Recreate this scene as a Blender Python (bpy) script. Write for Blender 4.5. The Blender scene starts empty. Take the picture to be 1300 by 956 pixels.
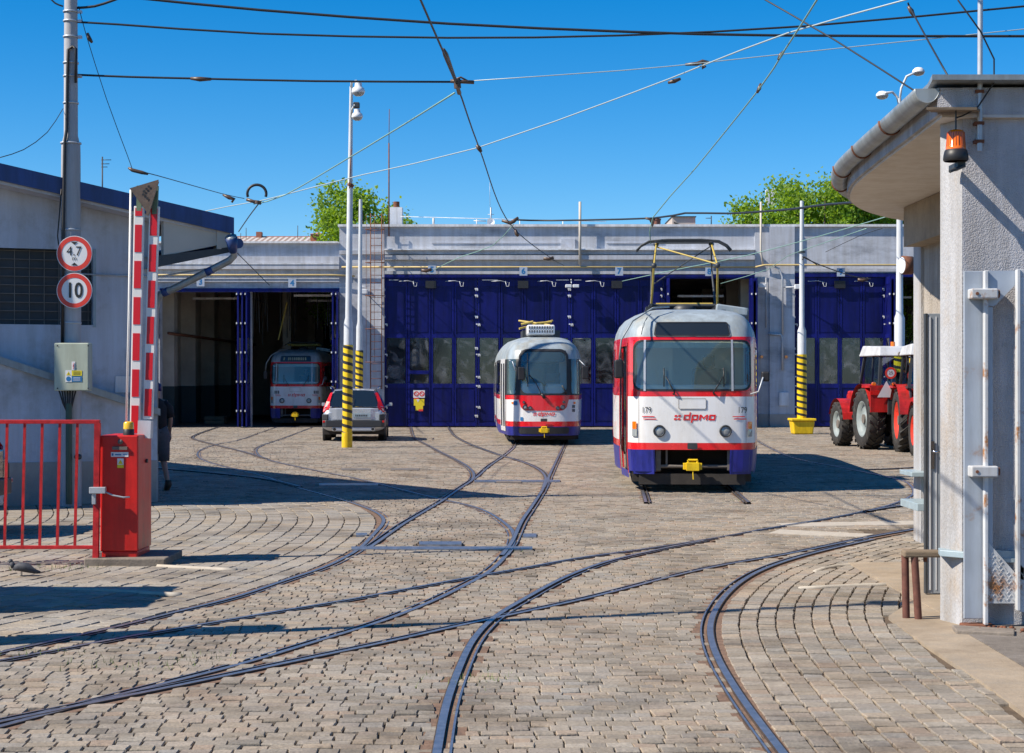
import bpy, math, random
import numpy as np
from mathutils import Vector, Matrix
random.seed(7); rng = np.random.default_rng(11)
D = bpy.data; SC = bpy.context.scene; COL = SC.collection
F, HZ, CH = 2200.0, 482.0, 1.81          # focal length in photo pixels, horizon row, eye height

def G(x, y):                              # photo pixel -> ground point (X, Y)
    s = (y - HZ) / CH
    return ((x - 650) / s, F / s)
def P(x, y, Y):                           # photo pixel at depth Y -> 3D point
    s = F / Y
    return Vector(((x - 650) / s, Y, CH + (HZ - y) / s))

# ---------------------------------------------------------------- materials
def mat(name, col, rough=.6, metal=0, var=.0, scale=4., bump=0., bscale=40., col2=None, spec=None, detail=5., coat=0., stretch=None, c2lo=.5, c2hi=.7):
    m = D.materials.new(name); m.use_nodes = True
    n = m.node_tree.nodes; l = m.node_tree.links; b = n['Principled BSDF']
    b.inputs['Roughness'].default_value = rough; b.inputs['Metallic'].default_value = metal
    if spec is not None: b.inputs['Specular IOR Level'].default_value = spec
    if coat: b.inputs['Coat Weight'].default_value = coat
    c = (*col, 1)
    b.inputs['Base Color'].default_value = c
    if var or bump or col2:
        g = n.new('ShaderNodeNewGeometry'); vec = g.outputs['Position']
        if stretch:
            mp = n.new('ShaderNodeMapping'); mp.inputs['Scale'].default_value = stretch
            l.new(vec, mp.inputs['Vector']); vec = mp.outputs[0]
    if var or col2:
        t = n.new('ShaderNodeTexNoise'); t.inputs['Scale'].default_value = scale; t.inputs['Detail'].default_value = detail
        t.inputs['Roughness'].default_value = .65
        l.new(vec, t.inputs['Vector'])
        r = n.new('ShaderNodeValToRGB'); e = r.color_ramp.elements
        lo, hi = [x * (1 - var) for x in col], [min(1, x * (1 + var)) for x in col]
        e[0].position = .3; e[0].color = (*lo, 1); e[1].position = .7; e[1].color = (*hi, 1)
        l.new(t.outputs['Fac'], r.inputs['Fac']); out = r.outputs['Color']
        if col2:
            t2 = n.new('ShaderNodeTexNoise'); t2.inputs['Scale'].default_value = scale * .6; t2.inputs['Detail'].default_value = 8
            t2.inputs['Roughness'].default_value = .7
            l.new(vec, t2.inputs['Vector'])
            r2 = n.new('ShaderNodeValToRGB'); r2.color_ramp.elements[0].position = c2lo; r2.color_ramp.elements[1].position = c2hi
            l.new(t2.outputs['Fac'], r2.inputs['Fac'])
            mx = n.new('ShaderNodeMix'); mx.data_type = 'RGBA'
            l.new(r2.outputs['Color'], mx.inputs[0]); l.new(out, mx.inputs[6]); mx.inputs[7].default_value = (*col2, 1)
            out = mx.outputs[2]
        l.new(out, b.inputs['Base Color'])
        mr = n.new('ShaderNodeMapRange'); mr.inputs[3].default_value = max(.02, rough - .1); mr.inputs[4].default_value = min(1, rough + .12)
        l.new(t.outputs['Fac'], mr.inputs[0]); l.new(mr.outputs[0], b.inputs['Roughness'])
    if bump:
        t = n.new('ShaderNodeTexNoise'); t.inputs['Scale'].default_value = bscale; t.inputs['Detail'].default_value = 4
        l.new(vec, t.inputs['Vector'])
        bp = n.new('ShaderNodeBump'); bp.inputs['Strength'].default_value = 1; bp.inputs['Distance'].default_value = bump
        l.new(t.outputs['Fac'], bp.inputs['Height']); l.new(bp.outputs[0], b.inputs['Normal'])
    return m
def glass(name, tint=(.7, .82, .85), gl=.12, rough=.02, dirt_or_lift=0.):
    m = D.materials.new(name); m.use_nodes = True; n = m.node_tree.nodes; l = m.node_tree.links; n.clear()
    o = n.new('ShaderNodeOutputMaterial'); a = n.new('ShaderNodeBsdfTransparent'); g = n.new('ShaderNodeBsdfGlossy')
    a.inputs[0].default_value = (*tint, 1); g.inputs['Roughness'].default_value = rough; g.inputs[0].default_value = (.9, .95, 1, 1)
    f = n.new('ShaderNodeFresnel'); f.inputs[0].default_value = 1.5
    ad = n.new('ShaderNodeMath'); ad.operation = 'ADD'; ad.inputs[1].default_value = gl; ad.use_clamp = True; l.new(f.outputs[0], ad.inputs[0])
    mx = n.new('ShaderNodeMixShader'); l.new(ad.outputs[0], mx.inputs[0]); l.new(a.outputs[0], mx.inputs[1]); l.new(g.outputs[0], mx.inputs[2])
    last = mx
    if isinstance(dirt_or_lift, tuple):  # tuple: even pale veil painted in for the light of the interior
        d = n.new('ShaderNodeBsdfDiffuse'); d.inputs[0].default_value = (*dirt_or_lift[1], 1)
        m2 = n.new('ShaderNodeMixShader'); m2.inputs[0].default_value = dirt_or_lift[0]; l.new(mx.outputs[0], m2.inputs[1]); l.new(d.outputs[0], m2.inputs[2]); last = m2
    elif dirt_or_lift:
        d = n.new('ShaderNodeBsdfDiffuse'); d.inputs[0].default_value = (.4, .42, .45, 1)
        t = n.new('ShaderNodeTexNoise'); t.inputs['Scale'].default_value = 1.7; t.inputs['Detail'].default_value = 7; t.inputs['Distortion'].default_value = 1.5
        ge = n.new('ShaderNodeNewGeometry'); l.new(ge.outputs['Position'], t.inputs['Vector'])
        mr = n.new('ShaderNodeMapRange'); mr.inputs[1].default_value = .46; mr.inputs[2].default_value = .72; mr.inputs[4].default_value = dirt_or_lift
        l.new(t.outputs['Fac'], mr.inputs[0])
        m2 = n.new('ShaderNodeMixShader'); l.new(mr.outputs[0], m2.inputs[0]); l.new(mx.outputs[0], m2.inputs[1]); l.new(d.outputs[0], m2.inputs[2]); last = m2
    l.new(last.outputs[0], o.inputs[0])
    return m

M = dict(
 white=mat('white_paint', (.82, .83, .84), .28, var=.04, scale=3, coat=.3),
 red=mat('tram_red', (.78, .012, .018), .25, var=.05, scale=3, coat=.5),
 blue=mat('tram_blue', (.02, .025, .26), .35, var=.12, scale=5),
 troof=mat('tram_roof', (.33, .39, .43), .4, var=.10, scale=2.5, col2=(.42, .42, .36)),
 black=mat('black_rubber', (.018, .018, .02), .5, var=.2, scale=9),
 under=mat('underframe', (.035, .03, .026), .8, var=.4, scale=6),
 grime=mat('grimy_steel', (.16, .14, .12), .6, var=.3, scale=6),
 yellow=mat('yellow_paint', (.85, .58, .01), .42, var=.06, scale=4),
 panyel=mat('pantograph_yellow', (.46, .34, .07), .5, var=.15, scale=9),
 stripeb=mat('stripe_black', (.02, .02, .02), .5),
 galv=mat('galvanised', (.47, .50, .54), .45, .35, var=.10, scale=6),
 polew=mat('pole_paint', (.60, .64, .68), .5, var=.07, scale=4),
 polec=mat('concrete_pole', (.42, .43, .46), .75, var=.10, scale=5, bump=.002, bscale=30, stretch=(1, 1, .25)),
 dark=mat('dark_metal', (.04, .045, .05), .5, var=.2, scale=9),
 rust=mat('rust', (.16, .06, .03), .85, var=.35, scale=14),
 rustpole=mat('rusty_brown_pipe', (.13, .05, .035), .75, var=.35, scale=16),
 doorblue=mat('door_blue', (.004, .007, .115), .42, spec=.25, col2=(.012, .016, .10), c2lo=.55, c2hi=.8, var=.18, scale=1.6, bump=.006, bscale=1.5),
 doorblue2=mat('door_frame_blue', (.006, .010, .155), .42, spec=.25, col2=(.02, .025, .12), c2lo=.58, c2hi=.8, var=.15, scale=2),
 facade=mat('facade_render', (.52, .55, .61), .85, var=.09, scale=1.1, bump=.004, bscale=20, col2=(.29, .31, .35), stretch=(.7, .7, 2.0)),
 facade2=mat('facade_cornice', (.52, .54, .59), .8, var=.08, scale=1.5, col2=(.30, .31, .33), stretch=(.5, .5, 2)),
 whitetrim=mat('flashing', (.75, .77, .80), .5, var=.1, scale=2),
 pipey=mat('gas_pipe_yellow', (.50, .38, .16), .5, var=.1, scale=4),
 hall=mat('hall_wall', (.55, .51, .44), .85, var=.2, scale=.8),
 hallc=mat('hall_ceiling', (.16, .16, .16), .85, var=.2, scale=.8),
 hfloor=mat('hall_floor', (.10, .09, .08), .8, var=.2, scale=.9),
 lwall=mat('left_wall_render', (.54, .58, .67), .9, var=.06, scale=1.2, bump=.003, bscale=35, col2=(.33, .33, .33)),
 plinth=mat('stained_plinth', (.34, .32, .30), .9, var=.15, scale=2, bump=.004, bscale=30, col2=(.44, .42, .38)),
 roofblue=mat('blue_fascia', (.02, .055, .20), .45, var=.12, scale=3),
 soffit=mat('soffit_beige', (.50, .46, .40), .85, var=.05, scale=2),
 redbox=mat('barrier_red', (.66, .016, .012), .38, var=.10, scale=5, col2=(.42, .02, .015), c2lo=.55, c2hi=.72),
 redfence=mat('fence_red', (.58, .02, .025), .45, var=.14, scale=7, col2=(.22, .05, .03), c2lo=.62, c2hi=.70),
 slab=mat('concrete_slab', (.20, .17, .14), .9, var=.25, scale=9, bump=.004, bscale=50),
 reflred=mat('reflective_red', (.66, .01, .02), .35),
 reflwhite=mat('reflective_white', (.78, .76, .72), .4, var=.04, scale=8),
 olive=mat('olive_bracket', (.14, .20, .12), .6, var=.2, scale=20),
 brownm=mat('brown_bracket', (.12, .085, .065), .6, var=.3, scale=30),
 signred=mat('sign_red', (.70, .05, .03), .4), signwhite=mat('sign_white', (.72, .73, .74), .45), signblack=mat('sign_black', (.02, .02, .02), .5),
 cabinet=mat('cabinet_green', (.42, .47, .38), .5, var=.04, scale=8),
 stblue=mat('sticker_blue', (.02, .16, .38), .5), styel=mat('sticker_yellow', (.75, .60, .02), .5),
 amber=mat('amber_lens', (.85, .17, .0), .12, spec=.8, coat=.6), amber2=mat('amber_yellow_lens', (.80, .48, .02), .2, coat=.4),
 steel=mat('rail_steel', (.33, .335, .37), .34, .8, var=.3, scale=14),
 groove=mat('rail_groove', (.045, .032, .025), .9, var=.4, scale=20),
 railbed=mat('rail_bed', (.17, .105, .07), .95, var=.35, scale=12, bump=.006, bscale=60),
 concrete=mat('concrete_apron', (.36, .29, .21), .9, var=.15, scale=5, bump=.004, bscale=50, col2=(.26, .22, .17)),
 asphalt=mat('old_asphalt', (.20, .175, .15), .9, var=.18, scale=12, bump=.006, bscale=120),
 ppale=mat('pale_stone_strip', (.42, .38, .32), .85, var=.12, scale=9),
 tyre=mat('tyre', (.022, .021, .02), .75, col2=(.07, .06, .045), c2lo=.5, c2hi=.7, var=.3, scale=14, bump=.004, bscale=40),
 trrim=mat('cream_rim', (.25, .29, .29), .5, var=.12, scale=6), redrim=mat('red_rim', (.62, .04, .02), .5, var=.15, scale=6),
 trred=mat('tractor_red', (.50, .018, .016), .42, var=.15, scale=5, col2=(.22, .03, .02), c2lo=.55, c2hi=.75),
 trwhite=mat('tractor_cab_white', (.58, .60, .62), .45, var=.05, scale=5),
 carsil=mat('car_silver', (.52, .56, .60), .25, .35, var=.02, coat=.8), carblk=mat('car_dark_trim', (.035, .038, .042), .5),
 cargls=mat('car_glass', (.012, .017, .02), .06, spec=.8, coat=1), cardk=mat('car_dark_paint', (.03, .018, .018), .25, coat=.9),
 lens=mat('red_lens', (.62, .01, .01), .12, coat=.8), chrome=mat('chrome', (.7, .7, .72), .12, 1.),
 lampglass=mat('lamp_glass', (.30, .33, .34), .08, spec=.8, coat=1),
 brick=mat('brick', (.30, .12, .08), .85, var=.2, scale=20), rtile=mat('red_tiles', (.50, .16, .07), .8, var=.2, scale=8),
 skin=mat('skin', (.42, .25, .18), .6), shirt=mat('black_shirt', (.015, .015, .018), .85, var=.2, scale=15), shorts=mat('grey_shorts', (.10, .10, .11), .85, var=.2, scale=15),
 cloth=mat('grey_cloth', (.13, .17, .19), .8, var=.15, scale=10), shoe=mat('brown_shoe', (.06, .045, .03), .7), hair=mat('dark_hair', (.03, .02, .015), .8),
 bark=mat('bark', (.12, .09, .065), .9, var=.3, scale=10),
 wood=mat('weathered_wood', (.20, .15, .10), .85, var=.3, scale=18, bump=.003, bscale=50, stretch=(.2, 1, 1)),
 tile=mat('blue_grey_tile', (.30, .38, .42), .4, var=.12, scale=10),
 stucco=mat('rough_stucco', (.50, .50, .53), .95, var=.08, scale=6, bump=.013, bscale=105, detail=6, col2=(.38, .38, .40), c2lo=.6, c2hi=.75),
 stuccob=mat('brown_stucco', (.40, .36, .31), .95, var=.10, scale=5, bump=.018, bscale=34, col2=(.33, .29, .25)),
 pier=mat('smooth_pier', (.42, .425, .44), .9, var=.08, scale=5, bump=.009, bscale=70, col2=(.40, .34, .28), stretch=(1, 1, .5)),
 soffw=mat('soffit_white', (.66, .62, .57), .9, var=.04, scale=2),
 gutter=mat('zinc_gutter', (.33, .37, .39), .42, .35, var=.10, scale=5),
 gatep=mat('gate_paint', (.38, .44, .52), .55, var=.06, scale=5, col2=(.34, .22, .14), c2lo=.60, c2hi=.70),
 gatew=mat('gate_white_rust', (.56, .58, .60), .55, var=.06, scale=7, col2=(.36, .17, .07), c2lo=.53, c2hi=.62),
 wire=mat('wire_dark', (.03, .032, .035), .5, .3), wirew=mat('wire_pale', (.42, .50, .50), .5, .2), wireg=mat('wire_green', (.25, .42, .36), .5, .2),
 insul=mat('insulator_brown', (.09, .055, .035), .4),
 lampw=mat('lamp_white', (.70, .72, .74), .4, var=.05, scale=8),
 cream=mat('cream_plastic', (.70, .74, .72), .5), dash=mat('dashboard', (.72, .80, .80), .55, var=.04, scale=5), seat=mat('driver_seat', (.05, .055, .07), .8),
 tint=glass('tram_glass', (.86, .95, .96), .04, dirt_or_lift=(.085, (.50, .78, .80))), tintd=glass('dark_tram_glass', (.62, .74, .76), .08), film=glass('door_film', (.40, .43, .52), .02, .08, dirt_or_lift=.30),  # tram_glass mixes in pale teal standing for interior light; door_film is smeared
 gdark=mat('dark_pane', (.02, .025, .03), .08, spec=.7), gril=mat('window_grille', (.05, .055, .06), .7, var=.2, scale=5),
 beigeh=mat('beige_house', (.50, .43, .38), .9, var=.08, scale=1), pdest=mat('faded_lettering', (.35, .36, .22), .6), pigeon=mat('pigeon_grey', (.05, .055, .07), .7, var=.3, scale=60),
)
# stone material: every sett its own shade
def stone_mat(name, cols, rough=.78):
    m = mat(name, (.3, .28, .25), rough, var=.25, scale=30, bump=.005, bscale=55)
    n = m.node_tree.nodes; l = m.node_tree.links; b = n['Principled BSDF']
    g = n.new('ShaderNodeNewGeometry'); r = n.new('ShaderNodeValToRGB'); el = r.color_ramp.elements
    for i, c in enumerate(cols):
        p = i / (len(cols) - 1)
        e = el[0] if i == 0 else (el[len(el) - 1] if i == len(cols) - 1 else el.new(p))
        e.position = p; e.color = (*c, 1)
    l.new(g.outputs['Random Per Island'], r.inputs[0])
    old = b.inputs['Base Color'].links[0].from_socket
    mx = n.new('ShaderNodeMix'); mx.data_type = 'RGBA'; mx.blend_type = 'MULTIPLY'; mx.inputs[0].default_value = 1
    sc = n.new('ShaderNodeMix'); sc.data_type = 'RGBA'; sc.blend_type = 'DIVIDE'; sc.inputs[0].default_value = 1
    l.new(old, sc.inputs[6]); sc.inputs[7].default_value = (.3, .28, .25, 1)
    l.new(r.outputs[0], mx.inputs[6]); l.new(sc.outputs[2], mx.inputs[7])
    # broad dirt and sand blown over the setts
    t = n.new('ShaderNodeTexNoise'); t.inputs['Scale'].default_value = .55; t.inputs['Detail'].default_value = 7; t.inputs['Roughness'].default_value = .65
    l.new(g.outputs['Position'], t.inputs['Vector'])
    rr = n.new('ShaderNodeValToRGB'); rr.color_ramp.elements[0].position = .42; rr.color_ramp.elements[0].color = (0, 0, 0, 1)
    rr.color_ramp.elements[1].position = .75; rr.color_ramp.elements[1].color = (.55, .55, .55, 1)
    l.new(t.outputs['Fac'], rr.inputs[0])
    m3 = n.new('ShaderNodeMix'); m3.data_type = 'RGBA'; l.new(rr.outputs[0], m3.inputs[0]); l.new(mx.outputs[2], m3.inputs[6]); m3.inputs[7].default_value = (.34, .26, .18, 1)
    t5 = n.new('ShaderNodeTexNoise'); t5.inputs['Scale'].default_value = .9; t5.inputs['Detail'].default_value = 6; t5.inputs['Roughness'].default_value = .7; l.new(g.outputs['Position'], t5.inputs['Vector'])
    r5 = n.new('ShaderNodeValToRGB'); r5.color_ramp.elements[0].position = .32; r5.color_ramp.elements[0].color = (.52, .49, .46, 1); r5.color_ramp.elements[1].position = .54; r5.color_ramp.elements[1].color = (1, 1, 1, 1); l.new(t5.outputs['Fac'], r5.inputs[0])
    m5 = n.new('ShaderNodeMix'); m5.data_type = 'RGBA'; m5.blend_type = 'MULTIPLY'; m5.inputs[0].default_value = 1; l.new(m3.outputs[2], m5.inputs[6]); l.new(r5.outputs[0], m5.inputs[7]); m3 = m5
    l.new(m3.outputs[2], b.inputs['Base Color'])
    return m
M['stone'] = stone_mat('granite_setts', [(.17, .153, .127), (.30, .264, .212), (.235, .215, .188), (.34, .275, .20), (.265, .25, .222), (.29, .22, .16), (.335, .302, .25), (.20, .176, .14), (.30, .252, .19)])
M['stoneL'] = stone_mat('large_setts', [(.26, .24, .205), (.33, .30, .25), (.28, .265, .24), (.34, .285, .21), (.30, .285, .26), (.22, .20, .17)])
M['joint'] = mat('joint_sand', (.105, .075, .048), .97, var=.4, scale=7, bump=.008, bscale=70)

# ---------------------------------------------------------------- mesh builder
class MB:
    def __init__(s): s.v = []; s.f = []; s.m = []; s.sm = []
    def add(s, vs, fs, mi=0, smooth=False):
        b = len(s.v); s.v += [tuple(v) for v in vs]
        for f in fs: s.f.append(tuple(b + i for i in f)); s.m.append(mi); s.sm.append(smooth)
        return s
    def box(s, x0, x1, y0, y1, z0, z1, mi=0, X=None):
        v = [Vector(p) for p in ((x0,y0,z0),(x1,y0,z0),(x1,y1,z0),(x0,y1,z0),(x0,y0,z1),(x1,y0,z1),(x1,y1,z1),(x0,y1,z1))]
        if X: v = [X @ p for p in v]
        return s.add(v, [(0,3,2,1),(4,5,6,7),(0,1,5,4),(1,2,6,5),(2,3,7,6),(3,0,4,7)], mi)
    def cyl(s, a, b, r0, r1=None, n=16, mi=0, caps=True, smooth=True):
        a, b = Vector(a), Vector(b); r1 = r0 if r1 is None else r1
        d = (b - a).normalized(); u = d.orthogonal().normalized(); w = d.cross(u); vs = []
        for p, r in ((a, r0), (b, r1)):
            for i in range(n):
                t = 2 * math.pi * i / n; vs.append(p + (u * math.cos(t) + w * math.sin(t)) * r)
        s.add(vs, [(i, (i + 1) % n, n + (i + 1) % n, n + i) for i in range(n)], mi, smooth)
        if caps: s.add(vs[:n], [tuple(range(n))[::-1]], mi); s.add(vs[n:], [tuple(range(n))], mi)
        return s
    def tube(s, pts, r, n=8, mi=0, rs=None, caps=True):
        pts = [Vector(p) for p in pts]; k = len(pts); vs = []; u = None
        for i, p in enumerate(pts):
            d = (pts[min(i + 1, k - 1)] - pts[max(i - 1, 0)]).normalized()
            u = d.orthogonal().normalized() if u is None else (u - d * u.dot(d)).normalized()
            w = d.cross(u); rr = rs[i] if rs else r
            for j in range(n):
                t = 2 * math.pi * j / n; vs.append(p + (u * math.cos(t) + w * math.sin(t)) * rr)
        fs = [(i * n + j, i * n + (j + 1) % n, (i + 1) * n + (j + 1) % n, (i + 1) * n + j) for i in range(k - 1) for j in range(n)]
        if caps: fs += [tuple(range(n))[::-1], tuple(range((k - 1) * n, k * n))]
        return s.add(vs, fs, mi, True)
    def lathe(s, c, prof, n=24, mi=0, axis=(0, 0, 1), smooth=True):
        c = Vector(c); d = Vector(axis).normalized(); u = d.orthogonal().normalized(); w = d.cross(u); vs = []
        for r, h in prof:
            for j in range(n):
                t = 2 * math.pi * j / n; vs.append(c + d * h + (u * math.cos(t) + w * math.sin(t)) * r)
        k = len(prof)
        fs = [(i * n + j, i * n + (j + 1) % n, (i + 1) * n + (j + 1) % n, (i + 1) * n + j) for i in range(k - 1) for j in range(n)]
        s.add(vs, fs, mi, smooth)
        return s
    def prism(s, poly, z0, z1, mi=0, X=None, smooth=False):            # polygon in XY extruded in Z
        n = len(poly); v = [Vector((x, y, z0)) for x, y in poly] + [Vector((x, y, z1)) for x, y in poly]
        if X: v = [X @ p for p in v]
        s.add(v, [tuple(range(n))[::-1], tuple(range(n, 2 * n))], mi)
        b = len(s.v) - 2 * n
        for i in range(n): s.f.append((b + i, b + (i + 1) % n, b + n + (i + 1) % n, b + n + i)); s.m.append(mi); s.sm.append(smooth)
        return s
    def bar(s, a, b, w, h, mi=0, up=(0, 0, 1)):                          # square bar between two points
        a, b = Vector(a), Vector(b); d = (b - a).normalized(); r = d.cross(Vector(up)).normalized() * (w / 2); t = r.normalized().cross(d) * (h / 2)
        v = [p + q for p in (a, b) for q in (-r - t, r - t, r + t, -r + t)]
        return s.add(v, [(0,1,2,3)[::-1],(4,5,6,7),(0,1,5,4),(1,2,6,5),(2,3,7,6),(3,0,4,7)], mi)
    def sphere(s, c, r, n=14, mi=0, sz=1., half=False):
        k = n // 2; prof = [(max(1e-4, math.cos(a)) * r, math.sin(a) * r * sz) for a in np.linspace(0 if half else -math.pi / 2, math.pi / 2, k + 1)]
        return s.lathe(c, prof, n, mi)
    def build(s, name, mats, parent=None, bevel=0, local=False, origin=None):
        if not isinstance(mats, (list, tuple)): mats = [mats]
        vs = np.array([tuple(v) for v in s.v], dtype=float).reshape(-1, 3); loc = None
        if parent is None:
            lo, hi = vs.min(0), vs.max(0); loc = origin or ((lo[0] + hi[0]) / 2, (lo[1] + hi[1]) / 2, lo[2]); vs = vs - np.array(loc)
        elif not local:
            r = parent
            while r.parent: r = r.parent
            inv = np.array((Matrix.LocRotScale(r.location, r.rotation_euler, None)).inverted()); vs = vs @ inv[:3, :3].T + inv[:3, 3]
        if parent is not None and parent.parent is not None and parent.type == 'MESH': pass
        me = D.meshes.new(name); me.from_pydata(vs.tolist(), [], s.f)
        for m_ in mats: me.materials.append(M[m_] if isinstance(m_, str) else m_)
        me.polygons.foreach_set('material_index', s.m); me.polygons.foreach_set('use_smooth', s.sm)
        o = D.objects.new(name, me); COL.objects.link(o)
        if loc: o.location = loc
        if parent is not None:
            o.parent = parent
            if parent.parent is None and parent.type == 'MESH': pass
        if bevel:
            b = o.modifiers.new('bevel', 'BEVEL'); b.width = bevel; b.segments = 2; b.limit_method = 'ANGLE'; b.angle_limit = .6
        return o
def tag(o, label=None, cat=None, group=None, kind=None):
    if label: o['label'] = label
    if cat: o['category'] = cat
    if group: o['group'] = group
    if kind: o['kind'] = kind
    return o
def empty(name, loc, rz=0, label=None, cat=None, group=None):
    o = D.objects.new(name, None); COL.objects.link(o); o.location = loc; o.rotation_euler = (0, 0, rz); o.empty_display_size = .2
    return tag(o, label, cat, group)
def kids(o): return [c for c in D.objects if c.parent == o]
def copy_tree(o, parent=None):
    c = o.copy(); COL.objects.link(c)
    if parent: c.parent = parent
    for ch in kids(o): copy_tree(ch, c)
    return c
def text_geo(s, size=1., offset=0.):
    cu = D.curves.new('t', 'FONT'); cu.body = s; cu.size = size; cu.align_x = 'CENTER'; cu.align_y = 'CENTER'; cu.offset = offset; cu.resolution_u = 3
    o = D.objects.new('t', cu); COL.objects.link(o); dg = bpy.context.evaluated_depsgraph_get(); me = D.meshes.new_from_object(o.evaluated_get(dg))
    vs = [tuple(v.co) for v in me.vertices]; fs = [tuple(p.vertices) for p in me.polygons]
    D.objects.remove(o); D.curves.remove(cu); D.meshes.remove(me)
    return vs, fs
def text(mb, s, c, size, mi=0, offset=0., u=(1, 0, 0), v=(0, 0, 1), fx=1.):   # flat text in the plane u,v
    vs, fs = text_geo(s, size, offset); c = Vector(c); u = Vector(u); v = Vector(v)
    return mb.add([c + u * x * fx + v * y for x, y, z in vs], fs, mi)
def disc(mb, c, r, mi=0, n=32, thick=0., inner=0.):                          # disc facing -Y
    c = Vector(c); o = [c + Vector((math.cos(t) * r, 0, math.sin(t) * r)) for t in np.linspace(0, 2 * math.pi, n, endpoint=False)]
    if inner:
        i_ = [c + Vector((math.cos(t) * inner, 0, math.sin(t) * inner)) for t in np.linspace(0, 2 * math.pi, n, endpoint=False)]
        mb.add(o + i_, [(j, (j + 1) % n, n + (j + 1) % n, n + j) for j in range(n)], mi)
    else: mb.add(o, [tuple(range(n))], mi)
    if thick:
        bk = [p + Vector((0, thick, 0)) for p in o]; mb.add(o + bk, [(j, (j + 1) % n, n + (j + 1) % n, n + j) for j in range(n)] + [tuple(range(n, 2 * n))], mi)
    return mb
def rect(mb, x0, x1, z0, z1, Y, mi=0):                                        # thin upright rectangle facing -Y
    return mb.box(x0, x1, Y, Y + .003, z0, z1, mi)
def crom(pts, step=.25):
    pts = [np.array(p, float) for p in pts]; q = [2 * pts[0] - pts[1]] + pts + [2 * pts[-1] - pts[-2]]; out = []
    for i in range(1, len(q) - 2):
        n = max(2, int(np.linalg.norm(q[i + 1] - q[i]) / step))
        for k in range(n):
            t = k / n; a, b, c, d = q[i - 1:i + 3]
            out.append(.5 * ((2 * b) + (c - a) * t + (2 * a - 5 * b + 4 * c - d) * t * t + (3 * b - 3 * c + d - a) * t ** 3))
    out.append(pts[-1]); return out

# ---------------------------------------------------------------- camera, sun, sky
cam = D.cameras.new('camera'); co = D.objects.new('camera', cam); COL.objects.link(co); SC.camera = co
cam.sensor_width = 36; cam.lens = F / 1300 * 36; cam.clip_end = 3000; cam.clip_start = .1
co.location = (0, 0, CH); co.rotation_euler = (math.radians(90), 0, 0); cam.shift_y = (HZ - 478) / 1300
EL, AZ = math.radians(43.5), math.radians(18)
sd = Vector((-math.cos(AZ) * math.cos(EL), -math.sin(AZ) * math.cos(EL), math.sin(EL)))
sun = D.lights.new('sun', 'SUN'); so = D.objects.new('sun', sun); COL.objects.link(so); sun.energy = 5.0; sun.angle = math.radians(.5); sun.color = (1, .905, .775)
so.rotation_euler = sd.to_track_quat('Z', 'Y').to_euler()
W = D.worlds.new('World'); SC.world = W; W.use_nodes = True; wn = W.node_tree.nodes; wl = W.node_tree.links
sky = wn.new('ShaderNodeTexSky'); sky.sky_type = 'NISHITA'; sky.sun_disc = False; sky.sun_elevation = EL; sky.sun_rotation = math.atan2(sd.x, sd.y)
sky.air_density = 1.0; sky.dust_density = .5; sky.ozone_density = 4.; sky.altitude = 2000
hs = wn.new('ShaderNodeHueSaturation'); hs.inputs['Saturation'].default_value = 1.44; hs.inputs['Value'].default_value = .80
wl.new(sky.outputs[0], hs.inputs['Color']); wl.new(hs.outputs[0], wn['Background'].inputs[0]); wn['Background'].inputs[1].default_value = .125
SC.view_settings.view_transform = 'Standard'; SC.view_settings.look = 'None'; SC.view_settings.exposure = .58; SC.view_settings.gamma = 1
SC.view_settings.use_curve_mapping = False
SC.cycles.use_denoising = True; SC.cycles.max_bounces = 8; SC.cycles.transparent_max_bounces = 16; SC.cycles.caustics_reflective = False; SC.cycles.caustics_refractive = False
def striped(name, c1, c2, scale, axis='X', w=.5):
    m = mat(name, c1, .6); n = m.node_tree.nodes; l = m.node_tree.links
    g = n.new('ShaderNodeNewGeometry'); sp = n.new('ShaderNodeSeparateXYZ'); l.new(g.outputs['Position'], sp.inputs[0])
    a = n.new('ShaderNodeMath'); a.operation = 'MULTIPLY'; a.inputs[1].default_value = scale; l.new(sp.outputs[axis], a.inputs[0])
    f = n.new('ShaderNodeMath'); f.operation = 'FRACT'; l.new(a.outputs[0], f.inputs[0]); c = n.new('ShaderNodeMath'); c.operation = 'GREATER_THAN'; c.inputs[1].default_value = w; l.new(f.outputs[0], c.inputs[0])
    x = n.new('ShaderNodeMix'); x.data_type = 'RGBA'; l.new(c.outputs[0], x.inputs[0]); x.inputs[6].default_value = (*c1, 1); x.inputs[7].default_value = (*c2, 1); l.new(x.outputs[2], n['Principled BSDF'].inputs['Base Color'])
    return m
M['ribroof'] = striped('ribbed_roof', (.55, .50, .46), (.30, .22, .17), 3.3)
M['redroof'] = striped('red_tile_roof', (.48, .09, .06), (.33, .06, .045), 3.)
M['numplate'] = mat('number_plate', (.40, .46, .56), .5)
M['dado'] = mat('dark_dado', (.05, .075, .08), .6, var=.2, scale=1)
def leaf_mat():
    m = mat('leaves', (.16, .27, .02), .6, var=.55, scale=2.2); n = m.node_tree.nodes; l = m.node_tree.links; b = n['Principled BSDF']
    t = n.new('ShaderNodeBsdfTranslucent'); t.inputs[0].default_value = (.40, .60, .02, 1); x = n.new('ShaderNodeMixShader'); x.inputs[0].default_value = .38
    o = n['Material Output']; l.new(b.outputs[0], x.inputs[1]); l.new(t.outputs[0], x.inputs[2]); l.new(x.outputs[0], o.inputs[0]); return m
M['leaf'] = leaf_mat()
M['ductgreen'] = mat('cable_duct_green', (.03, .07, .055), .5)
M['amberrib'] = mat('amber_rib', (.45, .06, .0), .3)
M['doorgrey'] = mat('door_grey', (.30, .34, .38), .45, var=.05, scale=5)

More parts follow.
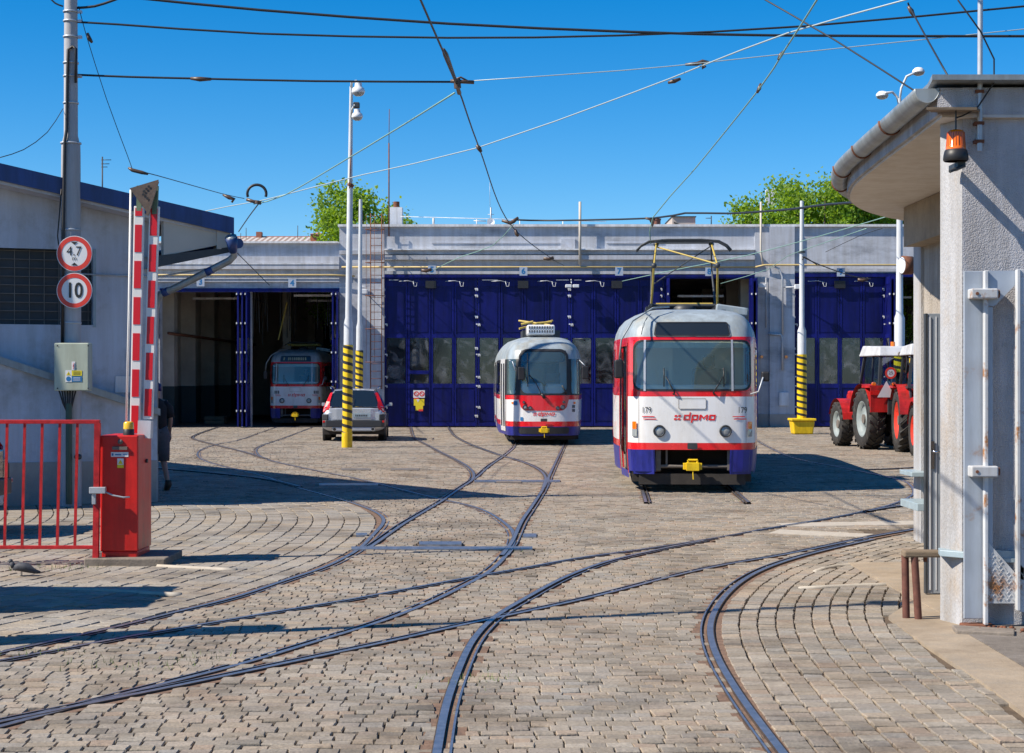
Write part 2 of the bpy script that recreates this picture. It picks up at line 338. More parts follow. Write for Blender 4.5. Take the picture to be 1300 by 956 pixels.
def streak(m, lo=.72, sc=(5, 5, .45), a=.38, b=.60):      # rain streaks and grime with a place of their own
    n = m.node_tree.nodes; l = m.node_tree.links; bs = n['Principled BSDF'].inputs['Base Color']
    g = n.new('ShaderNodeNewGeometry'); mp = n.new('ShaderNodeMapping'); mp.inputs['Scale'].default_value = sc; l.new(g.outputs['Position'], mp.inputs['Vector'])
    t = n.new('ShaderNodeTexNoise'); t.inputs['Scale'].default_value = 1; t.inputs['Detail'].default_value = 8; t.inputs['Roughness'].default_value = .68; l.new(mp.outputs[0], t.inputs['Vector'])
    r = n.new('ShaderNodeValToRGB'); r.color_ramp.elements[0].position = a; r.color_ramp.elements[0].color = (lo, lo * .97, lo * .93, 1); r.color_ramp.elements[1].position = b; r.color_ramp.elements[1].color = (1, 1, 1, 1); l.new(t.outputs['Fac'], r.inputs[0])
    x = n.new('ShaderNodeMix'); x.data_type = 'RGBA'; x.blend_type = 'MULTIPLY'; x.inputs[0].default_value = 1
    if bs.links: l.new(bs.links[0].from_socket, x.inputs[6])
    else: x.inputs[6].default_value = bs.default_value
    l.new(r.outputs[0], x.inputs[7]); l.new(x.outputs[2], bs)
for k, lo in (('lwall', .88), ('facade', .84), ('facade2', .80), ('stucco', .74), ('stuccob', .75), ('pier', .76), ('doorblue', .6), ('doorblue2', .6), ('cabinet', .82), ('redbox', .72), ('polew', .82), ('polec', .8), ('gatep', .8), ('gatew', .8), ('roofblue', .7), ('trred', .6), ('troof', .72), ('whitetrim', .75), ('soffw', .88), ('gutter', .7)): streak(M[k], lo)
streak(M['white'], .90, (4, 4, .8)); streak(M['red'], .85, (4, 4, .8)); streak(M['blue'], .6, (4, 4, 1.5)); streak(M['yellow'], .78, (9, 9, 2)); streak(M['redfence'], .6, (9, 9, 9)); streak(M['trwhite'], .75, (3, 3, 1)); streak(M['concrete'], .75, (1.5, 1.5, 1)); streak(M['asphalt'], .75, (1.5, 1.5, 1))
# ================================================================ ground, rails, setts
g = MB(); g.add([(-900, -60, -.016), (900, -60, -.016), (900, 1500, -.016), (-900, 1500, -.016)], [(0, 1, 2, 3)]); tag(g.build('ground', 'joint', origin=(0, 0, -.016)), 'brown sandy ground under the paving of the tram yard', kind='structure')
L1 = [(-40,838),(0,829),(69,814),(138,799),(184,788),(231,775),(298,760),(346,743),(381,731),(411,722),(438,709),(459,696.5),(475,680),(487,667),(490,660),(486,654),(471,646),(442,636),(408,626.5),(366,615),(338,604.6),(304,596.5),(271,588.5),(255,581.5),(252,575),(260,569),(280,563),(304,558.5),(343,545),(352,542)]
L3 = [(-100,948),(20,915),(120,889),(214,865),(269,852),(315,839.6),(361,825.8),(408,810),(454,798),(500,782),(553,760),(576,748.5),(599,737),(620,725),(638,707),(649,690),(649,675),(636,662),(615,649),(592,641),(550,632),(500,619.5),(454,608),(389,595),(343,584.5),(328,578),(324.6,571),(334,565),(361,556),(394,543.5),(398,542)]
L4 = [(-40,847),(0,839.6),(69,827),(138,814),(184,805),(231,798),(300,786.5),(361,775),(454,761),(500,751),(546,743),(592,734.6),(627,728),(684,718.5),(731,709),(800,700),(896,685.5),(993,668),(1040,660.7),(1092,650.5),(1130,641.7),(1155,632),(1162,626),(1160,619),(1152,612),(1134,607),(1106,601),(1069,593.5),(1014,583),(985,572),(960,558),(945,545),(942,542)]
L5 = [(-60,928),(40,907),(140,887),(246,866),(315,851),(384,837),(431,827),(495,814),(558,799),(634,783),(742,760),(800,745),(858,730),(917,717),(990,705),(1048,693),(1107,681),(1160,672),(1260,655),(1400,640)]
L6 = [(990,960),(945,900),(923,866),(906,836),(897,806),(900,784),(916,758),(940,737),(966,723),(1000,711),(1048,698),(1107,685)]
L7 = [(560,960),(570,900),(581,866),(592,838),(604,813),(624,790),(643,776),(673,759),(708,739),(742,724),(777,712),(800,706.5),(858,694),(896,687)]
L8 = [(654,560),(653,566),(649,571),(636,581),(620,592),(604,606),(580,622),(560,636),(540,648),(508,667),(491,679),(468,695)]
L9 = [(717,560),(716,567),(710,580),(700,602),(692,620),(677,644),(666,660),(661,670),(652,690),(640,706)]
L10 = [(521,542),(522,545),(526,556),(540,564),(560,575),(580,585),(594,594),(600,602),(598,610),(588,617)]
L11 = [(570,542),(571,545),(578,554),(594,563),(612,570),(634,578),(652,583),(670,589),(686,597),(694,606),(693,614),(690,624)]
L12 = [(180,592),(200,595),(269,601),(338,609),(380,619)]
L13 = [(280,542),(274,543.5),(251,551.5),(245,557),(269,564),(311,574.6),(338,583)]
L14 = [(1300,618),(1161,640.6),(1134,644),(1100,650)]
L15 = [(1180,590),(1160,594.5),(1100,597)]
# tracks under trams, straight
def straight(x, y, d, a, b):
    X, Y = G(x, y); return [(X + d * (t - Y), t) for t in np.arange(a, b, 1.)]
S1 = straight(822, 639.5, .057, 25.3, 66); S2 = straight(948.7, 639.5, .057, 25.3, 66)
RAILMIN = []
rail_pts = []
def rail(pts, side, zoff, world=False, step=.2):
    pts = pts if world else [G(*p) for p in pts]
    c = [np.array(p) for p in crom(pts, step)]
    # smooth the hand-read line
    for _ in range(6):
        c = [c[0]] + [(c[i - 1] + 2 * c[i] + c[i + 1]) / 4 for i in range(1, len(c) - 1)] + [c[-1]]
    c = np.array(c); t = np.gradient(c, axis=0); t /= np.linalg.norm(t, axis=1)[:, None]; nrm = np.stack([t[:, 1], -t[:, 0]], 1) * side
    rail_pts.append(c)
    prof = [(-.054, -.03), (-.050, .0005), (-.044, .002), (.0, .002), (.004, -.018), (.034, -.018), (.037, .0005), (.050, .0005), (.053, -.03)]
    mi = [1, 1, 0, 1, 1, 1, 0, 1]
    mb = MB(); vs = []
    for (a, h) in prof:
        for p, q in zip(c, nrm): vs.append((p[0] + q[0] * a, p[1] + q[1] * a, h + zoff))
    n = len(c); b = 0
    mb.v = vs
    for k in range(len(prof) - 1):
        for i in range(n - 1):
            mb.f.append((k * n + i, k * n + i + 1, (k + 1) * n + i + 1, (k + 1) * n + i)); mb.m.append(mi[k]); mb.sm.append(False)
    bv = [(p[0] + q[0] * a, p[1] + q[1] * a, -.0075 + zoff * .2) for a in (-.11, .11) for p, q in zip(c, nrm)]
    bb = len(mb.v); mb.v += bv
    for i in range(n - 1): mb.f.append((bb + i, bb + i + 1, bb + n + i + 1, bb + n + i)); mb.m.append(2); mb.sm.append(False)
    return mb
tracks = [
 ('tram track coming in at lower left and curling back behind the shed forecourt', [(L1, 1), (L3, -1)]),
 ('tram track from lower left passing the yard to the far right bend', [(L4, 1), (L5, -1)]),
 ('foreground tram track curving out of the bottom edge to the right', [(L7, 1), (L6, -1)]),
 ('tram track running under the smaller tram', [(L8, 1), (L9, -1)]),
 ('tram track branching off to the closed door left of the smaller tram', [(L10, 1), (L11, -1)]),
 ('tram track leading into the open shed bays at left', [(L13, 1), (L12, 1)]),
 ('tram track branch vanishing behind the gatehouse', [(L14, 1), (L15, 1)]),
]
zz = 0
for lab, rs in tracks:
    e = empty('tram_track', (*G(*rs[0][0][len(rs[0][0]) // 2]), 0), 0, lab); e['kind'] = 'structure'
    for r, s_ in rs:
        rail(r, s_, zz).build('rail', ['steel', 'groove', 'railbed'], e); zz += .0016
e = empty('tram_track', (3, 30, 0), 0, 'straight tram track under the large front tram'); e['kind'] = 'structure'
rail(S1, 1, zz, True, .8).build('rail', ['steel', 'groove', 'railbed'], e); rail(S2, -1, zz, True, .8).build('rail', ['steel', 'groove', 'railbed'], e)

# steel cross strips and cover plates let into the paving
cov = []
def strip(lab, x0, x1, y0, y1, m='steel', z=.012, kind='structure', name='steel_strip'):
    q = [G(x0, y1), G(x1, y1), G(x1, y0), G(x0, y0)]
    cov.append(q); mb = MB().prism(q, -.03, z); return tag(mb.build(name, m), lab, kind=kind)
strip('long steel drain strip across the middle track', 446, 676, 695, 698.4)
strip('steel cover plate beside the long drain strip', 532, 586, 689, 693, z=.016)
strip('short steel plate right of the points', 664, 681, 679, 683, z=.016)
strip('steel drain strip across the far points', 602, 711, 610, 612.2)
strip('dark cover plate on the far drain strip', 630, 662, 611.4, 613.6, 'grime', .017)
strip('short plate left of the near points', 452, 466, 678, 681, z=.016)
strip('grey cover plate in the paving in front of the car', 433, 470, 595, 597.2, 'grime')
strip('grey cover plate in the paving right of the car', 496, 532, 595, 597.2, 'grime')
strip('steel cover strip in the shade of the left building', 405, 480, 614.5, 616.5, z=.014)
for i, (a, b, c_, d) in enumerate([((985,664),(1160,661),(1160,666),(1000,668.5)), ((990,672),(1110,678),(1090,682),(975,677)), ]):
    q = [G(*a), G(*d), G(*c_), G(*b)]; cov.append(q); tag(MB().prism(q, -.03, .0005 + .0007 * i).build('concrete_strip', 'ppale'), 'pale concrete strip between the rails at right, ' + ('farther' if i == 0 else 'nearer'), kind='structure')
for i, pl in enumerate([[(1145,716),(1100,716.5),(1060,719),(1035,726)], [(1145,742),(1080,744),(1015,747.5)], [(70,748),(130,750),(200,754),(230,755)], [(200,719),(260,722),(300,724)]]):
    c = [np.array(p) for p in crom([G(*p) for p in pl], .2)]; mb = MB()
    for a, b in zip(c[:-1], c[1:]):
        cov.append([(a[0] - .03, a[1] - .06), (a[0] + .03, a[1] - .06), (b[0] + .03, b[1] + .06), (b[0] - .03, b[1] + .06)])
    mb.tube([(p[0], p[1], -.008) for p in c], .03, 6); tag(mb.build('kerb_line', 'ppale'), 'thin pale kerb stones set flush in the setts', kind='structure')
# concrete apron and asphalt at the gatehouse
ap = [G(1128,784), G(1150,803), G(1245,867), G(1330,930), G(1450,930), (6.5, 12.9), (6.5, 13.2), (3.4, 13.4), (4.3, 15.2), (4.3, 15.6), (3.3, 14.2)]
cov.append(ap); tag(MB().prism(ap, -.04, .012).build('concrete_path', 'concrete'), 'worn ochre concrete path edging the gatehouse', kind='structure')
asph = [G(1216,800), G(1300,850), G(1400,905), (7, 9.5), (7, 12.7), (3.33, 12.7)]
tag(MB().prism(asph, -.03, .018).build('asphalt_path', 'asphalt'), 'grey asphalt patch in front of the steel gate', kind='structure')
kp = [G(1208,800), G(1214,807), G(1288,811), G(1288,805)]
tag(MB().prism(kp, 0, .04).build('kerb_piece', 'slab', bevel=.008), 'broken kerb piece lying at the foot of the gate', 'kerb piece')

# raster of places where no sett may lie
RES = .04; X0, Y0 = -26., 5.; NX, NY = int(52 / RES), int(66 / RES)
blocked = np.zeros((NX, NY), bool)
rr = int(.085 / RES) + 1
offs = [(i, j) for i in range(-rr, rr + 1) for j in range(-rr, rr + 1) if (i * RES) ** 2 + (j * RES) ** 2 <= .062 ** 2]
for c in rail_pts:
    for a, b in zip(c[:-1], c[1:]):
        k = max(1, int(np.linalg.norm(b - a) / .03)); q = a + (b - a) * np.linspace(0, 1, k + 1)[:, None]
        ij = ((q - [X0, Y0]) / RES).astype(int)
        for di, dj in offs:
            ii, jj = ij[:, 0] + di, ij[:, 1] + dj; ok = (ii >= 0) & (jj >= 0) & (ii < NX) & (jj < NY); blocked[ii[ok], jj[ok]] = True
def in_poly(px, py, poly):
    ins = np.zeros(px.shape, bool); n = len(poly)
    for i in range(n):
        x1, y1 = poly[i]; x2, y2 = poly[(i + 1) % n]
        if y1 == y2: continue
        c = ((y1 > py) != (y2 > py)) & (px < (x2 - x1) * (py - y1) / (y2 - y1) + x1); ins ^= c
    return ins
def near(line):                                  # X of a rail as a function of Y
    a = np.array([G(*p) for p in line]); o = np.argsort(a[:, 1]); return a[o, 1], a[o, 0]
l1y, l1x = near(L1[:18]); l6y, l6x = near(L6)
def region(px, py):                              # 0 middle, 1 left (big setts), 2 right fan
    r = np.zeros(px.shape, int)
    r[(px < np.interp(py, l1y, l1x) - .06) & (py < 25.5) & (py > 10)] = 1
    r[(px > np.interp(py, l6y, l6x) + .06) & (py < 21)] = 2
    return r
def setts(name, rid, cx, cy, hu, hv, au, av, m, lab, gap=.0032, top=.0):
    # cx,cy centres; hu,hv half sizes; au=(dirx,diry) unit row direction
    px, py = cx, cy
    keep = (region(px, py) == rid) & (np.abs(px) < .3 * py + 2.2) & (py > 7.7) & (py < 65.9)
    ii = ((px - X0) / RES).astype(int).clip(0, NX - 1); jj = ((py - Y0) / RES).astype(int).clip(0, NY - 1); keep &= ~blocked[ii, jj]
    for poly in cov: keep &= ~in_poly(px, py, poly)
    px, py, hu, hv, dx, dy = [a[keep] for a in (px, py, hu, hv, au, av)]
    n = len(px); ang = rng.normal(0, .022, n); ca, sa = np.cos(ang), np.sin(ang); dx, dy = dx * ca - dy * sa, dx * sa + dy * ca
    hz = rng.normal(0, .0026, n) + top; tx = rng.normal(0, .016, n); ty = rng.normal(0, .016, n)
    V = np.zeros((n, 12, 3)); sg = [(-1, -1), (1, -1), (1, 1), (-1, 1)]
    for k, (a, b) in enumerate(sg):
        ju = rng.normal(0, .0028, n); jv = rng.normal(0, .003, n)
        for ring, (ins, z) in enumerate(((gap, -.04), (gap + .001, -.005), (gap + .0045, 0))):
            u = a * (hu - ins) + ju; v = b * (hv - ins) + jv
            V[:, ring * 4 + k, 0] = px + dx * u - dy * v; V[:, ring * 4 + k, 1] = py + dy * u + dx * v
            V[:, ring * 4 + k, 2] = z + (0 if ring == 0 else hz + tx * u + ty * v)
    q = []
    for r_ in (0, 4):
        for k in range(4): q.append((r_ + k, r_ + (k + 1) % 4, r_ + 4 + (k + 1) % 4, r_ + 4 + k))
    q.append((8, 9, 10, 11)); q = np.array(q)
    Fc = (np.arange(n)[:, None, None] * 12 + q[None]).reshape(-1, 4)
    me = D.meshes.new(name); me.vertices.add(n * 12); me.vertices.foreach_set('co', V.reshape(-1)); me.loops.add(Fc.size); me.loops.foreach_set('vertex_index', Fc.reshape(-1))
    me.polygons.add(len(Fc)); me.polygons.foreach_set('loop_start', np.arange(0, Fc.size, 4)); me.polygons.foreach_set('loop_total', np.full(len(Fc), 4)); me.polygons.foreach_set('use_smooth', np.zeros(len(Fc), bool))
    me.update(); me.validate(); me.materials.append(M[m]); o = D.objects.new(name, me); COL.objects.link(o); tag(o, lab, kind='structure'); print(name, n)
def rows(vs, u0, u1, lu, jit):
    U, V_, H = [], [], []
    for v in vs:
        u = u0 + random.random() * lu
        n = int((u1 - u0) / lu) + 2; w = lu * (1 + (rng.random(n) - .5) * jit); e = u + np.concatenate([[0], np.cumsum(w)]); c = (e[1:] + e[:-1]) / 2
        U.append(c); V_.append(np.full(len(c), v)); H.append(w / 2)
    return np.concatenate(U), np.concatenate(V_), np.concatenate(H)
# middle: straight rows across, slightly wandering; sizes drift from band to band
vs = []; hs_ = []; y = 7.7
while y < 66: h = random.choice([.10, .11, .12, .13]); vs.append(y + h / 2); hs_.append(h / 2); y += h
hm = dict(zip(vs, hs_)); U, V_, H = [], [], []
for v in vs:
    w = .3 * v + 2.4; u, vv, h = rows([v], -w, w, random.choice([.115, .125, .14]), .6); U.append(u); V_.append(vv); H.append(h)
U, V_, H = map(np.concatenate, (U, V_, H)); hv = np.array([hm[v] for v in V_])
wob = .07 * np.sin(U * .55 + .8) * np.sin(V_ * .21) + .010 * np.sin(U * 1.7 + V_ * .5); sl = .0385 * np.cos(U * .55 + .8) * np.sin(V_ * .21) + .017 * np.cos(U * 1.7 + V_ * .5)
cs = 1 / np.sqrt(1 + sl * sl)
setts('cobbled_pavement', 0, U, V_ + wob, H, hv * 1.0, cs, sl * cs, 'stone', 'grey and tan granite setts laid in cross rows over the yard')
def along(line, rid, width, ln, d0, d1, side, m, name, lab, jit):
    c = [np.array(p) for p in crom([G(*p) for p in line], .3)]
    for _ in range(25): c = [c[0]] + [(c[i - 1] + 2 * c[i] + c[i + 1]) / 4 for i in range(1, len(c) - 1)] + [c[-1]]
    c = np.array(c); t0 = c[0] - c[1]; t0 /= np.linalg.norm(t0); t1 = c[-1] - c[-2]; t1 /= np.linalg.norm(t1)
    c = np.vstack([[c[0] + t0 * k for k in np.arange(6, 0, -.3)], c, [c[-1] + t1 * k for k in np.arange(.3, 7, .3)]])
    s = np.concatenate([[0], np.cumsum(np.linalg.norm(np.diff(c, axis=0), axis=1))]); t = np.gradient(c, axis=0); t /= np.linalg.norm(t, axis=1)[:, None]; nr = np.stack([t[:, 1], -t[:, 0]], 1) * side
    A = []; d = d0
    while d < d1:
        # stone length along the curve shrinks with the radius: work on the offset line itself
        q = c + nr * d; ss = np.concatenate([[0], np.cumsum(np.sum(np.diff(q, axis=0) * t[:-1], axis=1).clip(0.0005))]); u = random.random() * ln; U = []
        while u < ss[-1]:
            w = ln * (1 + (random.random() - .5) * jit); U.append((u + w / 2, w / 2)); u += w
        U = np.array(U); x = np.interp(U[:, 0], ss, q[:, 0]); yy = np.interp(U[:, 0], ss, q[:, 1]); tx = np.interp(U[:, 0], ss, t[:, 0]); ty = np.interp(U[:, 0], ss, t[:, 1]); nn = np.hypot(tx, ty)
        A.append(np.stack([x, yy, U[:, 1], np.full(len(U), width / 2), tx / nn, ty / nn], 1)); d += width
    A = np.concatenate(A); setts(name, rid, A[:, 0], A[:, 1], A[:, 2], A[:, 3], A[:, 4], A[:, 5], m, lab, gap=.006)
along(L1[:19], 1, .20, .17, .158, 9, -1, 'stoneL', 'cobbled_pavement', 'large pale setts laid in long rows beside the left track', .5)
along(L6, 2, .135, .125, .128, 5.5, 1, 'stone', 'cobbled_pavement', 'setts fanning out along the curved track at right', .55)
# tufts of grass in the joints near the rails
mb = MB()
for _ in range(420):
    cx, cy = random.choice([G(265, 832), G(232, 843), G(60, 830), G(118, 845), G(28, 722), G(70, 722), G(818, 634), G(940, 636), G(598, 864), G(655, 700), G(100, 722)])
    x, y = cx + random.gauss(0, .14), cy + random.gauss(0, .12); h = random.uniform(.015, .05); a = random.random() * 6.28; w = .004
    mb.add([(x - w * math.cos(a), y - w * math.sin(a), -.02), (x + w * math.cos(a), y + w * math.sin(a), -.02), (x + random.gauss(0, .02), y + random.gauss(0, .02), h)], [(0, 1, 2)])
M['grass'] = mat('grass', (.10, .16, .03), .8, var=.3, scale=20)
tag(mb.build('grass', 'grass'), 'short weeds growing in the joints beside the rails', kind='stuff')
# ================================================================ trams
class Shell:
    """rounded tram body: plan outline (arc length s from the front centre, + to the viewer's right) and height profile"""
    def __init__(t, half, L, kz, ez):
        pts = crom(half, .05); pts = np.array(pts); t.L = L
        full = np.vstack([pts, np.stack([pts[::-1][1:, 0], L - pts[::-1][1:, 1]], 1)])
        left = full[::-1][1:].copy(); left[:, 0] *= -1
        ring = np.vstack([full, left[:-1]])
        s = np.concatenate([[0], np.cumsum(np.linalg.norm(np.diff(np.vstack([ring, ring[:1]]), axis=0), axis=1))])
        t.ring = np.vstack([ring, ring[:1]]); t.s = s; t.T = s[-1]; t.kz = kz; t.ez = ez; t.ymid = L / 2
    def base(t, s):
        s = s % t.T; return np.interp(s, t.s, t.ring[:, 0]), np.interp(s, t.s, t.ring[:, 1])
    def at(t, s, z, off=0.):
        x, y = t.base(s); x1, y1 = t.base(s - .04); x2, y2 = t.base(s + .04); nx, ny = -(y1 - y2), (x1 - x2)
        nn = math.hypot(nx, ny) or 1; nx, ny = nx / nn, ny / nn
        if nx * x + ny * (y - t.ymid) < 0: nx, ny = -nx, -ny
        k = np.interp(z, t.kz[0], t.kz[1]); e = np.interp(z, t.ez[0], t.ez[1])
        x = x * k; y = t.ymid + (y - t.ymid) * (1 - e / t.ymid)
        return Vector((x + nx * off, y + ny * off, z))
    def s_of_y(t, y, side):                     # arc position where the side wall passes y
        h = t.ring[:len(t.ring) // 2]; i = int(np.argmin(np.abs(h[:, 1] - y))); return t.s[i] * side
    def grid(t, sb, zb, holes, colour, ds=.12, dz=.12):
        """opaque skin between the z breaks, with holes; colour(s, z) -> material index"""
        S = set(sb); Z = set(zb)
        for h in holes: S.update((h[0] % t.T, h[1] % t.T)); Z.update((h[2], h[3]))
        def fill(a, d, lo, hi):
            a = sorted(x for x in a if lo <= x <= hi); out = []
            for p, q in zip(a[:-1], a[1:]):
                if q - p < 1e-5: continue
                n = max(1, int(round((q - p) / d))); out += [p + (q - p) * i / n for i in range(n)]
            return out + [a[-1]]
        S = fill(S | {0, t.T}, ds, 0, t.T); Z = fill(Z, dz, min(zb), max(zb)); mb = MB(); idx = {}
        for j, z in enumerate(Z):
            for i, s in enumerate(S[:-1]): idx[i, j] = len(mb.v); mb.v.append(tuple(t.at(s, z)))
        n = len(S) - 1
        for j in range(len(Z) - 1):
            for i in range(n):
                sc, zc = (S[i] + S[i + 1]) / 2, (Z[j] + Z[j + 1]) / 2; sg = sc if sc < t.T / 2 else sc - t.T
                if any(h[0] < sg < h[1] and h[2] < zc < h[3] for h in holes): continue
                mb.f.append((idx[i, j], idx[(i + 1) % n, j], idx[(i + 1) % n, j + 1], idx[i, j + 1])); mb.m.append(colour(sg, zc)); mb.sm.append(True)
        return mb
    def rr(t, s0, s1, z0, z1, r, n=6):          # rounded rectangle outline in (s, z)
        out = []; r = min(r, (s1 - s0) / 2, (z1 - z0) / 2)
        for cx, cz, a in ((s1 - r, z0 + r, -90), (s1 - r, z1 - r, 0), (s0 + r, z1 - r, 90), (s0 + r, z0 + r, 180)):
            for k in range(n + 1): q = math.radians(a + 90 * k / n); out.append((cx + r * math.cos(q), cz + r * math.sin(q)))
        o = []
        for p, q in zip(out, out[1:] + out[:1]):
            k = max(1, int(math.hypot(q[0] - p[0], q[1] - p[1]) / .15))
            o += [(p[0] + (q[0] - p[0]) * i / k, p[1] + (q[1] - p[1]) * i / k) for i in range(k)]
        return o
    def ringm(t, mb, outer, inner, off, mi=0):
        n = len(outer); mb.add([t.at(s, z, off) for s, z in outer] + [t.at(s, z, off) for s, z in inner], [(i, (i + 1) % n, n + (i + 1) % n, n + i) for i in range(n)], mi, True)
    def frame(t, mb, s0, s1, z0, z1, r, w, off=.006, mi=0):
        o = t.rr(s0, s1, z0, z1, r); i_ = [((s - (s0 + s1) / 2) * (1 - 2 * w / (s1 - s0)) + (s0 + s1) / 2, (z - (z0 + z1) / 2) * (1 - 2 * w / (z1 - z0)) + (z0 + z1) / 2) for s, z in o]
        t.ringm(mb, o, i_, off, mi)
        return i_
    def corner(t, mb, s0, s1, z0, z1, r, mi=0):   # fills a square hole's corners up to the rounded outline
        o = t.rr(s0, s1, z0, z1, r); cs, cz = (s0 + s1) / 2, (z0 + z1) / 2; q = []
        for s, z in o:
            k = max(abs(s - cs) / ((s1 - s0) / 2), abs(z - cz) / ((z1 - z0) / 2)); q.append((cs + (s - cs) / k, cz + (z - cz) / k))
        t.ringm(mb, q, o, .001, mi)
    def patch(t, mb, s0, s1, z0, z1, r=0., off=.006, mi=0, n=None):
        o = t.rr(s0, s1, z0, z1, max(r, .002)); cs, cz = (s0 + s1) / 2, (z0 + z1) / 2; n = n or max(2, int(min(s1 - s0, z1 - z0) / .12)); vs = [t.at(cs, cz, off)]; m = len(o)
        # concentric rings keep the patch on the curved body; wide patches are cut in columns instead
        if (s1 - s0) > 1.5 * (z1 - z0) and (s1 - s0) > .25:
            k = max(6, int((s1 - s0) / .04)); r = max(r, .002); V = []
            for i in range(k + 1):
                s = s0 + (s1 - s0) * (.5 - .5 * math.cos(math.pi * i / k)); dd = max(0, s0 + r - s, s - s1 + r); c = r - math.sqrt(max(0, r * r - dd * dd))
                for j in range(5): V.append(t.at(s, z0 + c + (z1 - z0 - 2 * c) * j / 4, off))
            mb.add(V, [(i * 5 + j, (i + 1) * 5 + j, (i + 1) * 5 + j + 1, i * 5 + j + 1) for i in range(k) for j in range(4)], mi, True); return
        for q in range(1, n + 1): vs += [t.at(cs + (s - cs) * q / n, cz + (z - cz) * q / n, off) for s, z in o]
        fs = [(0, 1 + i, 1 + (i + 1) % m) for i in range(m)] + [(1 + (q + 1) * m + i, 1 + (q + 1) * m + (i + 1) % m, 1 + q * m + (i + 1) % m, 1 + q * m + i) for q in range(n - 1) for i in range(m)]
        mb.add(vs, fs, mi, True)
    def poly(t, mb, vf, s, z, sc, off=.008, mi=0, fx=1., shear=0.):
        vs, fs = vf; mb.add([t.at(s + (x + y * shear) * sc * fx, z + y * sc, off) for x, y, *_ in vs], fs, mi)
def logo_geo():                                # slanted square letters d p m o behind a four-piece mark
    vs, fs = [], []
    def r(x0, x1, y0, y1):
        b = len(vs); vs.extend([(x0, y0), (x1, y0), (x1, y1), (x0, y1)]); fs.append((b, b + 1, b + 2, b + 3))
    w = .27
    def bowl(x): r(x, x + w, 0, 1); r(x + .78, x + 1, 0, 1); r(x + w, x + .78, 0, w); r(x + w, x + .78, 1 - w, 1)
    x = -2.1; bowl(x); r(x + .78, x + 1, 1, 1.4)
    x += 1.2; bowl(x); r(x, x + w, -.4, 0)
    x += 1.2; r(x, x + w, 0, 1); r(x + 1.08, x + 1.3, 0, 1)
    b = len(vs); vs.extend([(x + w, 1), (x + w, .68), (x + .65, .2), (x + .65, .52), (x + 1.08, 1), (x + 1.08, .68)]); fs.append((b, b + 1, b + 2, b + 3)); fs.append((b + 3, b + 2, b + 5, b + 4))
    x += 1.5; bowl(x)
    for i in (-3.55, -2.98):
        for j in (.05, .6): r(i, i + .42, j, j + .34)
    
    return vs, fs
LOGO = logo_geo()
def wheelset(mb, y, r=.34, g=.72):
    for s in (-1, 1):
        mb.cyl((s * (g + .04), y, r), (s * (g - .09), y, r), r, n=24)
    mb.cyl((-.7, y, r), (.7, y, r), .07)
def coupler(e, z, y, k=1.):
    mb = MB(); mb.box(-.12*k, .12*k, y - .14, y + .05, z - .08*k, z + .07*k); mb.box(-.175*k, -.12*k, y - .1, y + .03, z - .06*k, z + .06*k); mb.box(.12*k, .175*k, y - .1, y + .03, z - .06*k, z + .06*k)
    mb.cyl((-.09*k, y - .1, z + .12*k), (.09*k, y - .1, z + .12*k), .022*k, n=8); mb.cyl((-.08*k, y - .1, z + .06*k), (-.09*k, y - .1, z + .12*k), .018*k, n=8); mb.cyl((.08*k, y - .1, z + .06*k), (.09*k, y - .1, z + .12*k), .018*k, n=8)
    mb.cyl((.0, y - .12, z - .06*k), (.01, y - .12, z - .24*k), .014*k, n=8); mb.cyl((0, y + .05, z), (0, y + .9, z + .05), .045, n=10)
    return mb.build('coupler', 'yellow', e, bevel=.012, local=True)
def mirror(e, pts, head, size, name='wing_mirror', m='galv'):
    mb = MB(); mb.tube(pts, .014, 8); o = mb.build(name, m, e, local=True)
    c = Vector(head); sx, sz = size; hb = MB().box(c.x - sx / 2, c.x + sx / 2, c.y - .03, c.y + .05, c.z - sz / 2, c.z + sz / 2); hb.build('mirror_head', 'black', o, bevel=.025, local=True)
    return o
def lamp(e, t, s, z, r, name, m='lampglass', rim='dark', off=.012):
    c = t.at(s, z, off); n = (t.at(s, z, off + .1) - c).normalized()
    o = MB().lathe(c, [(r * 1.2, -.03), (r * 1.24, .016), (r * 1.12, .03), (r * .96, .028), (r * .94, .0)], 24, axis=n).build(name, rim, e, local=True)
    mb = MB().lathe(c, [(r * .96, .004), (r * .7, .012), (r * .4, .016), (.001, .018)], 24, axis=n); mb.build('lens', m, o, local=True); return o
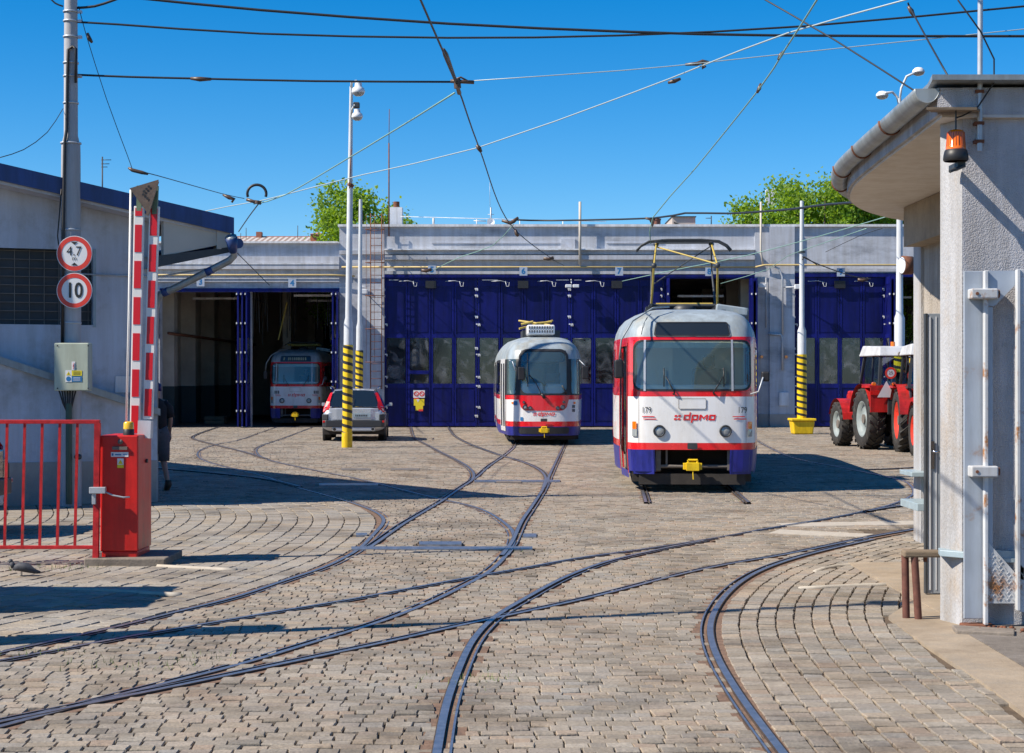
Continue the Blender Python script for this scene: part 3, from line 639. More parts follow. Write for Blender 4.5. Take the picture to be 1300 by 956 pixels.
def tram_classic(loc, rz, label, number, dark=False):
    e = empty('tram', loc, rz, label, 'tram')
    t = Shell([(0,0),(.45,.015),(.78,.05),(.93,.12),(1.0,.25),(1.04,.50),(1.12,1.3),(1.20,2.1),(1.245,3.0),(1.25,4.0),(1.25,7.0)], 14.,
              ([.2, .69, 1.6, 2.4, 2.52, 2.62, 2.74, 2.84, 2.92, 2.98, 3.02, 3.04], [.97, 1, 1.0, .995, .985, .965, .92, .85, .74, .56, .34, .02]),
              ([.2, .69, 1.6, 2.46, 2.52, 2.72, 2.82, 2.90, 2.96, 3.01, 3.04], [.0, 0, .02, .10, .115, .19, .30, .5, .9, 1.8, 4.5]))
    WS = (-.97, .97, 1.63, 2.45); holes = [WS]; sides = []
    for sd_ in (-1, 1):
        ys = [2.75, 4.25, 5.75, 8.3, 9.8, 11.3] if sd_ < 0 else [.75, 2.2, 3.75, 5.25, 6.75, 8.25, 9.75, 11.2]
        for y in ys:
            a, b = sorted((t.s_of_y(y, sd_), t.s_of_y(y + 1.25, sd_))); sides.append((a, b, 1.68, 2.34))
    holes += sides; DZ = .34; doors = []
    for y in (.42, 6.95, 12.5)[:2]:
        a, b = sorted((t.s_of_y(y, -1), t.s_of_y(y + 1.15, -1))); doors.append((a, b, DZ, 2.38))
    holes2 = holes + [(a, b, .69, 2.38) for a, b, _, _ in doors]
    def colour(s, z):
        if z < .80: return 1
        if z < 1.54: return 0
        if z < 2.50: return 1
        return 2
    mb = t.grid([], [.69, .80, 1.54, 1.63, 2.50, 2.62, 2.74, 2.84, 2.92, 2.98, 3.02, 3.04], holes2, colour)
    for h in [WS] : t.corner(mb, *h, .16, 1)
    for h in sides: t.corner(mb, *h, .09, 1)
    top = [t.at(s, 3.04) for s in np.linspace(0, t.T, 40, endpoint=False)]; mb.add(top, [tuple(range(40))], 2)
    mb.build('body', ['white', 'red', 'troof'], e, local=True)
    mb = MB(); t.frame(mb, *WS, .16, .028, .008)
    for h in sides: t.frame(mb, *h, .09, .025, .008)
    mb.build('window_seal', 'black', e, local=True)
    mb = MB(); t.patch(mb, WS[0] + .02, WS[1] - .02, WS[2] + .02, WS[3] - .02, .15, .002); wsn = mb.build('windscreen', 'tint', e, local=True)
    mb = MB()
    for s in (-.76, .64): t.patch(mb, s - .017, s + .017, WS[2], WS[3], .001, .010)
    mb.build('window_bar', 'galv', wsn, local=True)
    mb = MB(); t.patch(mb, WS[0] + .06, WS[1] - .06, WS[3] - .13, WS[3] - .03, .04, -.012); mb.build('sun_blind', 'cabinet', wsn, local=True)
    for h in sides:
        mb = MB(); t.patch(mb, h[0] + .02, h[1] - .02, h[2] + .02, h[3] - .02, .08, .002); mb.build('side_window', 'tintd', e, local=True)
    # folding doors on the viewer's left
    for a, b, z0, z1 in doors:
        mb = MB(); ym = abs(b - a) / 4
        for q in range(4):
            t.patch(mb, a + ym * q + .01, a + ym * (q + 1) - .01, z0, z1 - .02, .02, -.02 - .03 * (q % 2), 1 if q in (1, 2) else 0)
        for s in (a, b): t.patch(mb, s - .035, s + .035, z0 - .04, z1 + .04, .004, .008)
        t.patch(mb, a, b, z1 - .02, z1 + .04, .004, .008)
        d = mb.build('folding_door', ['red', 'black'], e, local=True)
        for q in range(4):
            mb = MB(); t.patch(mb, a + ym * q + .06, a + ym * (q + 1) - .06, .62, z1 - .1, .04, -.008 - .03 * (q % 2)); mb.build('door_pane', 'gdark', d, local=True)
    # skirt
    for sd_ in (-1, 1):
        mb = MB()
        marks = [.60, .97, t.s_of_y(1.6, 1), t.s_of_y(1.95, 1), t.s_of_y(4., 1), t.s_of_y(10., 1), t.s_of_y(12.6, 1)]
        s0 = .60
        while s0 < t.s_of_y(13.4, 1):
            s1 = s0 + .11; sm_ = (s0 + s1) / 2 * sd_
            z0 = .34 if abs(sm_) < 1.1 else .30
            if not any(a < sm_ < b for a, b, _, _ in doors):
                v = [t.at(s0 * sd_, z0, .004), t.at(s1 * sd_, z0, .004), t.at(s1 * sd_, .69, .004), t.at(s0 * sd_, .69, .004)]; mb.add(v, [(0, 1, 2, 3)], 0, False)
            else:
                v = [t.at(s0 * sd_, .22, .006), t.at(s1 * sd_, .22, .006), t.at(s1 * sd_, .34, .006), t.at(s0 * sd_, .34, .006)]; mb.add(v, [(0, 1, 2, 3)], 0, False)
            s0 = s1
        v = [t.at(sd_ * s, z, o) for o in (.012, -.05) for s, z in ((.62, .30), (.98, .30), (.98, .69), (.62, .69))]
        mb.add(v, [(0, 1, 2, 3), (4, 7, 6, 5), (0, 4, 5, 1), (1, 5, 6, 2), (2, 6, 7, 3), (3, 7, 4, 0)])
        mb.build('skirt', 'blue', e, local=True)
    mb = MB(); mb.box(-.9, .9, .9, 13.1, .30, .72); mb.box(-.98, .98, 1.2, 12.8, .5, .75); mb.box(-.85, .85, .12, .2, .13, .3)
    for y in (2.4, 4.3, 9.7, 11.6): wheelset(mb, y)
    for y0, y1 in ((2.0, 4.7), (9.3, 12.0)): mb.box(-1.02, -.9, y0, y1, .22, .5); mb.box(.9, 1.02, y0, y1, .22, .5)
    mb.box(-.95, .95, .25, 1.3, .17, .30)
    mb.build('underframe', 'under', e, local=True)
    mb = MB(); mb.cyl((-.6, .13, .42), (.62, .13, .42), .028); mb.box(-.58, -.5, .1, .16, .36, .68); mb.box(.56, .62, .1, .16, .36, .68); mb.box(-.42, -.39, .13, .16, .44, .69)
    mb.build('bumper_bar', 'grime', e, local=True)
    coupler(e, .43, -.02, .85)
    # front fittings
    for s in (-.525, .525): lamp(e, t, s, .99, .08, 'headlight')
    for s in (-.93, .93):
        mb = MB(); t.patch(mb, s - .04, s + .04, 1.02, 1.14, .01, .02); o = mb.build('indicator', 'amber', e, local=True)
        mb = MB(); t.patch(mb, s - .045, s + .045, .90, 1.02, .01, .018); mb.build('tail_lamp', 'lampglass', o, local=True)
    mb = MB(); t.patch(mb, -.60, .60, 2.525, 2.725, .03, .012); db = mb.build('destination_box', 'gdark', e, local=True)
    if dark:
        mb = MB(); [t.patch(mb, -.5 + .0 + i * .075 + (.12 if i else 0), -.5 + i * .075 + (.12 if i else 0) + random.choice([.03, .045, .055]), 2.57, 2.68, .01, .018) for i in range(11)]; mb.build('destination_text', 'pdest', db, local=True)
    mb = MB(); t.frame(mb, -.62, .62, 2.51, 2.74, .04, .018, .016); mb.build('box_frame', 'black', db, local=True)
    mb = MB(); t.patch(mb, -.22, .22, 1.34, 1.51, .02, .009, 0); t.frame(mb, -.22, .22, 1.34, 1.51, .02, .006, .012, 1); mb.build('hatch', ['white', 'grime'], e, local=True)
    mb = MB(); t.poly(mb, LOGO, .07, 1.16, .092, .006, 0, 1.12, .16); mb.build('logo', 'red', e, local=True)
    mb = MB()
    for s in (-.73, .80):
        if number: t.poly(mb, text_geo(number, 1, .0), s, 1.32, .135, .009, 0, .8)
        else: [t.patch(mb, s + d, s + d + .045, 1.26, 1.38, .01, .009) for d in (-.09, -.02, .05)]
    mb.build('fleet_number', 'dark', e, local=True)
    mb = MB()
    for s in (-.70, .74):
        for k, z in enumerate((1.22, 1.18)): t.patch(mb, s - .10 + .02 * k, s + .10 + .03 * k, z - .007, z + .007, .002, .009)
    mb.build('small_lettering', 'red', e, local=True)
    mb = MB(); t.patch(mb, -.835, -.828, 2.54, 2.90, .001, .004); mb.build('roof_seam', 'dark', e, local=True)
    for a_, b_, c_, d_ in ((-.86, -.855, .80, 1.54), (.86, .865, .80, 1.54)):
        mb = MB(); t.patch(mb, a_, b_, c_, d_, .001, .003); mb.build('panel_seam', 'grime', e, local=True)
    mb = MB(); t.patch(mb, -.08, .08, .70, .80, .02, .03); mb.build('tow_eye', 'dark', e, local=True)
    for s, d in ((-.28, -1), (.33, 1)):
        a = t.at(s, 1.60, .05); mb = MB(); mb.tube([t.at(s + d * .02, 1.58, .01), a, t.at(s - .14 if d < 0 else s + .16, 1.86, .035)], .012, 6, rs=[.02, .014, .007]); c = t.at(s + d * .17 - (.0), 2.0, .03); c2 = t.at(s + d * .17, 1.70, .03)
        mb.tube([c, c2], .009, 6); mb.build('wiper', 'black', e, local=True)
    # mirrors
    mirror(e, [(-.35, .62, 3.0), (-.62, .35, 2.97), (-.95, .0, 2.75), (-1.13, -.02, 2.45), (-1.17, 0, 2.1)], (-1.17, .0, 1.98), (.14, .30), m='troof')
    mirror(e, [(.93, .05, 1.58), (1.05, -.02, 1.62), (1.12, -.03, 1.85)], (1.16, 0, 1.86), (.13, .16))
    # cab interior
    mb = MB(); mb.prism([(-.9, .16), (-.5, .06), (.5, .06), (.9, .16), (.95, .5), (-.95, .5)], 1.5, 1.73); mb.build('dashboard', 'dash', e, local=True, bevel=.03)
    mb = MB(); mb.box(.05, .60, .95, 1.2, .9, 2.0); mb.box(.22, .42, .97, 1.1, 2.0, 2.22); mb.box(0.05, .6, .6, 1.1, 1.1, 1.3); mb.build('driver_seat', 'seat', e, local=True, bevel=.05)
    mb = MB(); mb.box(-.98, .98, 1.9, 1.94, .9, 1.7); mb.box(-.98, -.25, 1.9, 1.94, 1.7, 2.6, 0); mb.box(.75, .98, 1.9, 1.94, 1.35, 2.6); mb.box(-1.15, 1.15, 5, 5.05, .9, 2.7); mb.prism([(-.85, .35), (.85, .35), (1.15, 3.2), (1.15, 10.8), (.85, 13.5), (-.85, 13.5), (-1.15, 10.8), (-1.15, 3.2)], .84, .88)
    for y in np.arange(3.2, 12.5, .9):
        for x in (-.95, .55): mb.box(x, x + .42, y, y + .08, 1.0, 1.75)
    mb.build('interior', 'cream', e, local=True)
    return e, t
def pantograph(e, y0, ztop, up=True):
    zb = 3.12; mb = MB(); w = .60
    if up:
        head = ztop; kz = zb + (head - zb) * .58
        for y in (y0 - .25, y0 + .25):
            mb.cyl((-w, y, zb), (w, y, zb), .035, mi=1)
        for s in (-1, 1):
            mb.cyl((s * w, y0 - .5, zb), (s * w, y0 + .5, zb), .03, mi=1)
            mb.cyl((s * (w - .02), y0 - .25, zb), (s * (w - .05 + .12 * 0), y0 - .85, kz), .019, mi=0); mb.cyl((s * (w - .02), y0 + .25, zb), (s * (w - .05), y0 + .85, kz), .018, mi=1)
            mb.cyl((s * (w - .05), y0 - .85, kz), (s * (w - .11), y0 - .06, head - .05), .017, mi=0); mb.cyl((s * (w - .05), y0 + .85, kz), (s * (w - .11), y0 + .06, head - .05), .016, mi=1)
            mb.sphere((s * (w - .05), y0 - .85, kz), .05, 10, 1); mb.sphere((s * (w - .11), y0, head - .05), .05, 10, 1); mb.box(s * w - .08, s * w + .08, y0 - .4, y0 + .4, zb - .1, zb - .02, 1)
        mb.cyl((-.49, y0 - .06, head - .1), (.55, y0 - .85, kz + .02), .014, mi=0); mb.cyl((.49, y0 + .06, head - .08), (-.55, y0 + .85, kz - .25), .010, mi=1)
        mb.cyl((-.5, y0 - .25, zb + .03), (.5, y0 - .25, zb + .03), .02, mi=0)
        pc = mb.build('pantograph_frame', ['panyel', 'dark'], e, local=True)
        hb = MB()
        for y in (y0 - .14, y0 + .14):
            hb.tube([(-.84, y, head - .17), (-.76, y, head - .08), (-.62, y, head - .005), (-.3, y, head + .02), (.3, y, head + .02), (.62, y, head - .005), (.76, y, head - .08), (.84, y, head - .17)], .017, 8)
        hb.box(-.5, .5, y0 - .15, y0 + .15, head - .035, head - .02); hb.build('collector_head', 'dark', pc, local=True)
    else:
        for y in (y0 - .6, y0 + .6): mb.cyl((-w, y, zb + .1), (w, y, zb + .1), .03, mi=0)
        for s in (-1, 1): mb.cyl((s * w, y0 - .9, zb + .12), (s * w, y0 + .9, zb + .16), .025, mi=0)
        mb.tube([(-.8, y0, zb + .1), (-.6, y0, zb + .22), (.6, y0, zb + .22), (.8, y0, zb + .1)], .025, mi=1)
        mb.build('pantograph_frame', ['panyel', 'dark'], e, local=True)
    mb = MB(); mb.lathe((0, y0 - .2, 3.02), [(.2, 0), (.2, .07), (.13, .12), (.001, .13)], 20); mb.box(-.7, .7, y0 - .7, y0 + .7, 2.98, 3.03); mb.build('roof_equipment', 'dark', e, local=True)
    mb = MB(); X = Matrix.Translation((.82, y0 - .3, 3.02)) @ Matrix.Rotation(math.radians(8), 4, 'Y'); mb.box(-.28, .28, -.3, .9, -.06, .08, X=X); mb.build('resistor_box', 'troof', e, local=True, bevel=.02)
TX, TY = G(879, 626)
e1, t1_ = tram_classic((TX, TY, 0), -math.atan(.057), 'large red and white tram numbered 179 with raised pantograph standing in the sun', '179')
pantograph(e1, 3.3, 4.28)
e3, t3_ = tram_classic((-8.45, 67.6, 0), math.radians(1), 'red and white tram parked in the shade inside the open shed bay', '', dark=True)
pantograph(e3, 3.4, 3.2, False)

def tram_low():
    S = 46.2; Y = F / S; e = empty('tram', ((690.5 - 650) / S, Y, 0), math.radians(1.2), 'smaller rounded tram with big dark windscreen and white roof box in front of blue doors', 'tram')
    t = Shell([(0,0),(.35,.02),(.62,.07),(.85,.20),(.98,.42),(1.03,.75),(1.08,1.3),(1.16,2.2),(1.23,3.2),(1.24,4.2),(1.24,7.5)], 15.,
              ([.25, .5, 1.4, 2.3, 2.5, 2.65, 2.8, 2.92, 3.0, 3.05, 3.08], [.96, .985, 1.0, .99, .97, .93, .86, .74, .56, .34, .02]),
              ([.25, .5, 1.4, 2.3, 2.6, 2.8, 2.92, 3.0, 3.05, 3.08], [.0, 0, .03, .13, .22, .38, .65, 1.2, 2.2, 5.]))
    WS = (-.66, .66, 1.40, 2.62); Q1 = (-1.26, -.79, 1.42, 2.38); Q2 = (.79, 1.26, 1.42, 2.38); sides = []
    for sd_ in (-1, 1):
        for y in ([2.5, 4.0, 7.2, 8.8, 12.4] if sd_ < 0 else [1.0, 2.6, 4.2, 5.8, 7.4, 9., 10.6, 12.2]):
            a, b = sorted((t.s_of_y(y, sd_), t.s_of_y(y + 1.35, sd_))); sides.append((a, b, 1.42, 2.30))
    holes = [WS, Q1, Q2] + sides; doors = []
    for y in (.95, 5.6, 10.6): a, b = sorted((t.s_of_y(y, -1), t.s_of_y(y + 1.25, -1))); doors.append((a, b, .42, 2.34))
    def colour(s, z):
        if z < .52: return 3
        if z < .66: return 1
        if z < 1.26: return 0
        if z < 1.38: return 1
        if z < 2.38: return 4
        return 2
    mb = t.grid([], [.27, .52, .66, 1.26, 1.38, 2.38, 2.5, 2.65, 2.8, 2.92, 3.0, 3.05, 3.08], holes + doors, colour)
    t.corner(mb, *WS, .18, 4); t.corner(mb, *Q1, .05, 4); t.corner(mb, *Q2, .05, 4)
    for h in sides: t.corner(mb, *h, .07, 4)
    top = [t.at(s, 3.08) for s in np.linspace(0, t.T, 40, endpoint=False)]; mb.add(top, [tuple(range(40))], 2)
    mb.build('body', ['white', 'red', 'troof', 'blue', 'black'], e, local=True)
    mb = MB(); t.frame(mb, WS[0] - .05, WS[1] + .05, WS[2] - .04, WS[3] + .04, .22, .07, .012); mb.build('windscreen_frame', 'black', e, local=True)
    mb = MB(); t.patch(mb, *WS, .17, .004); w_ = mb.build('windscreen', 'tint', e, local=True)
    mb = MB(); t.patch(mb, -.62, .62, 2.30, 2.6, .1, -.02); mb.build('destination_display', 'gdark', w_, local=True)
    for q in (Q1, Q2): mb = MB(); t.patch(mb, *q, .05, .004); mb.build('quarter_window', 'tint', e, local=True)
    for h in sides: mb = MB(); t.patch(mb, *h, .06, .004); mb.build('side_window', 'tintd', e, local=True)
    for a, b, z0, z1 in doors:
        mb = MB(); hm_ = (a + b) / 2
        for p, q in ((a, hm_), (hm_, b)): t.frame(mb, p + .005, q - .005, z0 - .05, z1 + .06, .02, .13, .014)
        d = mb.build('door', 'white', e, local=True)
        for p, q in ((a, hm_), (hm_, b)): mb = MB(); t.patch(mb, p + .09, q - .09, z0 + .08, z1 - .05, .05, .006); mb.build('door_pane', 'gdark', d, local=True)
    # red lamp panel under the windscreen
    mb = MB(); n = 24; V = []
    for i in range(n + 1):
        s = -.70 + 1.4 * i / n; d = max(0, abs(s) - .48) / .22; zb = .96 + .30 * (1 - math.sqrt(max(0, 1 - d * d)))
        for j in range(4): V.append(t.at(s, zb + (1.375 - zb) * j / 3, .012))
    mb.add(V, [(i * 4 + j, (i + 1) * 4 + j, (i + 1) * 4 + j + 1, i * 4 + j + 1) for i in range(n) for j in range(3)], 0, True); rp = mb.build('lamp_panel', 'red', e, local=True)
    for s, z, r in ((-.52, 1.05, .055), (-.38, 1.03, .045), (.38, 1.03, .045), (.52, 1.05, .055), (-.55, 1.19, .03), (.55, 1.19, .03)): lamp(e, t, s, z, r, 'headlight', off=.02)
    mb = MB(); t.poly(mb, LOGO, .03, .82, .085, .010, 0, 1.1, .22); mb.build('logo', 'red', e, local=True)
    mb = MB(); t.patch(mb, -.72, .72, .32, .50, .06, .012); mb.build('front_recess', 'black', e, local=True)
    mb = MB(); t.patch(mb, -.09, .09, .66, .74, .02, .05); mb.build('tow_eye', 'dark', e, local=True)
    coupler(e, .42, -.10, .8)
    mb = MB(); t.patch(mb, -.94, -.86, 1.14, 1.20, .01, .015); t.patch(mb, .86, .94, 1.14, 1.20, .01, .015); mb.build('indicator', 'amber', e, local=True)
    mb = MB(); [t.patch(mb, .82 + d, .86 + d, zz_, zz_ + .08, .006, .010) for d in (0, .055) for zz_ in (.92, 1.03)]; t.patch(mb, -.86, -.74, 1.10, 1.22, .02, .010, 1); t.patch(mb, -.66, -.58, .68, .78, .005, .010, 1); mb.build('fleet_number', ['dark', 'stblue'], e, local=True)
    mb = MB(); c0 = t.at(-.42, 2.05, .04); mb.tube([t.at(-.02, 1.32, .05), t.at(-.22, 1.72, .05), t.at(-.40, 1.95, .05)], .012, 6); mb.tube([t.at(-.46, 2.55, .045), t.at(-.44, 1.62, .045)], .012, 6); mb.tube([t.at(.02, 1.30, .05), t.at(-.06, 1.42, .05)], .04, 8); mb.tube([t.at(.62, 1.42, .05), t.at(.50, 1.66, .05)], .02, 6)
    mb.build('wiper', 'black', e, local=True)
    mirror(e, [(-.95, .3, 2.35), (-.86, .02, 2.3), (-.78, -.02, 2.05)], (-.62, -.05, 1.98), (.18, .36)); mirror(e, [(1.0, .4, 2.35), (1.14, .2, 2.2)], (1.14, .1, 2.0), (.18, .36))
    mb = MB(); mb.box(-.42, .36, 1.3, 2.6, 3.08, 3.36); a_ = mb.build('roof_unit', 'white', e, local=True, bevel=.04)
    mb = MB()
    for i in range(10):
        for z in (3.14, 3.25): x = -.37 + i * .072; mb.box(x, x + .028, 1.285, 1.3, z, z + .07)
    mb.build('vent_slots', 'dark', a_, local=True)
    mb = MB(); mb.box(-.5, .6, 3.2, 5.4, 3.06, 3.26); mb.cyl((-.6, 3.0, 3.3), (.4, 3.6, 3.55), .03, mi=1); mb.cyl((-.6, 3.6, 3.55), (.3, 3.0, 3.4), .03, mi=1); mb.cyl((-.55, 2.9, 3.42), (-.2, 2.9, 3.5), .035, mi=1); mb.cyl((-.1, 3.1, 3.46), (.35, 3.1, 3.5), .03, mi=1)
    mb.tube([(.9, 1.0, 2.95), (1.1, .8, 2.95), (1.2, .8, 2.9)], .02, mi=0)
    mb.build('roof_equipment', ['dark', 'panyel'], e, local=True)
    mb = MB(); mb.box(-1.0, 1.0, .9, 14, .14, .45)
    for y in (2.2, 4.0, 11, 12.8): wheelset(mb, y)
    mb.box(-.9, .9, .35, .9, .15, .27); mb.build('underframe', 'under', e, local=True)
    mb = MB(); mb.box(-.62, -.02, .18, .5, 1.2, 1.72); mb.box(.05, .60, .18, .5, 1.2, 1.70); mb.build('dashboard', 'dash', e, local=True, bevel=.08)
    mb = MB(); mb.box(-1.0, 1.0, 1.7, 1.74, .6, 1.5); mb.box(.5, 1.0, 1.7, 1.74, 1.5, 2.6); mb.prism([(-.85, .5), (.85, .5), (1.1, 4), (1.1, 11), (.85, 14.4), (-.85, 14.4), (-1.1, 11), (-1.1, 4)], .36, .4); mb.box(.1, .5, 1.1, 1.3, 1.1, 2.0, 1); mb.build('interior', ['cream', 'seat'], e, local=True)
    return e
tram_low()
# ================================================================ depot
FY = 66.; S0 = F / FY
def fx(x): return (x - 650) / S0
def fz(y): return CH + (HZ - y) / S0
dep = empty('tram_depot', (0, FY, 0), 0, 'long grey tram shed with tall blue folding doors across the back of the yard', 'building')
ZT = fz(288); ZL = fz(309)
XA, XB, XC, XD, XE, XF = fx(203), fx(431), fx(488), fx(958), fx(1008), fx(1239)
HL, HM, HR = fz(370), fz(352), fz(350)
mb = MB()
mb.box(-24, XA, FY, FY + .5, 0, ZL); mb.box(XA, XB, FY, FY + .5, HL, ZL)
mb.box(XB, XC, FY - .03, FY + .5, 0, ZT); mb.box(XC, XD, FY, FY + .5, HM, ZT); mb.box(XD, XD + .55, FY - .05, FY + .5, 0, ZT)
mb.box(XD + .55, XE, FY - .16, FY + .5, 0, ZT); mb.box(XE, XF, FY, FY + .5, HR, ZT); mb.box(XF, 32, FY, FY + .5, 0, ZT)
mb.build('front_wall', 'facade', dep)
# thin posts between bays inside
mb = MB()
for x in (fx(312),): mb.box(x - .18, x + .18, FY + .1, FY + .5, 0, HL)
for x in (fx(606), fx(724), fx(842)): mb.box(x - .1, x + .1, FY + .25, FY + .5, 0, HM)
mb.build('bay_post', 'facade', dep)
# parapet cap, cornices, reveal trims
mb = MB(); mb.box(XB - .05, 32, FY - .12, FY + .6, ZT, ZT + .09); mb.box(-24, XB - .05, FY - .16, FY + .6, ZL, ZL + .07); mb.build('parapet_cap', 'whitetrim', dep)
mb = MB()
mb.box(XC + .02, XD - .02, FY - .10, FY, fz(323), fz(318)); mb.box(XC + .02, XD - .02, FY - .2, FY, fz(330), fz(324.5)); mb.box(XC + .02, XD - .02, FY - .06, FY, fz(348), fz(344))
mb.box(-24, XB, FY - .14, FY, fz(334), fz(326)); mb.box(-24, XB, FY - .2, FY, fz(342), fz(336)); mb.box(-24, XB, FY - .10, FY, fz(358), fz(354)); mb.box(XE, 32, FY - .08, FY, fz(345), fz(341)); mb.box(XB, XC, FY - .1, FY - .03, fz(323), fz(318))
mb.build('cornice', 'facade2', dep)
mb = MB(); mb.box(XC + .02, XD - .02, FY - .24, FY, fz(318), fz(316.3)); mb.box(-24, XB, FY - .22, FY, fz(336), fz(334.4)); mb.box(-24, XB, FY - .13, FY, fz(354), fz(353)); mb.build('cornice_flashing', 'whitetrim', dep)
mb = MB(); mb.box(XC + 1.8, fx(716), FY - .03, FY, fz(309), fz(306.5)); mb.box(fx(770), fx(842), FY - .03, FY, fz(309), fz(306.5)); mb.box(fx(712), fx(730), FY - .05, FY, fz(316), fz(303)); mb.build('render_patch', 'lwall', dep)
mb = MB(); mb.tube([(XB + .1, FY - .2, fz(339.5)), (XD, FY - .2, fz(339.5))], .034); mb.tube([(XD, FY - .2, fz(339.5)), (XD + .35, FY - .3, fz(337)), (31, FY - .3, fz(337))], .034); mb.tube([(-24, FY - .22, fz(349.5)), (XB - .3, FY - .22, fz(349.5)), (XB + .6, FY - .25, fz(351))], .034); mb.build('gas_pipe', 'pipey', dep)
mb = MB(); mb.tube([(fx(736), FY - .26, fz(257)), (fx(736), FY - .26, fz(337))], .05); mb.build('vent_pipe', 'soffit', dep); mb = MB(); mb.tube([(fx(965), FY - .2, fz(257)), (fx(965), FY - .2, fz(320)), (fx(967.5), FY - .24, fz(337))], .04); mb.build('vent_pipe', 'soffit', dep)
mb = MB(); mb.tube([(fx(974), FY - .25, fz(424)), (fx(990), FY - .25, fz(425)), (fx(992), FY - .25, fz(430)), (fx(992), FY - .25, fz(470))], .045); mb.tube([(fx(992), FY - .25, fz(425)), (fx(992), FY - .25, fz(352)), (fx(988), FY - .25, fz(342)), (fx(982), FY - .25, fz(339))], .04); mb.tube([(fx(972), FY - .1, fz(352)), (fx(972), FY - .1, fz(416))], .02); mb.build('drain_pipe', 'galv', dep)
mb = MB(); mb.box(fx(988), fx(1000), FY - .24, FY - .16, fz(515), fz(498)); mb.build('meter_hatch', 'whitetrim', dep, bevel=.01)
for x in (fx(966), fx(997)): MB().cyl((x, FY - .22, fz(453)), (x, FY - .1, fz(453)), .06, n=10).build('warning_button', 'amber', dep)
for a_, b_, c_ in ((XB - .02, XC, FY - .06), (XD, XD + .55, FY - .08), (XD + .55, XE, FY - .19)): MB().box(a_, b_, c_, c_ + .03, 0, .5).build('wall_base', 'plinth', dep)
mb = MB(); mb.box(XC - .10, XC, FY - .09, FY - .02, 0, HM); mb.box(XD, XD + .09, FY - .09, FY - .02, 0, HM); mb.build('door_surround', 'facade2', dep)
# blue lintels
mb = MB(); mb.box(XA, XB, FY - .05, FY + .02, HL - .02, HL + .12); mb.box(XC, XD, FY - .05, FY + .02, HM - .05, HM + .10); mb.box(XE, XF, FY - .05, FY + .02, HR - .05, HR + .10); mb.build('door_lintel', 'doorblue2', dep)
# door leaves
def leaf(x, w, top, hinge=0, X=None, door=False):
    z = [0.04, .14, 1.50, 1.62, 3.42, 3.52, top - .25, top - .04]; fw = .075
    mb = MB(); X = X or Matrix.Translation((x, FY + .06, 0))
    mb.box(.01, fw, 0, .06, .04, top, 0, X); mb.box(w - fw, w - .01, 0, .06, .04, top, 0, X)
    for a, b in ((.04, .16), (1.50, 1.66), (3.40, 3.54), (top - .28, top)): mb.box(fw, w - fw, 0, .06, a, b, 0, X)
    mb.box(fw, w - fw, .02, .045, .16, 1.50, 1, X); mb.box(fw, w - fw, .02, .045, 3.54, top - .28, 1, X)
    for a, b in ((.24, 1.42), (3.62, top - .36)): mb.box(fw + .05, w - fw - .05, .008, .02, a, b, 1, X)
    if door: mb.box(fw, w - fw, -.01, .05, 2.02, 2.16, 0, X)
    o = mb.build('door_leaf', ['doorblue2', 'doorblue'], dep)
    MB().box(fw + .02, w - fw - .02, .03, .036, 1.66, 3.40, 0, X).build('pane', 'film', o)
    if hinge:
        hb = MB()
        for zz_ in (.42, .75, 1.55, 1.9, 2.75, 3.0, 3.9, 4.2, 5.0, 5.25):
            if zz_ > top - .3: continue
            xx = .03 if hinge < 0 else w - .03; k = .05 if int(zz_ * 10) % 2 else -.04
            hb.box(xx - .02, xx + .07 * (1 if k > 0 else -1) , -.05, 0, zz_, zz_ + .05, 0, X); hb.box(xx + k, xx + k + .035, -.06, -.01, zz_ - .05, zz_ + .03, 0, X)
        hb.build('hinge', 'whitetrim', o)
    return o
TL = HM - .06; lw = 3.54 / 4
for b, (x0, nl) in enumerate(((488, 4), (606, 4), (724, 4))):
    for k in range(nl): leaf(fx(x0) + k * lw, lw, TL, -1 if k == 0 else (1 if k == 3 else 0), door=(b == 0 and k == 1))
for k in range(4): leaf(fx(1009) + k * .865, .865, HR - .06, 1 if k == 3 else (-1 if k == 0 else 0))
def folded(x, top, n=2, d=1):                    # leaves folded back at right angles to the wall
    for k in range(n):
        X = Matrix.Translation((x + k * .16 * d, FY - .78, 0)) @ Matrix.Rotation(math.radians(90), 4, 'Z'); leaf(0, .86, top, 0, X)
        hb = MB(); [hb.box(x + k * .16 * d - .09, x + k * .16 * d - .05, FY - .83, FY - .78, z, z + .07) for z in np.arange(.6, top, 1.1)]; hb.build('hinge', 'whitetrim', dep)
folded(fx(307), HL - .04, 3); folded(fx(426), HL - .04, 2); folded(fx(202) + .02, HL - .04, 1); folded(fx(848), TL, 1); folded(fx(953), TL, 2); folded(fx(1126), HR - .06, 3)
leaf(fx(842), lw * .12 + .1, TL)
# black boxes stand in for the dark wire gaps; hooks above the doors
for x in [fx(v) for v in (547, 664, 783, 1066)]: MB().box(x - .2, x + .2, FY - .1, FY + .03, HM - .42, HM - .14).build('wire_gap', 'black', dep)
for v in (518, 577, 635, 694, 755, 1037, 1096):
    x = fx(v); mb = MB(); mb.tube([(x - .35, FY - .06, HM - .16), (x, FY - .12, HM - .14), (x + .3, FY - .06, HM - .2)], .015, 6); mb.tube([(x + .2, FY - .1, HM - .16), (x + .24, FY - .14, HM - .35), (x + .33, FY - .14, HM - .36), (x + .35, FY - .1, HM - .2)], .012, 6); mb.build('door_holder', 'galv', dep)
for v0, v1 in ((494, 506), (612, 632), (706, 722), (729, 738)): MB().box(fx(v0), fx(v1), FY - .09, FY - .06, HM - .12, HM - .10).build('door_rail', 'galv', dep)
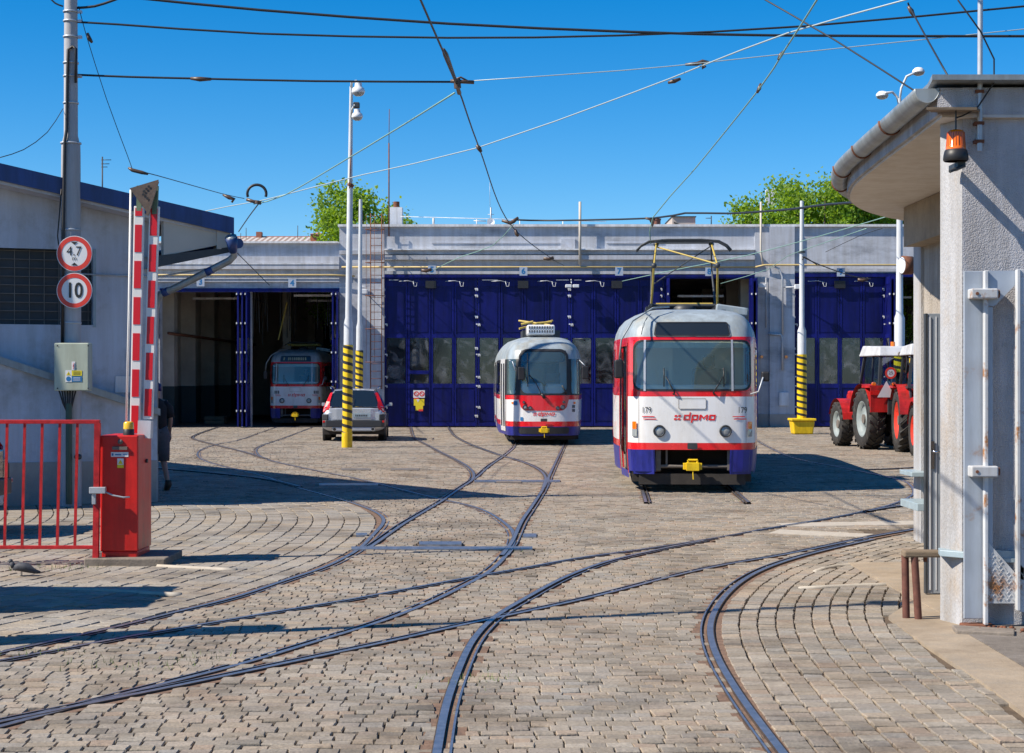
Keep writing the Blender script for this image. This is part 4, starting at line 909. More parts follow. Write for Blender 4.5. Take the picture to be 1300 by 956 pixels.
# bay numbers
for n, x, y in (('3', 256, 358.6), ('4', 372, 360), ('5', 548.7, 343), ('6', 664.4, 345), ('7', 785.5, 345), ('8', 899.5, 345.5), ('9', 1066, 346)):
    X, Z = fx(x), fz(y); mb = MB(); mb.box(X - .15, X + .15, FY - .245, FY - .23, Z - .16, Z + .16); o = mb.build('number_plate', 'numplate', dep)
    mb = MB(); text(mb, n, (X, FY - .248, Z), .30, 0, .012); mb.build('number', 'stblue', o)
# wicket door signs
xs = fx(532); mb = MB(); rect(mb, xs - .22, xs + .22, fz(505), fz(495.5), FY + .0, 0); mb.build('warning_sign', 'signwhite', dep)
mb = MB(); disc(mb, (xs - .10, FY - .004, fz(500)), .10, 0, 20, inner=.06); disc(mb, (xs + .11, FY - .004, fz(500)), .10, 0, 20, inner=.06); mb.bar((xs - .17, FY - .006, fz(498)), (xs - .03, FY - .006, fz(502)), .004, .025, 0); mb.bar((xs + .04, FY - .006, fz(498)), (xs + .18, FY - .006, fz(502)), .004, .025, 0); rect(mb, xs - .2, xs + .0, fz(506.5), fz(505), FY - .004); mb.build('prohibition_ring', 'signred', dep)
mb = MB(); rect(mb, xs - .2, xs + .2, fz(515), fz(506.5), FY - .002, 0); rect(mb, xs - .13, xs + .15, fz(521), fz(515), FY - .002, 0); rect(mb, xs - .02, xs + .15, fz(522), fz(519.5), FY - .004, 1); mb.add([(xs - .1, FY - .006, fz(507)), (xs + .02, FY - .006, fz(507)), (xs - .04, FY - .006, fz(511))], [(0, 1, 2)], 2); mb.build('warning_sign', ['styel', 'signred', 'signwhite'], dep)
# hall behind
YB = FY + 44
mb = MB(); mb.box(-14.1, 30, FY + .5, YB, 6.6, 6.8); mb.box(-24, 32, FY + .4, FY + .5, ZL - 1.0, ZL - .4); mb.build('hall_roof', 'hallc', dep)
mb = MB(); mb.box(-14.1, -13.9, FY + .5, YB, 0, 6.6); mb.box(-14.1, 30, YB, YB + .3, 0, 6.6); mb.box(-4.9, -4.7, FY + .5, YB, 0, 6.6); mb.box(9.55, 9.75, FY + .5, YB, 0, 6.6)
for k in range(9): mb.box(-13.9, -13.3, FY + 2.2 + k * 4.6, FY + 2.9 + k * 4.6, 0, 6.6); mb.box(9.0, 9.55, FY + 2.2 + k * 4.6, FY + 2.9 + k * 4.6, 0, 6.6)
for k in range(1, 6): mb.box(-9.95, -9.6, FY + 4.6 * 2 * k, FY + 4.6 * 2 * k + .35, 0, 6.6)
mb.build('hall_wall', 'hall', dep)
mb = MB(); mb.box(-13.895, -13.89, FY + .5, YB, 0, 1.55)
for k in range(9): mb.box(-13.29, -13.285, FY + 2.2 + k * 4.6, FY + 2.9 + k * 4.6, 0, 1.55); mb.box(-13.9, -13.29, FY + 2.19 + k * 4.6, FY + 2.195 + k * 4.6, 0, 1.55)
mb.build('hall_dado', 'dado', dep)
mb = MB(); mb.tube([(-13.2, FY + .6, 3.6), (-13.2, FY + 30, 3.6)], .06, 8); mb.build('hall_pipe', 'rust', dep)
mb = MB()
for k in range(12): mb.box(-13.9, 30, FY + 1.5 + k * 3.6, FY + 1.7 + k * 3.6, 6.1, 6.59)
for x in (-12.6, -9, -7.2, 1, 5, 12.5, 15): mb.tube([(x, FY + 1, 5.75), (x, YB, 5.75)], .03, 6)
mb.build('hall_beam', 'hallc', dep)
for x, k in ((-7.6, 1.5), (-7.6, 6), (-12., 4), (7.4, 2), (12.8, 2), (15, 3)): MB().box(x - .9, x + .9, FY + k, FY + k + .12, 5.05, 5.13).build('lamp_tube', 'whitetrim', dep)
mb = MB(); rnd = random.Random(4)
for i in range(26):
    mb = MB(); x = rnd.uniform(-11, -6.8); y = FY + rnd.uniform(2, 9); mb.cyl((x, y, rnd.uniform(3.2, 4.4)), (x + rnd.uniform(-.1, .1), y, 6.1), .02, n=6); mb.build('hanging_rod', 'dark', dep)
mb = MB()
for x in (-9.3, -7.2): mb.cyl((x, FY + 3, 3.4), (x + .3, FY + 3.3, 4.9), .03, n=6, mi=1)
mb.build('trolley_pole', ['dark', 'panyel'], dep)
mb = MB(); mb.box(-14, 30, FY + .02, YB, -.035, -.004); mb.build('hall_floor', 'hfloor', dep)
mb = MB(); rnd = random.Random(9)
tag(MB().add([], []).box(-12.6, -11.8, FY + 5, FY + 5.8, 0, .14).box(-12.6, -11.8, FY + 5, FY + 5.8, .16, .3).build('pallet', 'wood'), 'stack of wooden pallets on the shed floor by the wall', 'pallet')
# roof things
def one(mb, name, m, label, cat, **k): return tag(mb.build(name, m, **k), label, cat)
mb = MB(); 
for x in (fx(471.5), fx(485.5)): mb.tube([(x, FY - .35, fz(494)), (x, FY - .35, fz(272))], .022, 6)
for i in range(24): z = fz(490) + i * .28; mb.tube([(fx(471.5), FY - .35, z), (fx(485.5), FY - .35, z)], .012, 5)
ld = empty('wall_ladder', (fx(478), FY - .35, 0), 0, 'rusty caged ladder climbing the grey pier to the shed roof', 'ladder'); mb.build('ladder_rails', 'rust', ld)
mb = MB()
for z in np.arange(fz(460), fz(275), 1.25): mb.tube([(fx(471.5), FY - .35, z), (fx(466), FY - .75, z), (fx(478), FY - 1.0, z), (fx(490), FY - .75, z), (fx(485.5), FY - .35, z)], .015, 6)
for x, y in ((fx(467), -.72), (fx(478), -.98), (fx(489), -.72)): mb.tube([(x, FY + y, fz(460)), (x, FY + y, fz(274))], .008, 5)
mb.build('safety_cage', 'rust', ld)
ch = empty('roof_chimney', (fx(499), FY + 1.5, ZT), 0, 'white chimney with a rusty pot at the shed roof edge', 'chimney')
MB().box(fx(492), fx(508), FY + 1.2, FY + 1.8, ZT - .5, fz(259)).build('stack', 'whitetrim', ch); MB().cyl((fx(500), FY + 1.5, fz(259)), (fx(500), FY + 1.5, fz(251)), .12).build('pot', 'rust', ch)
mb = MB(); mb.tube([(fx(494), FY - .1, fz(300)), (fx(494), FY - .1, fz(182))], .028, 6); mb.tube([(fx(494), FY - .1, fz(182)), (fx(494.5), FY - .1, fz(139))], .014, 6); one(mb, 'lightning_rod', 'rust', 'tall thin rusty rod beside the white chimney', 'lightning rod')
mb = MB(); mb.tube([(fx(508), FY + .3, fz(274)), (fx(770), FY + .3, fz(280.5))], .012, 5)
for v in (550, 605, 660, 715): mb.tube([(fx(v), FY + .3, ZT), (fx(v), FY + .3, fz(275 + (v - 508) * .025))], .02 if v != 550 else .045, 5)
one(mb, 'roof_rail', 'whitetrim', 'thin white rail along the shed roof edge', 'rail')
sdh = empty('satellite_dish', (fx(623), FY + .4, ZT), 0, 'small white satellite dish and mast on the shed roof', 'satellite dish')
MB().lathe((fx(623), FY + .3, fz(281)), [(.001, .0), (.08, -.01), (.15, -.05)][::-1], 16, axis=(0, 1, 0)).build('dish', 'lampw', sdh); mb = MB(); mb.tube([(fx(623), FY + .4, ZT), (fx(623), FY + .4, fz(262))], .03, 6); mb.tube([(fx(622), FY + .4, fz(262)), (fx(621.5), FY + .4, fz(230))], .008, 5); mb.tube([(fx(619), FY + .4, fz(271)), (fx(627), FY + .4, fz(271))], .012, 5); mb.tube([(fx(601), FY + .4, fz(279)), (fx(617), FY + .4, fz(279.5))], .02, 5); mb.build('mast', 'galv', sdh)
one(MB().cyl((fx(838), FY + 2, ZT - .3), (fx(838), FY + 2, fz(273.5)), .19, .19, 14).cyl((fx(838), FY + 2, fz(273.5)), (fx(838), FY + 2, fz(271.5)), .21, .21, 14), 'clay_flue', 'brick', 'round brick red flue pipe on the shed roof', 'chimney')
mb = MB(); mb.box(fx(845) - .3, fx(845) + .3, FY - .18, FY - .1, 6.0, 6.0 + .02)
fl = empty('floodlight', (fx(727), FY, fz(362)), 0, 'white double floodlight under the bay seven lintel', 'floodlight'); mb = MB(); mb.tube([(fx(725), FY - .1, fz(355)), (fx(725), FY - .35, fz(360))], .02, 6); mb.build('arm', 'lampw', fl)
for d in (-.14, .14): MB().box(fx(726) + d - .12, fx(726) + d + .12, FY - .5, FY - .32, fz(366), fz(362)).build('lamp_head', 'lampw', fl, bevel=.02)
fl2 = empty('floodlight', (fx(463), FY, fz(370)), 0, 'white lamp bracket on the grey pier left of the ladder', 'floodlight'); MB().tube([(fx(456), FY - .03, fz(364)), (fx(457), FY - .3, fz(364)), (fx(468), FY - .3, fz(364))], .02, 6).build('arm', 'lampw', fl2); MB().box(fx(459), fx(468), FY - .5, FY - .3, fz(374), fz(368)).build('lamp_head', 'lampw', fl2, bevel=.02)
fl3 = empty('floodlight', (fx(960), FY, fz(363)), 0, 'white lamp on the corner right of the large tram', 'floodlight'); MB().box(fx(960), fx(970), FY - .5, FY - .3, fz(366), fz(361)).build('lamp_head', 'lampw', fl3, bevel=.02)
fl4 = empty('floodlight', (fx(1010), FY, fz(365)), 0, 'white camera like lamp on the right pier above the yellow bin', 'floodlight'); MB().tube([(fx(994), FY - .2, fz(365)), (fx(1012), FY - .45, fz(365))], .02, 6).build('arm', 'lampw', fl4); MB().box(fx(1006), fx(1015), FY - .6, FY - .4, fz(368), fz(362)).build('lamp_head', 'lampw', fl4, bevel=.02)

# ---- beyond the shed
hb = empty('background_house', (fx(345), 90, 0), 0, 'house beyond the shed with a pale ribbed roof and orange ridge', 'house')
s9 = F / 90; X = lambda x: (x - 650) / s9; Z = lambda y: CH + (HZ - y) / s9
mb = MB(); mb.add([(X(262), 89, Z(312)), (X(413), 89, Z(312)), (X(411), 93, Z(294.5)), (X(285), 93, Z(294.5))], [(0, 1, 2, 3)]); mb.build('roof', 'ribroof', hb)
MB().box(X(283), X(412), 92.9, 93.2, Z(296), Z(294)).build('ridge', 'rtile', hb); MB().box(X(262), X(413), 89, 98, 0, Z(314)).build('wall', 'beigeh', hb)
mb = MB(); mb.box(X(316), X(323), 92.5, 93, Z(298), Z(289)); mb.build('chimney', 'brick', hb)
mb = MB(); mb.box(X(398), X(413), 88.6, 89.4, Z(312), Z(300)); mb.add([(X(396), 88.5, Z(300)), (X(415), 88.5, Z(300)), (X(405), 90, Z(295))], [(0, 1, 2)]); mb.build('dormer', 'rtile', hb)
mb = MB()
for x, y in ((298, 292), (305, 285), (372, 282)): mb.tube([(X(x), 92, Z(300)), (X(x), 92, Z(y))], .02, 5)
mb.build('aerial', 'dark', hb)
hb = empty('background_house', (fx(900), 90, 0), 0, 'house beyond the shed with a red tiled roof and pink gable wall', 'house')
MB().box(X(858), X(888), 92, 96, 4, Z(271)).build('gable_wall', 'beigeh', hb); mb = MB(); mb.box(X(857), X(889), 91.9, 96.1, Z(271), Z(270)); mb.add([(X(860), 91.95, Z(277)), (X(874), 91.95, Z(283)), (X(874), 91.95, Z(285.5)), (X(860), 91.95, Z(279.5))], [(0, 1, 2, 3)]); mb.build('coping', 'dark', hb)
mb = MB(); mb.add([(X(884), 90, Z(290)), (X(1000), 90, Z(290)), (X(985), 95, Z(278.5)), (X(903), 95, Z(278.5))], [(0, 1, 2, 3)]); mb.build('roof', 'redroof', hb); MB().box(X(884), X(1000), 90.1, 99, 0, Z(290)).build('wall', 'beigeh', hb)
mb = MB(); mb.tube([(X(903), 90, Z(290)), (X(903), 90, Z(274))], .03, 5); mb.tube([(X(903), 90, Z(277)), (X(896), 90, Z(277))], .02, 5); mb.build('aerial', 'dark', hb)
hb = empty('background_house', (fx(1120), 90, 0), 0, 'low red roofed house half hidden by the trees at right', 'house')
mb = MB(); mb.add([(X(1010), 91, Z(288)), (X(1040), 91, Z(288)), (X(1036), 94, Z(278)), (X(1014), 94, Z(278))], [(0, 1, 2, 3)]); mb.build('roof', 'redroof', hb); MB().box(X(1010), X(1040), 91.1, 97, 0, Z(288)).build('wall', 'beigeh', hb)
mm = empty('antenna_mast', (fx(980), 85, 0), 0, 'pair of white mobile phone antennas above the trees', 'antenna')
s8 = F / 85
for x, y0, y1 in ((974.5, 262, 241), (981.5, 262, 240)):
    a = Vector(((x - 650) / s8, 85, CH + (HZ - y0) / s8)); MB().box(a.x - .10, a.x + .10, 84.9, 85.1, a.z, CH + (HZ - y1) / s8).build('antenna_panel', 'lampw', mm, bevel=.02)
MB().tube([((978 - 650) / s8, 85, 0), ((978 - 650) / s8, 85, CH + (HZ - 243) / s8)], .06, 6).build('pole', 'galv', mm)
# trees
def tree(x, y, h, r, label, seed, n=9000, lz=.17, sq=.8, tall=None):
    rd = np.random.default_rng(seed); e = empty('tree', (x, y, 0), 0, label, 'tree', 'trees beyond the shed'); mb = MB(); tips = []
    mb.tube([(x, y, 0), (x + .1, y, h * .3), (x - .1, y, h * .55)], .3, 9, rs=[.34, .26, .18])
    for i in range(34):
        a = rd.random() * 6.28; zz_ = rd.random() ** .75; R = r * math.sqrt(max(.05, 1 - (zz_ * 1.02 - .35) ** 2 / .72)) * (.55 + .45 * rd.random())
        tip = np.array([x + math.cos(a) * R, y + math.sin(a) * R, h * .42 + h * .56 * zz_]); b0 = np.array([x, y, h * (.25 + .3 * zz_)]); md = (b0 + tip) / 2 + np.array([0, 0, .3])
        mb.tube([tuple(b0), tuple(md), tuple(tip)], .05, 5, rs=[.09, .05, .02]); tips.append(tip); tips.append((md + tip) / 2 + rd.normal(0, .3, 3))
    mb.build('trunk', 'bark', e); tips = np.array(tips)
    c = tips[rd.integers(0, len(tips), n)]; sp = r * .14; P_ = c + rd.normal(0, 1, (n, 3)) * np.array([sp, sp, sp * .75]); sz = lz * (.6 + .8 * rd.random(n))
    A = rd.normal(0, 1, (n, 3)); A /= np.linalg.norm(A, axis=1)[:, None]; B = np.cross(A, rd.normal(0, 1, (n, 3))); B /= np.linalg.norm(B, axis=1)[:, None]
    V = np.stack([P_ - A * sz[:, None] * .5, P_ + B * sz[:, None] * .3, P_ + A * sz[:, None] * .5, P_ - B * sz[:, None] * .3], 1).reshape(-1, 3)
    mb = MB(); mb.v = [tuple(v) for v in V]; mb.f = [(4 * i, 4 * i + 1, 4 * i + 2, 4 * i + 3) for i in range(n)]; mb.m = [0] * n; mb.sm = [False] * n; mb.build('crown', 'leaf', e)
s75 = F / 76
tree((466 - 650) / s75, 76, 10.6, 2.5, 'round bright green tree behind the shed, left of the white chimney', 3, 22000)
tree((500 - 650) / s75, 78, 9.0, 1.7, 'small green tree just right of the white chimney', 5, 8000)
tree((984 - 650) / s75, 77, 9.8, 2.2, 'bright green tree behind the shed beside the antennas', 8, 19000)
tree((1045 - 650) / s75, 76, 10.7, 3.0, 'tallest bright green tree behind the right end of the shed', 9, 25000)
tree((1110 - 650) / s75, 78, 9.9, 2.7, 'bright green tree next to the gatehouse canopy in the picture', 12, 18000)
tree((1170 - 650) / s75, 80, 9.6, 2.2, 'green tree mostly hidden behind the gatehouse canopy', 14, 6000)
# ================================================================ left building
CX, CY = -5.28, 25.8; ca, sa_ = math.cos(math.radians(22)), math.sin(math.radians(22))
LW = Matrix(((ca, -sa_, 0, CX), (sa_, ca, 0, CY), (0, 0, 1, 0), (0, 0, 0, 1)))     # local x along the wall to the right, y inward
lb = empty('side_building', (CX, CY, 0), 0, 'pale blue grey building with blue edged lean-to roof at the left of the yard', 'building')
def slopez(u): return 4.15 - .195 * (u - .9)
mb = MB()
def wallq(u0, u1, z0, z1, y=0.):
    mb.add([LW @ Vector(p) for p in ((u0, y, z0), (u1, y, z0), (u1, y, z1), (u0, y, z1))], [(0, 1, 2, 3)])
wallq(-9, 0, 0, 2.61); wallq(-.942, 0, 2.61, 3.71); wallq(-9, -4.2, 2.61, 3.71); mb.add([LW @ Vector(p) for p in ((-9, 0, 3.71), (0, 0, 3.71), (0, 0, slopez(0)), (-9, 0, slopez(-9)))], [(0, 1, 2, 3)])
b1 = LW @ Vector((0, 0, 0)); rd_ = Vector((-.57, .82, 0)) * 15
mb.add([b1, b1 + rd_, b1 + rd_ + Vector((0, 0, 4.2)), b1 + Vector((0, 0, 4.2))], [(0, 1, 2, 3)]); b0 = LW @ Vector((-9, 0, 0)); mb.add([b0, b0 + rd_, b0 + rd_ + Vector((0, 0, 6)), b0 + Vector((0, 0, 6))], [(3, 2, 1, 0)])
for z0_, z1_, v in ((2.61, 2.61, 0), ): mb.add([LW @ Vector(p) for p in ((-4.2, 0, 2.61), (-.942, 0, 2.61), (-.942, .14, 2.61), (-4.2, .14, 2.61))], [(0, 1, 2, 3)]); mb.add([LW @ Vector(p) for p in ((-.942, 0, 2.61), (-.942, .14, 2.61), (-.942, .14, 3.71), (-.942, 0, 3.71))], [(0, 1, 2, 3)])
mb.build('wall', 'lwall', lb)
mb = MB(); mb.box(-4.2, -.942, .14, .16, 2.61, 3.71, 0, LW)
w_ = mb.build('window', 'gril', lb); mb = MB()
for k in range(16): mb.box(-4.15 + k * .21, -4.14 + k * .21, .10, .115, 2.61, 3.71, 0, LW)
for k in range(9): mb.box(-4.2, -.942, .105, .12, 2.68 + k * .125, 2.69 + k * .125, 0, LW)
mb.build('grille', 'grime', w_)
MB().box(-.942, -.90, -.02, .1, 2.58, 3.73, 0, LW).build('window_frame', 'tile', lb)
# lean-to slab roof with blue fascia, overhanging to the right
def rq(mb, u0, u1, y0, y1, dz0, dz1, mi=0):
    v = []
    for z in (dz0, dz1):
        for u, y in ((u0, y0), (u1, y0), (u1, y1), (u0, y1)): v.append(LW @ Vector((u, y, slopez(u) + z)))
    mb.add(v, [(0, 3, 2, 1), (4, 5, 6, 7), (0, 1, 5, 4), (1, 2, 6, 5), (2, 3, 7, 6), (3, 0, 4, 7)], mi)
R0 = LW @ Vector((1.0, -.55, 0)); F0 = LW @ Vector((-9, -.55, 0))
mb = MB(); v = [];
for dz in (-.02, .06):
    for p, u in ((F0, -9), (R0, 1.0)): v.append(p + Vector((0, 0, slopez(u) + dz)))
    for p, u in ((R0, 1.0), (F0, -9)): v.append(p + rd_ * 1.0 + Vector((0, 0, slopez(u) + dz)))
mb.add(v, [(0, 3, 2, 1), (4, 5, 6, 7), (0, 1, 5, 4), (1, 2, 6, 5), (2, 3, 7, 6), (3, 0, 4, 7)]); mb.build('roof', 'dark', lb)
mb = MB(); rq(mb, -9, 1.02, -.60, -.55, -.16, .08); mb.build('fascia', 'roofblue', lb)
mb = MB(); rq(mb, -9, .9, -.52, -.02, -.20, -.14, 0); mb.build('soffit', 'lwall', lb)
mb = MB(); v = [LW @ Vector(p) for p in ((.0, -.5, 3.62), (.8, -.5, 3.80), (.8, -.5, slopez(.8) - .16), (.0, -.5, slopez(0) - .16), (.0, -.3, 3.62), (.8, -.3, 3.80), (.8, -.3, slopez(.8) - .16), (.0, -.3, slopez(0) - .16))]
mb.add(v, [(0, 1, 2, 3), (4, 7, 6, 5), (0, 4, 5, 1), (1, 5, 6, 2), (0, 3, 7, 4)]); mb.box(.78, .98, -.54, -.3, 3.74, 4.01, 0, LW); mb.build('gable_panel', 'soffit', lb)
mb = MB(); v = [LW @ Vector(p) for p in ((-.1, -.5, 3.45), (1.08, -.55, 3.72), (1.08, -.55, 3.79), (-.1, -.5, 3.62))]; v += [p + rd_ * .9 for p in v]
mb.add(v, [(0, 1, 2, 3), (0, 4, 5, 1), (3, 2, 6, 7), (1, 5, 6, 2)]); mb.build('eave_board', 'dark', lb)
gp = LW @ Vector((1.10, -.57, 3.83)); mb = MB(); mb.cyl(gp, gp + rd_, .075, n=14); gt = mb.build('gutter', 'roofblue', lb)
mb = MB(); a0 = P(293, 300, 25.4); mb.tube([a0, P(297, 316, 25.5), P(297, 325, 25.55), P(291, 331, 25.6), P(222, 366, 25.75), P(203, 374, 25.9), P(197, 392, 26.0), P(195.5, 632, 26.05)], .05, 10, rs=[.085, .05, .052, .055, .055, .055, .055, .055]); mb.build('downpipe', 'gutter', lb)
for pts_, rs_ in (([P(262, 346, 25.66), P(270, 342, 25.64)], None), ([P(296, 320, 25.5), P(293.5, 302, 25.38)], [.058, .094]), ([P(208, 372, 25.86), P(214, 369, 25.8)], None)): MB().tube(pts_, .06, 10, rs=rs_).build('pipe_collar', 'roofblue', lb)
# lower lean-to front with sloping coping
mb = MB()
def slab(u0, z0, u1, z1, zb, y0, y1, mi=0):
    v = [LW @ Vector(p) for p in ((u0, y0, zb[0]), (u1, y0, zb[1]), (u1, y0, z1), (u0, y0, z0), (u0, y1, zb[0]), (u1, y1, zb[1]), (u1, y1, z1), (u0, y1, z0))]
    mb.add(v, [(0, 1, 2, 3), (5, 4, 7, 6), (1, 5, 6, 2), (3, 2, 6, 7), (0, 3, 7, 4), (0, 4, 5, 1)], mi)
slab(-5, 2.95, -.03, 1.30, (.0, .0), -.16, 0); mb.build('lean_to_wall', 'lwall', lb)
mb = MB(); slab(-5, 3.05, .0, 1.38, (2.94, 1.28), -.24, .0); mb.build('coping', 'gutter', lb)
mb = MB(); mb.box(-5, -.04, -.175, -.16, 0, .62, 0, LW); mb.box(-.03, .01, -.02, 0, 0, .7, 0, LW); mb.build('stained_base', 'plinth', lb)
MB().box(-.62, -.38, -.02, -.001, 1.62, 1.86, 0, LW).build('vent_cover', 'whitetrim', lb)
mb = MB(); mb.tube([LW @ Vector((-1.4, -.03, 3.36)), LW @ Vector((0.0, -.03, 3.34)), LW @ Vector((.9, -.35, 3.5))], .012, 6); mb.build('cable', 'galv', lb)
aer = MB(); a = P(130, 228, 27.5); aer.tube([(a.x, a.y, 4.2), (a.x, a.y, P(130, 199, 27.5).z)], .012, 5)
for i, zz_ in enumerate((203, 208, 212)): q = P(130, zz_, 27.5).z; aer.tube([(a.x - .02, a.y, q), (a.x + .14 - .03 * i, a.y, q)], .006, 5)
aer.build('aerial', 'dark', lb)
# ================================================================ poles
def stripes(mb, base, top, r0, r1, per=.21, frac=.60, slant=.07, mi=(0, 1)):
    b, t = Vector(base), Vector(top); H = (t - b).length; n = 20; h = per / 5; rows_ = int((H + per) / h) + 2; vs = []
    for j in range(rows_):
        for i in range(n + 1):
            a = 2 * math.pi * i / n; s = min(max(j * h - per * i / n, 0), H); p = b + (t - b) * (s / H); r = r0 + (r1 - r0) * s / H; vs.append((p.x + math.sin(a) * r, p.y - math.cos(a) * r, p.z))
    fs, ms = [], []
    for j in range(rows_ - 1):
        for i in range(n): fs.append((j * (n + 1) + i, j * (n + 1) + i + 1, (j + 1) * (n + 1) + i + 1, (j + 1) * (n + 1) + i)); ms.append(mi[1] if (j % 5) >= 3 else mi[0])
    o = len(mb.v); mb.v += vs; mb.f += [tuple(o + k for k in f) for f in fs]; mb.m += ms; mb.sm += [True] * len(fs)
def pole(name, label, x, ybase, secs, stripe=None, cat='pole', m='polew', lean=0., Y=None, grp=None):
    """secs: (photo row, diameter in photo px) from the bottom up"""
    s = (ybase - HZ) / CH; Y = Y or F / s; s = F / Y; X = (x - 650) / s; e = empty(name, (X, Y, 0), 0, label, cat, grp); z = lambda y: CH + (HZ - y) / s
    mb = MB(); prof = []; zt = z(secs[-1][0])
    for y, d in secs: prof.append((d / 2 / s, max(0, z(y))))
    vs = []; n = 22
    for r, h in prof:
        for j in range(n): a = 2 * math.pi * j / n; vs.append((X + lean * h + math.cos(a) * r, Y + math.sin(a) * r, h))
    mb.add(vs, [(i * n + j, i * n + (j + 1) % n, (i + 1) * n + (j + 1) % n, (i + 1) * n + j) for i in range(len(prof) - 1) for j in range(n)], 0, True); mb.add(vs[-n:], [tuple(range(n))], 0); mb.build('shaft', m, e)
    if stripe:
        y0, y1, d, yb = stripe; mb = MB(); stripes(mb, (X + lean * z(y0), Y, z(y0)), (X + lean * z(y1), Y, z(y1)), d / 2 / s + .006, d / 2 / s + .006); mb.build('warning_stripes', ['yellow', 'stripeb'], e)
        if yb: MB().cyl((X, Y, 0), (X + lean * z(y0), Y, z(y0)), yb / 2 / s, n=20).build('painted_foot', 'yellow', e)
    return e, s, X, Y, z
pA, s, X, Y, z = pole('lamp_post', 'tall grey lamp post with black and yellow stripes in front of the silver car', 440.5, 568, [(568, 11.5), (411, 11.5), (403, 8.3), (240, 7.2), (234, 6.2), (170, 5.2), (110, 4.2)], (549, 438, 12.2, 13.5), 'lamp post', lean=.0118)
def lantern(e, c, k=1.):
    o = MB().lathe(c, [(.09 * k, .20 * k), (.10 * k, .10 * k), (.155 * k, .06 * k), (.18 * k, -.03 * k), (.165 * k, -.06 * k)], 18).build('lamp_head', 'lampw', e)
    MB().lathe(c, [(.165 * k, -.06 * k), (.13 * k, -.12 * k), (.07 * k, -.15 * k), (.001, -.155 * k)], 18).build('lamp_glass', 'lampglass', o); return o
tx = X + .0118 * z(110)
mb = MB(); mb.tube([(tx, Y, z(112)), (tx + .02, Y - .1, z(105)), (P(454, 106, Y).x, Y - .25, z(105))], .035, 8); mb.tube([(tx, Y, z(150)), (tx + .05, Y - .3, z(141)), (P(453, 140, Y).x, Y - .6, z(138))], .03, 8); mb.build('lamp_arm', 'polew', pA)
lantern(pA, P(455, 115, Y - .25)); lantern(pA, P(453.5, 147, Y - .6), .85)
MB().box(P(449, 0, Y - .4).x, P(457, 0, Y - .4).x, Y - .6, Y - .4, z(141), z(134)).build('driver_box', 'dark', pA, bevel=.02)
mb = MB(); mb.tube([(X + .08, Y - .12, z(240)), (X + .1, Y - .14, z(215)), (X + .12, Y - .1, z(190))], .014, 6); mb.cyl((X + .04 + .0118 * 3, Y, z(237)), (X + .12, Y, z(233)), .09, n=12); mb.build('clamp', 'rust', pA)
pB, *_ = pole('striped_pole', 'shorter pale pole with black and yellow stripes standing behind the silver car', 455.5, 548, [(548, 8.5), (415, 8.5), (409, 5.6), (253, 4.4)], (520, 445, 9.2, 0), lean=.008)
pC, s, X, Y, z = pole('striped_pole', 'pale pole with striped foot standing in a yellow bin right of the large tram', 1018, 551, [(551, 11), (420, 11), (414, 6.6), (330, 6.2), (255, 4.6)], (533, 450, 12, 0), lean=.0)
mb = MB(); mb.tube([(X, Y - .1, z(330)), (X + .05, Y - .15, z(326)), (X + .5, Y, z(336))], .02, 6); mb.cyl((X, Y, z(319)), (X, Y, z(321)), .12, n=12); mb.build('clamp', 'dark', pC)
bn = empty('yellow_bin', (X, Y, 0), 0, 'bright yellow plastic grit bin wrapped round the foot of the pole at right', 'bin')
w0 = 12 / s; w1 = 14 / s; mb = MB(); v = [(X - w0, Y - .35, 0), (X + w0, Y - .35, 0), (X + w0, Y + .35, 0), (X - w0, Y + .35, 0), (X - w1, Y - .4, z(534)), (X + w1, Y - .4, z(534)), (X + w1, Y + .4, z(534)), (X - w1, Y + .4, z(534))]
mb.add(v, [(0, 3, 2, 1), (4, 5, 6, 7), (0, 1, 5, 4), (1, 2, 6, 5), (2, 3, 7, 6), (3, 0, 4, 7)]); mb.build('tub', 'yellow', bn, bevel=.04); MB().box(X - w1 - .04, X + w1 + .04, Y - .45, Y + .45, z(534), z(531)).build('rim', 'yellow', bn, bevel=.02)
pD, s, X, Y, z = pole('lamp_post', 'pale lamp post with two curved lamp arms rising behind the tractors', 1142, 0, [(561, 13), (404, 13), (398, 9), (240, 7), (125, 5)], (530, 447, 14, 0), 'lamp post', Y=50)
mb = MB(); mb.tube([(X, Y, z(128)), (X + .05, Y, z(112)), P(1151, 97, Y), P(1162, 92, Y - .1)], .035, 8); mb.tube([(X, Y, z(135)), P(1139, 123, Y), P(1133, 117, Y), P(1124, 118, Y - .2)], .035, 8); mb.build('lamp_arm', 'polew', pD)
for x, y in ((1166, 91), (1120, 121)):
    c = P(x, y, Y); o = MB().lathe(c, [(.001, .13), (.10, .11), (.17, .04), (.18, -.02)], 18).build('lamp_head', 'lampw', pD); MB().lathe(c, [(.18, -.02), (.14, -.09), (.06, -.12), (.001, -.125)], 18).build('lamp_glass', 'lampglass', o)
c = P(1151, 337, 49.5); ms = MB().lathe(c - Vector((.16, .1, 0)), [(.24, 0), (.27, .02), (.26, .30), (.001, .31)], 24, axis=(1, .25, 0)).build('mirror_housing', 'rust', pD); MB().lathe(c - Vector((.165, .1, 0)), [(.001, -.01), (.12, -.005), (.235, 0)], 24, axis=(1, .25, 0)).build('dial', 'lampw', ms)
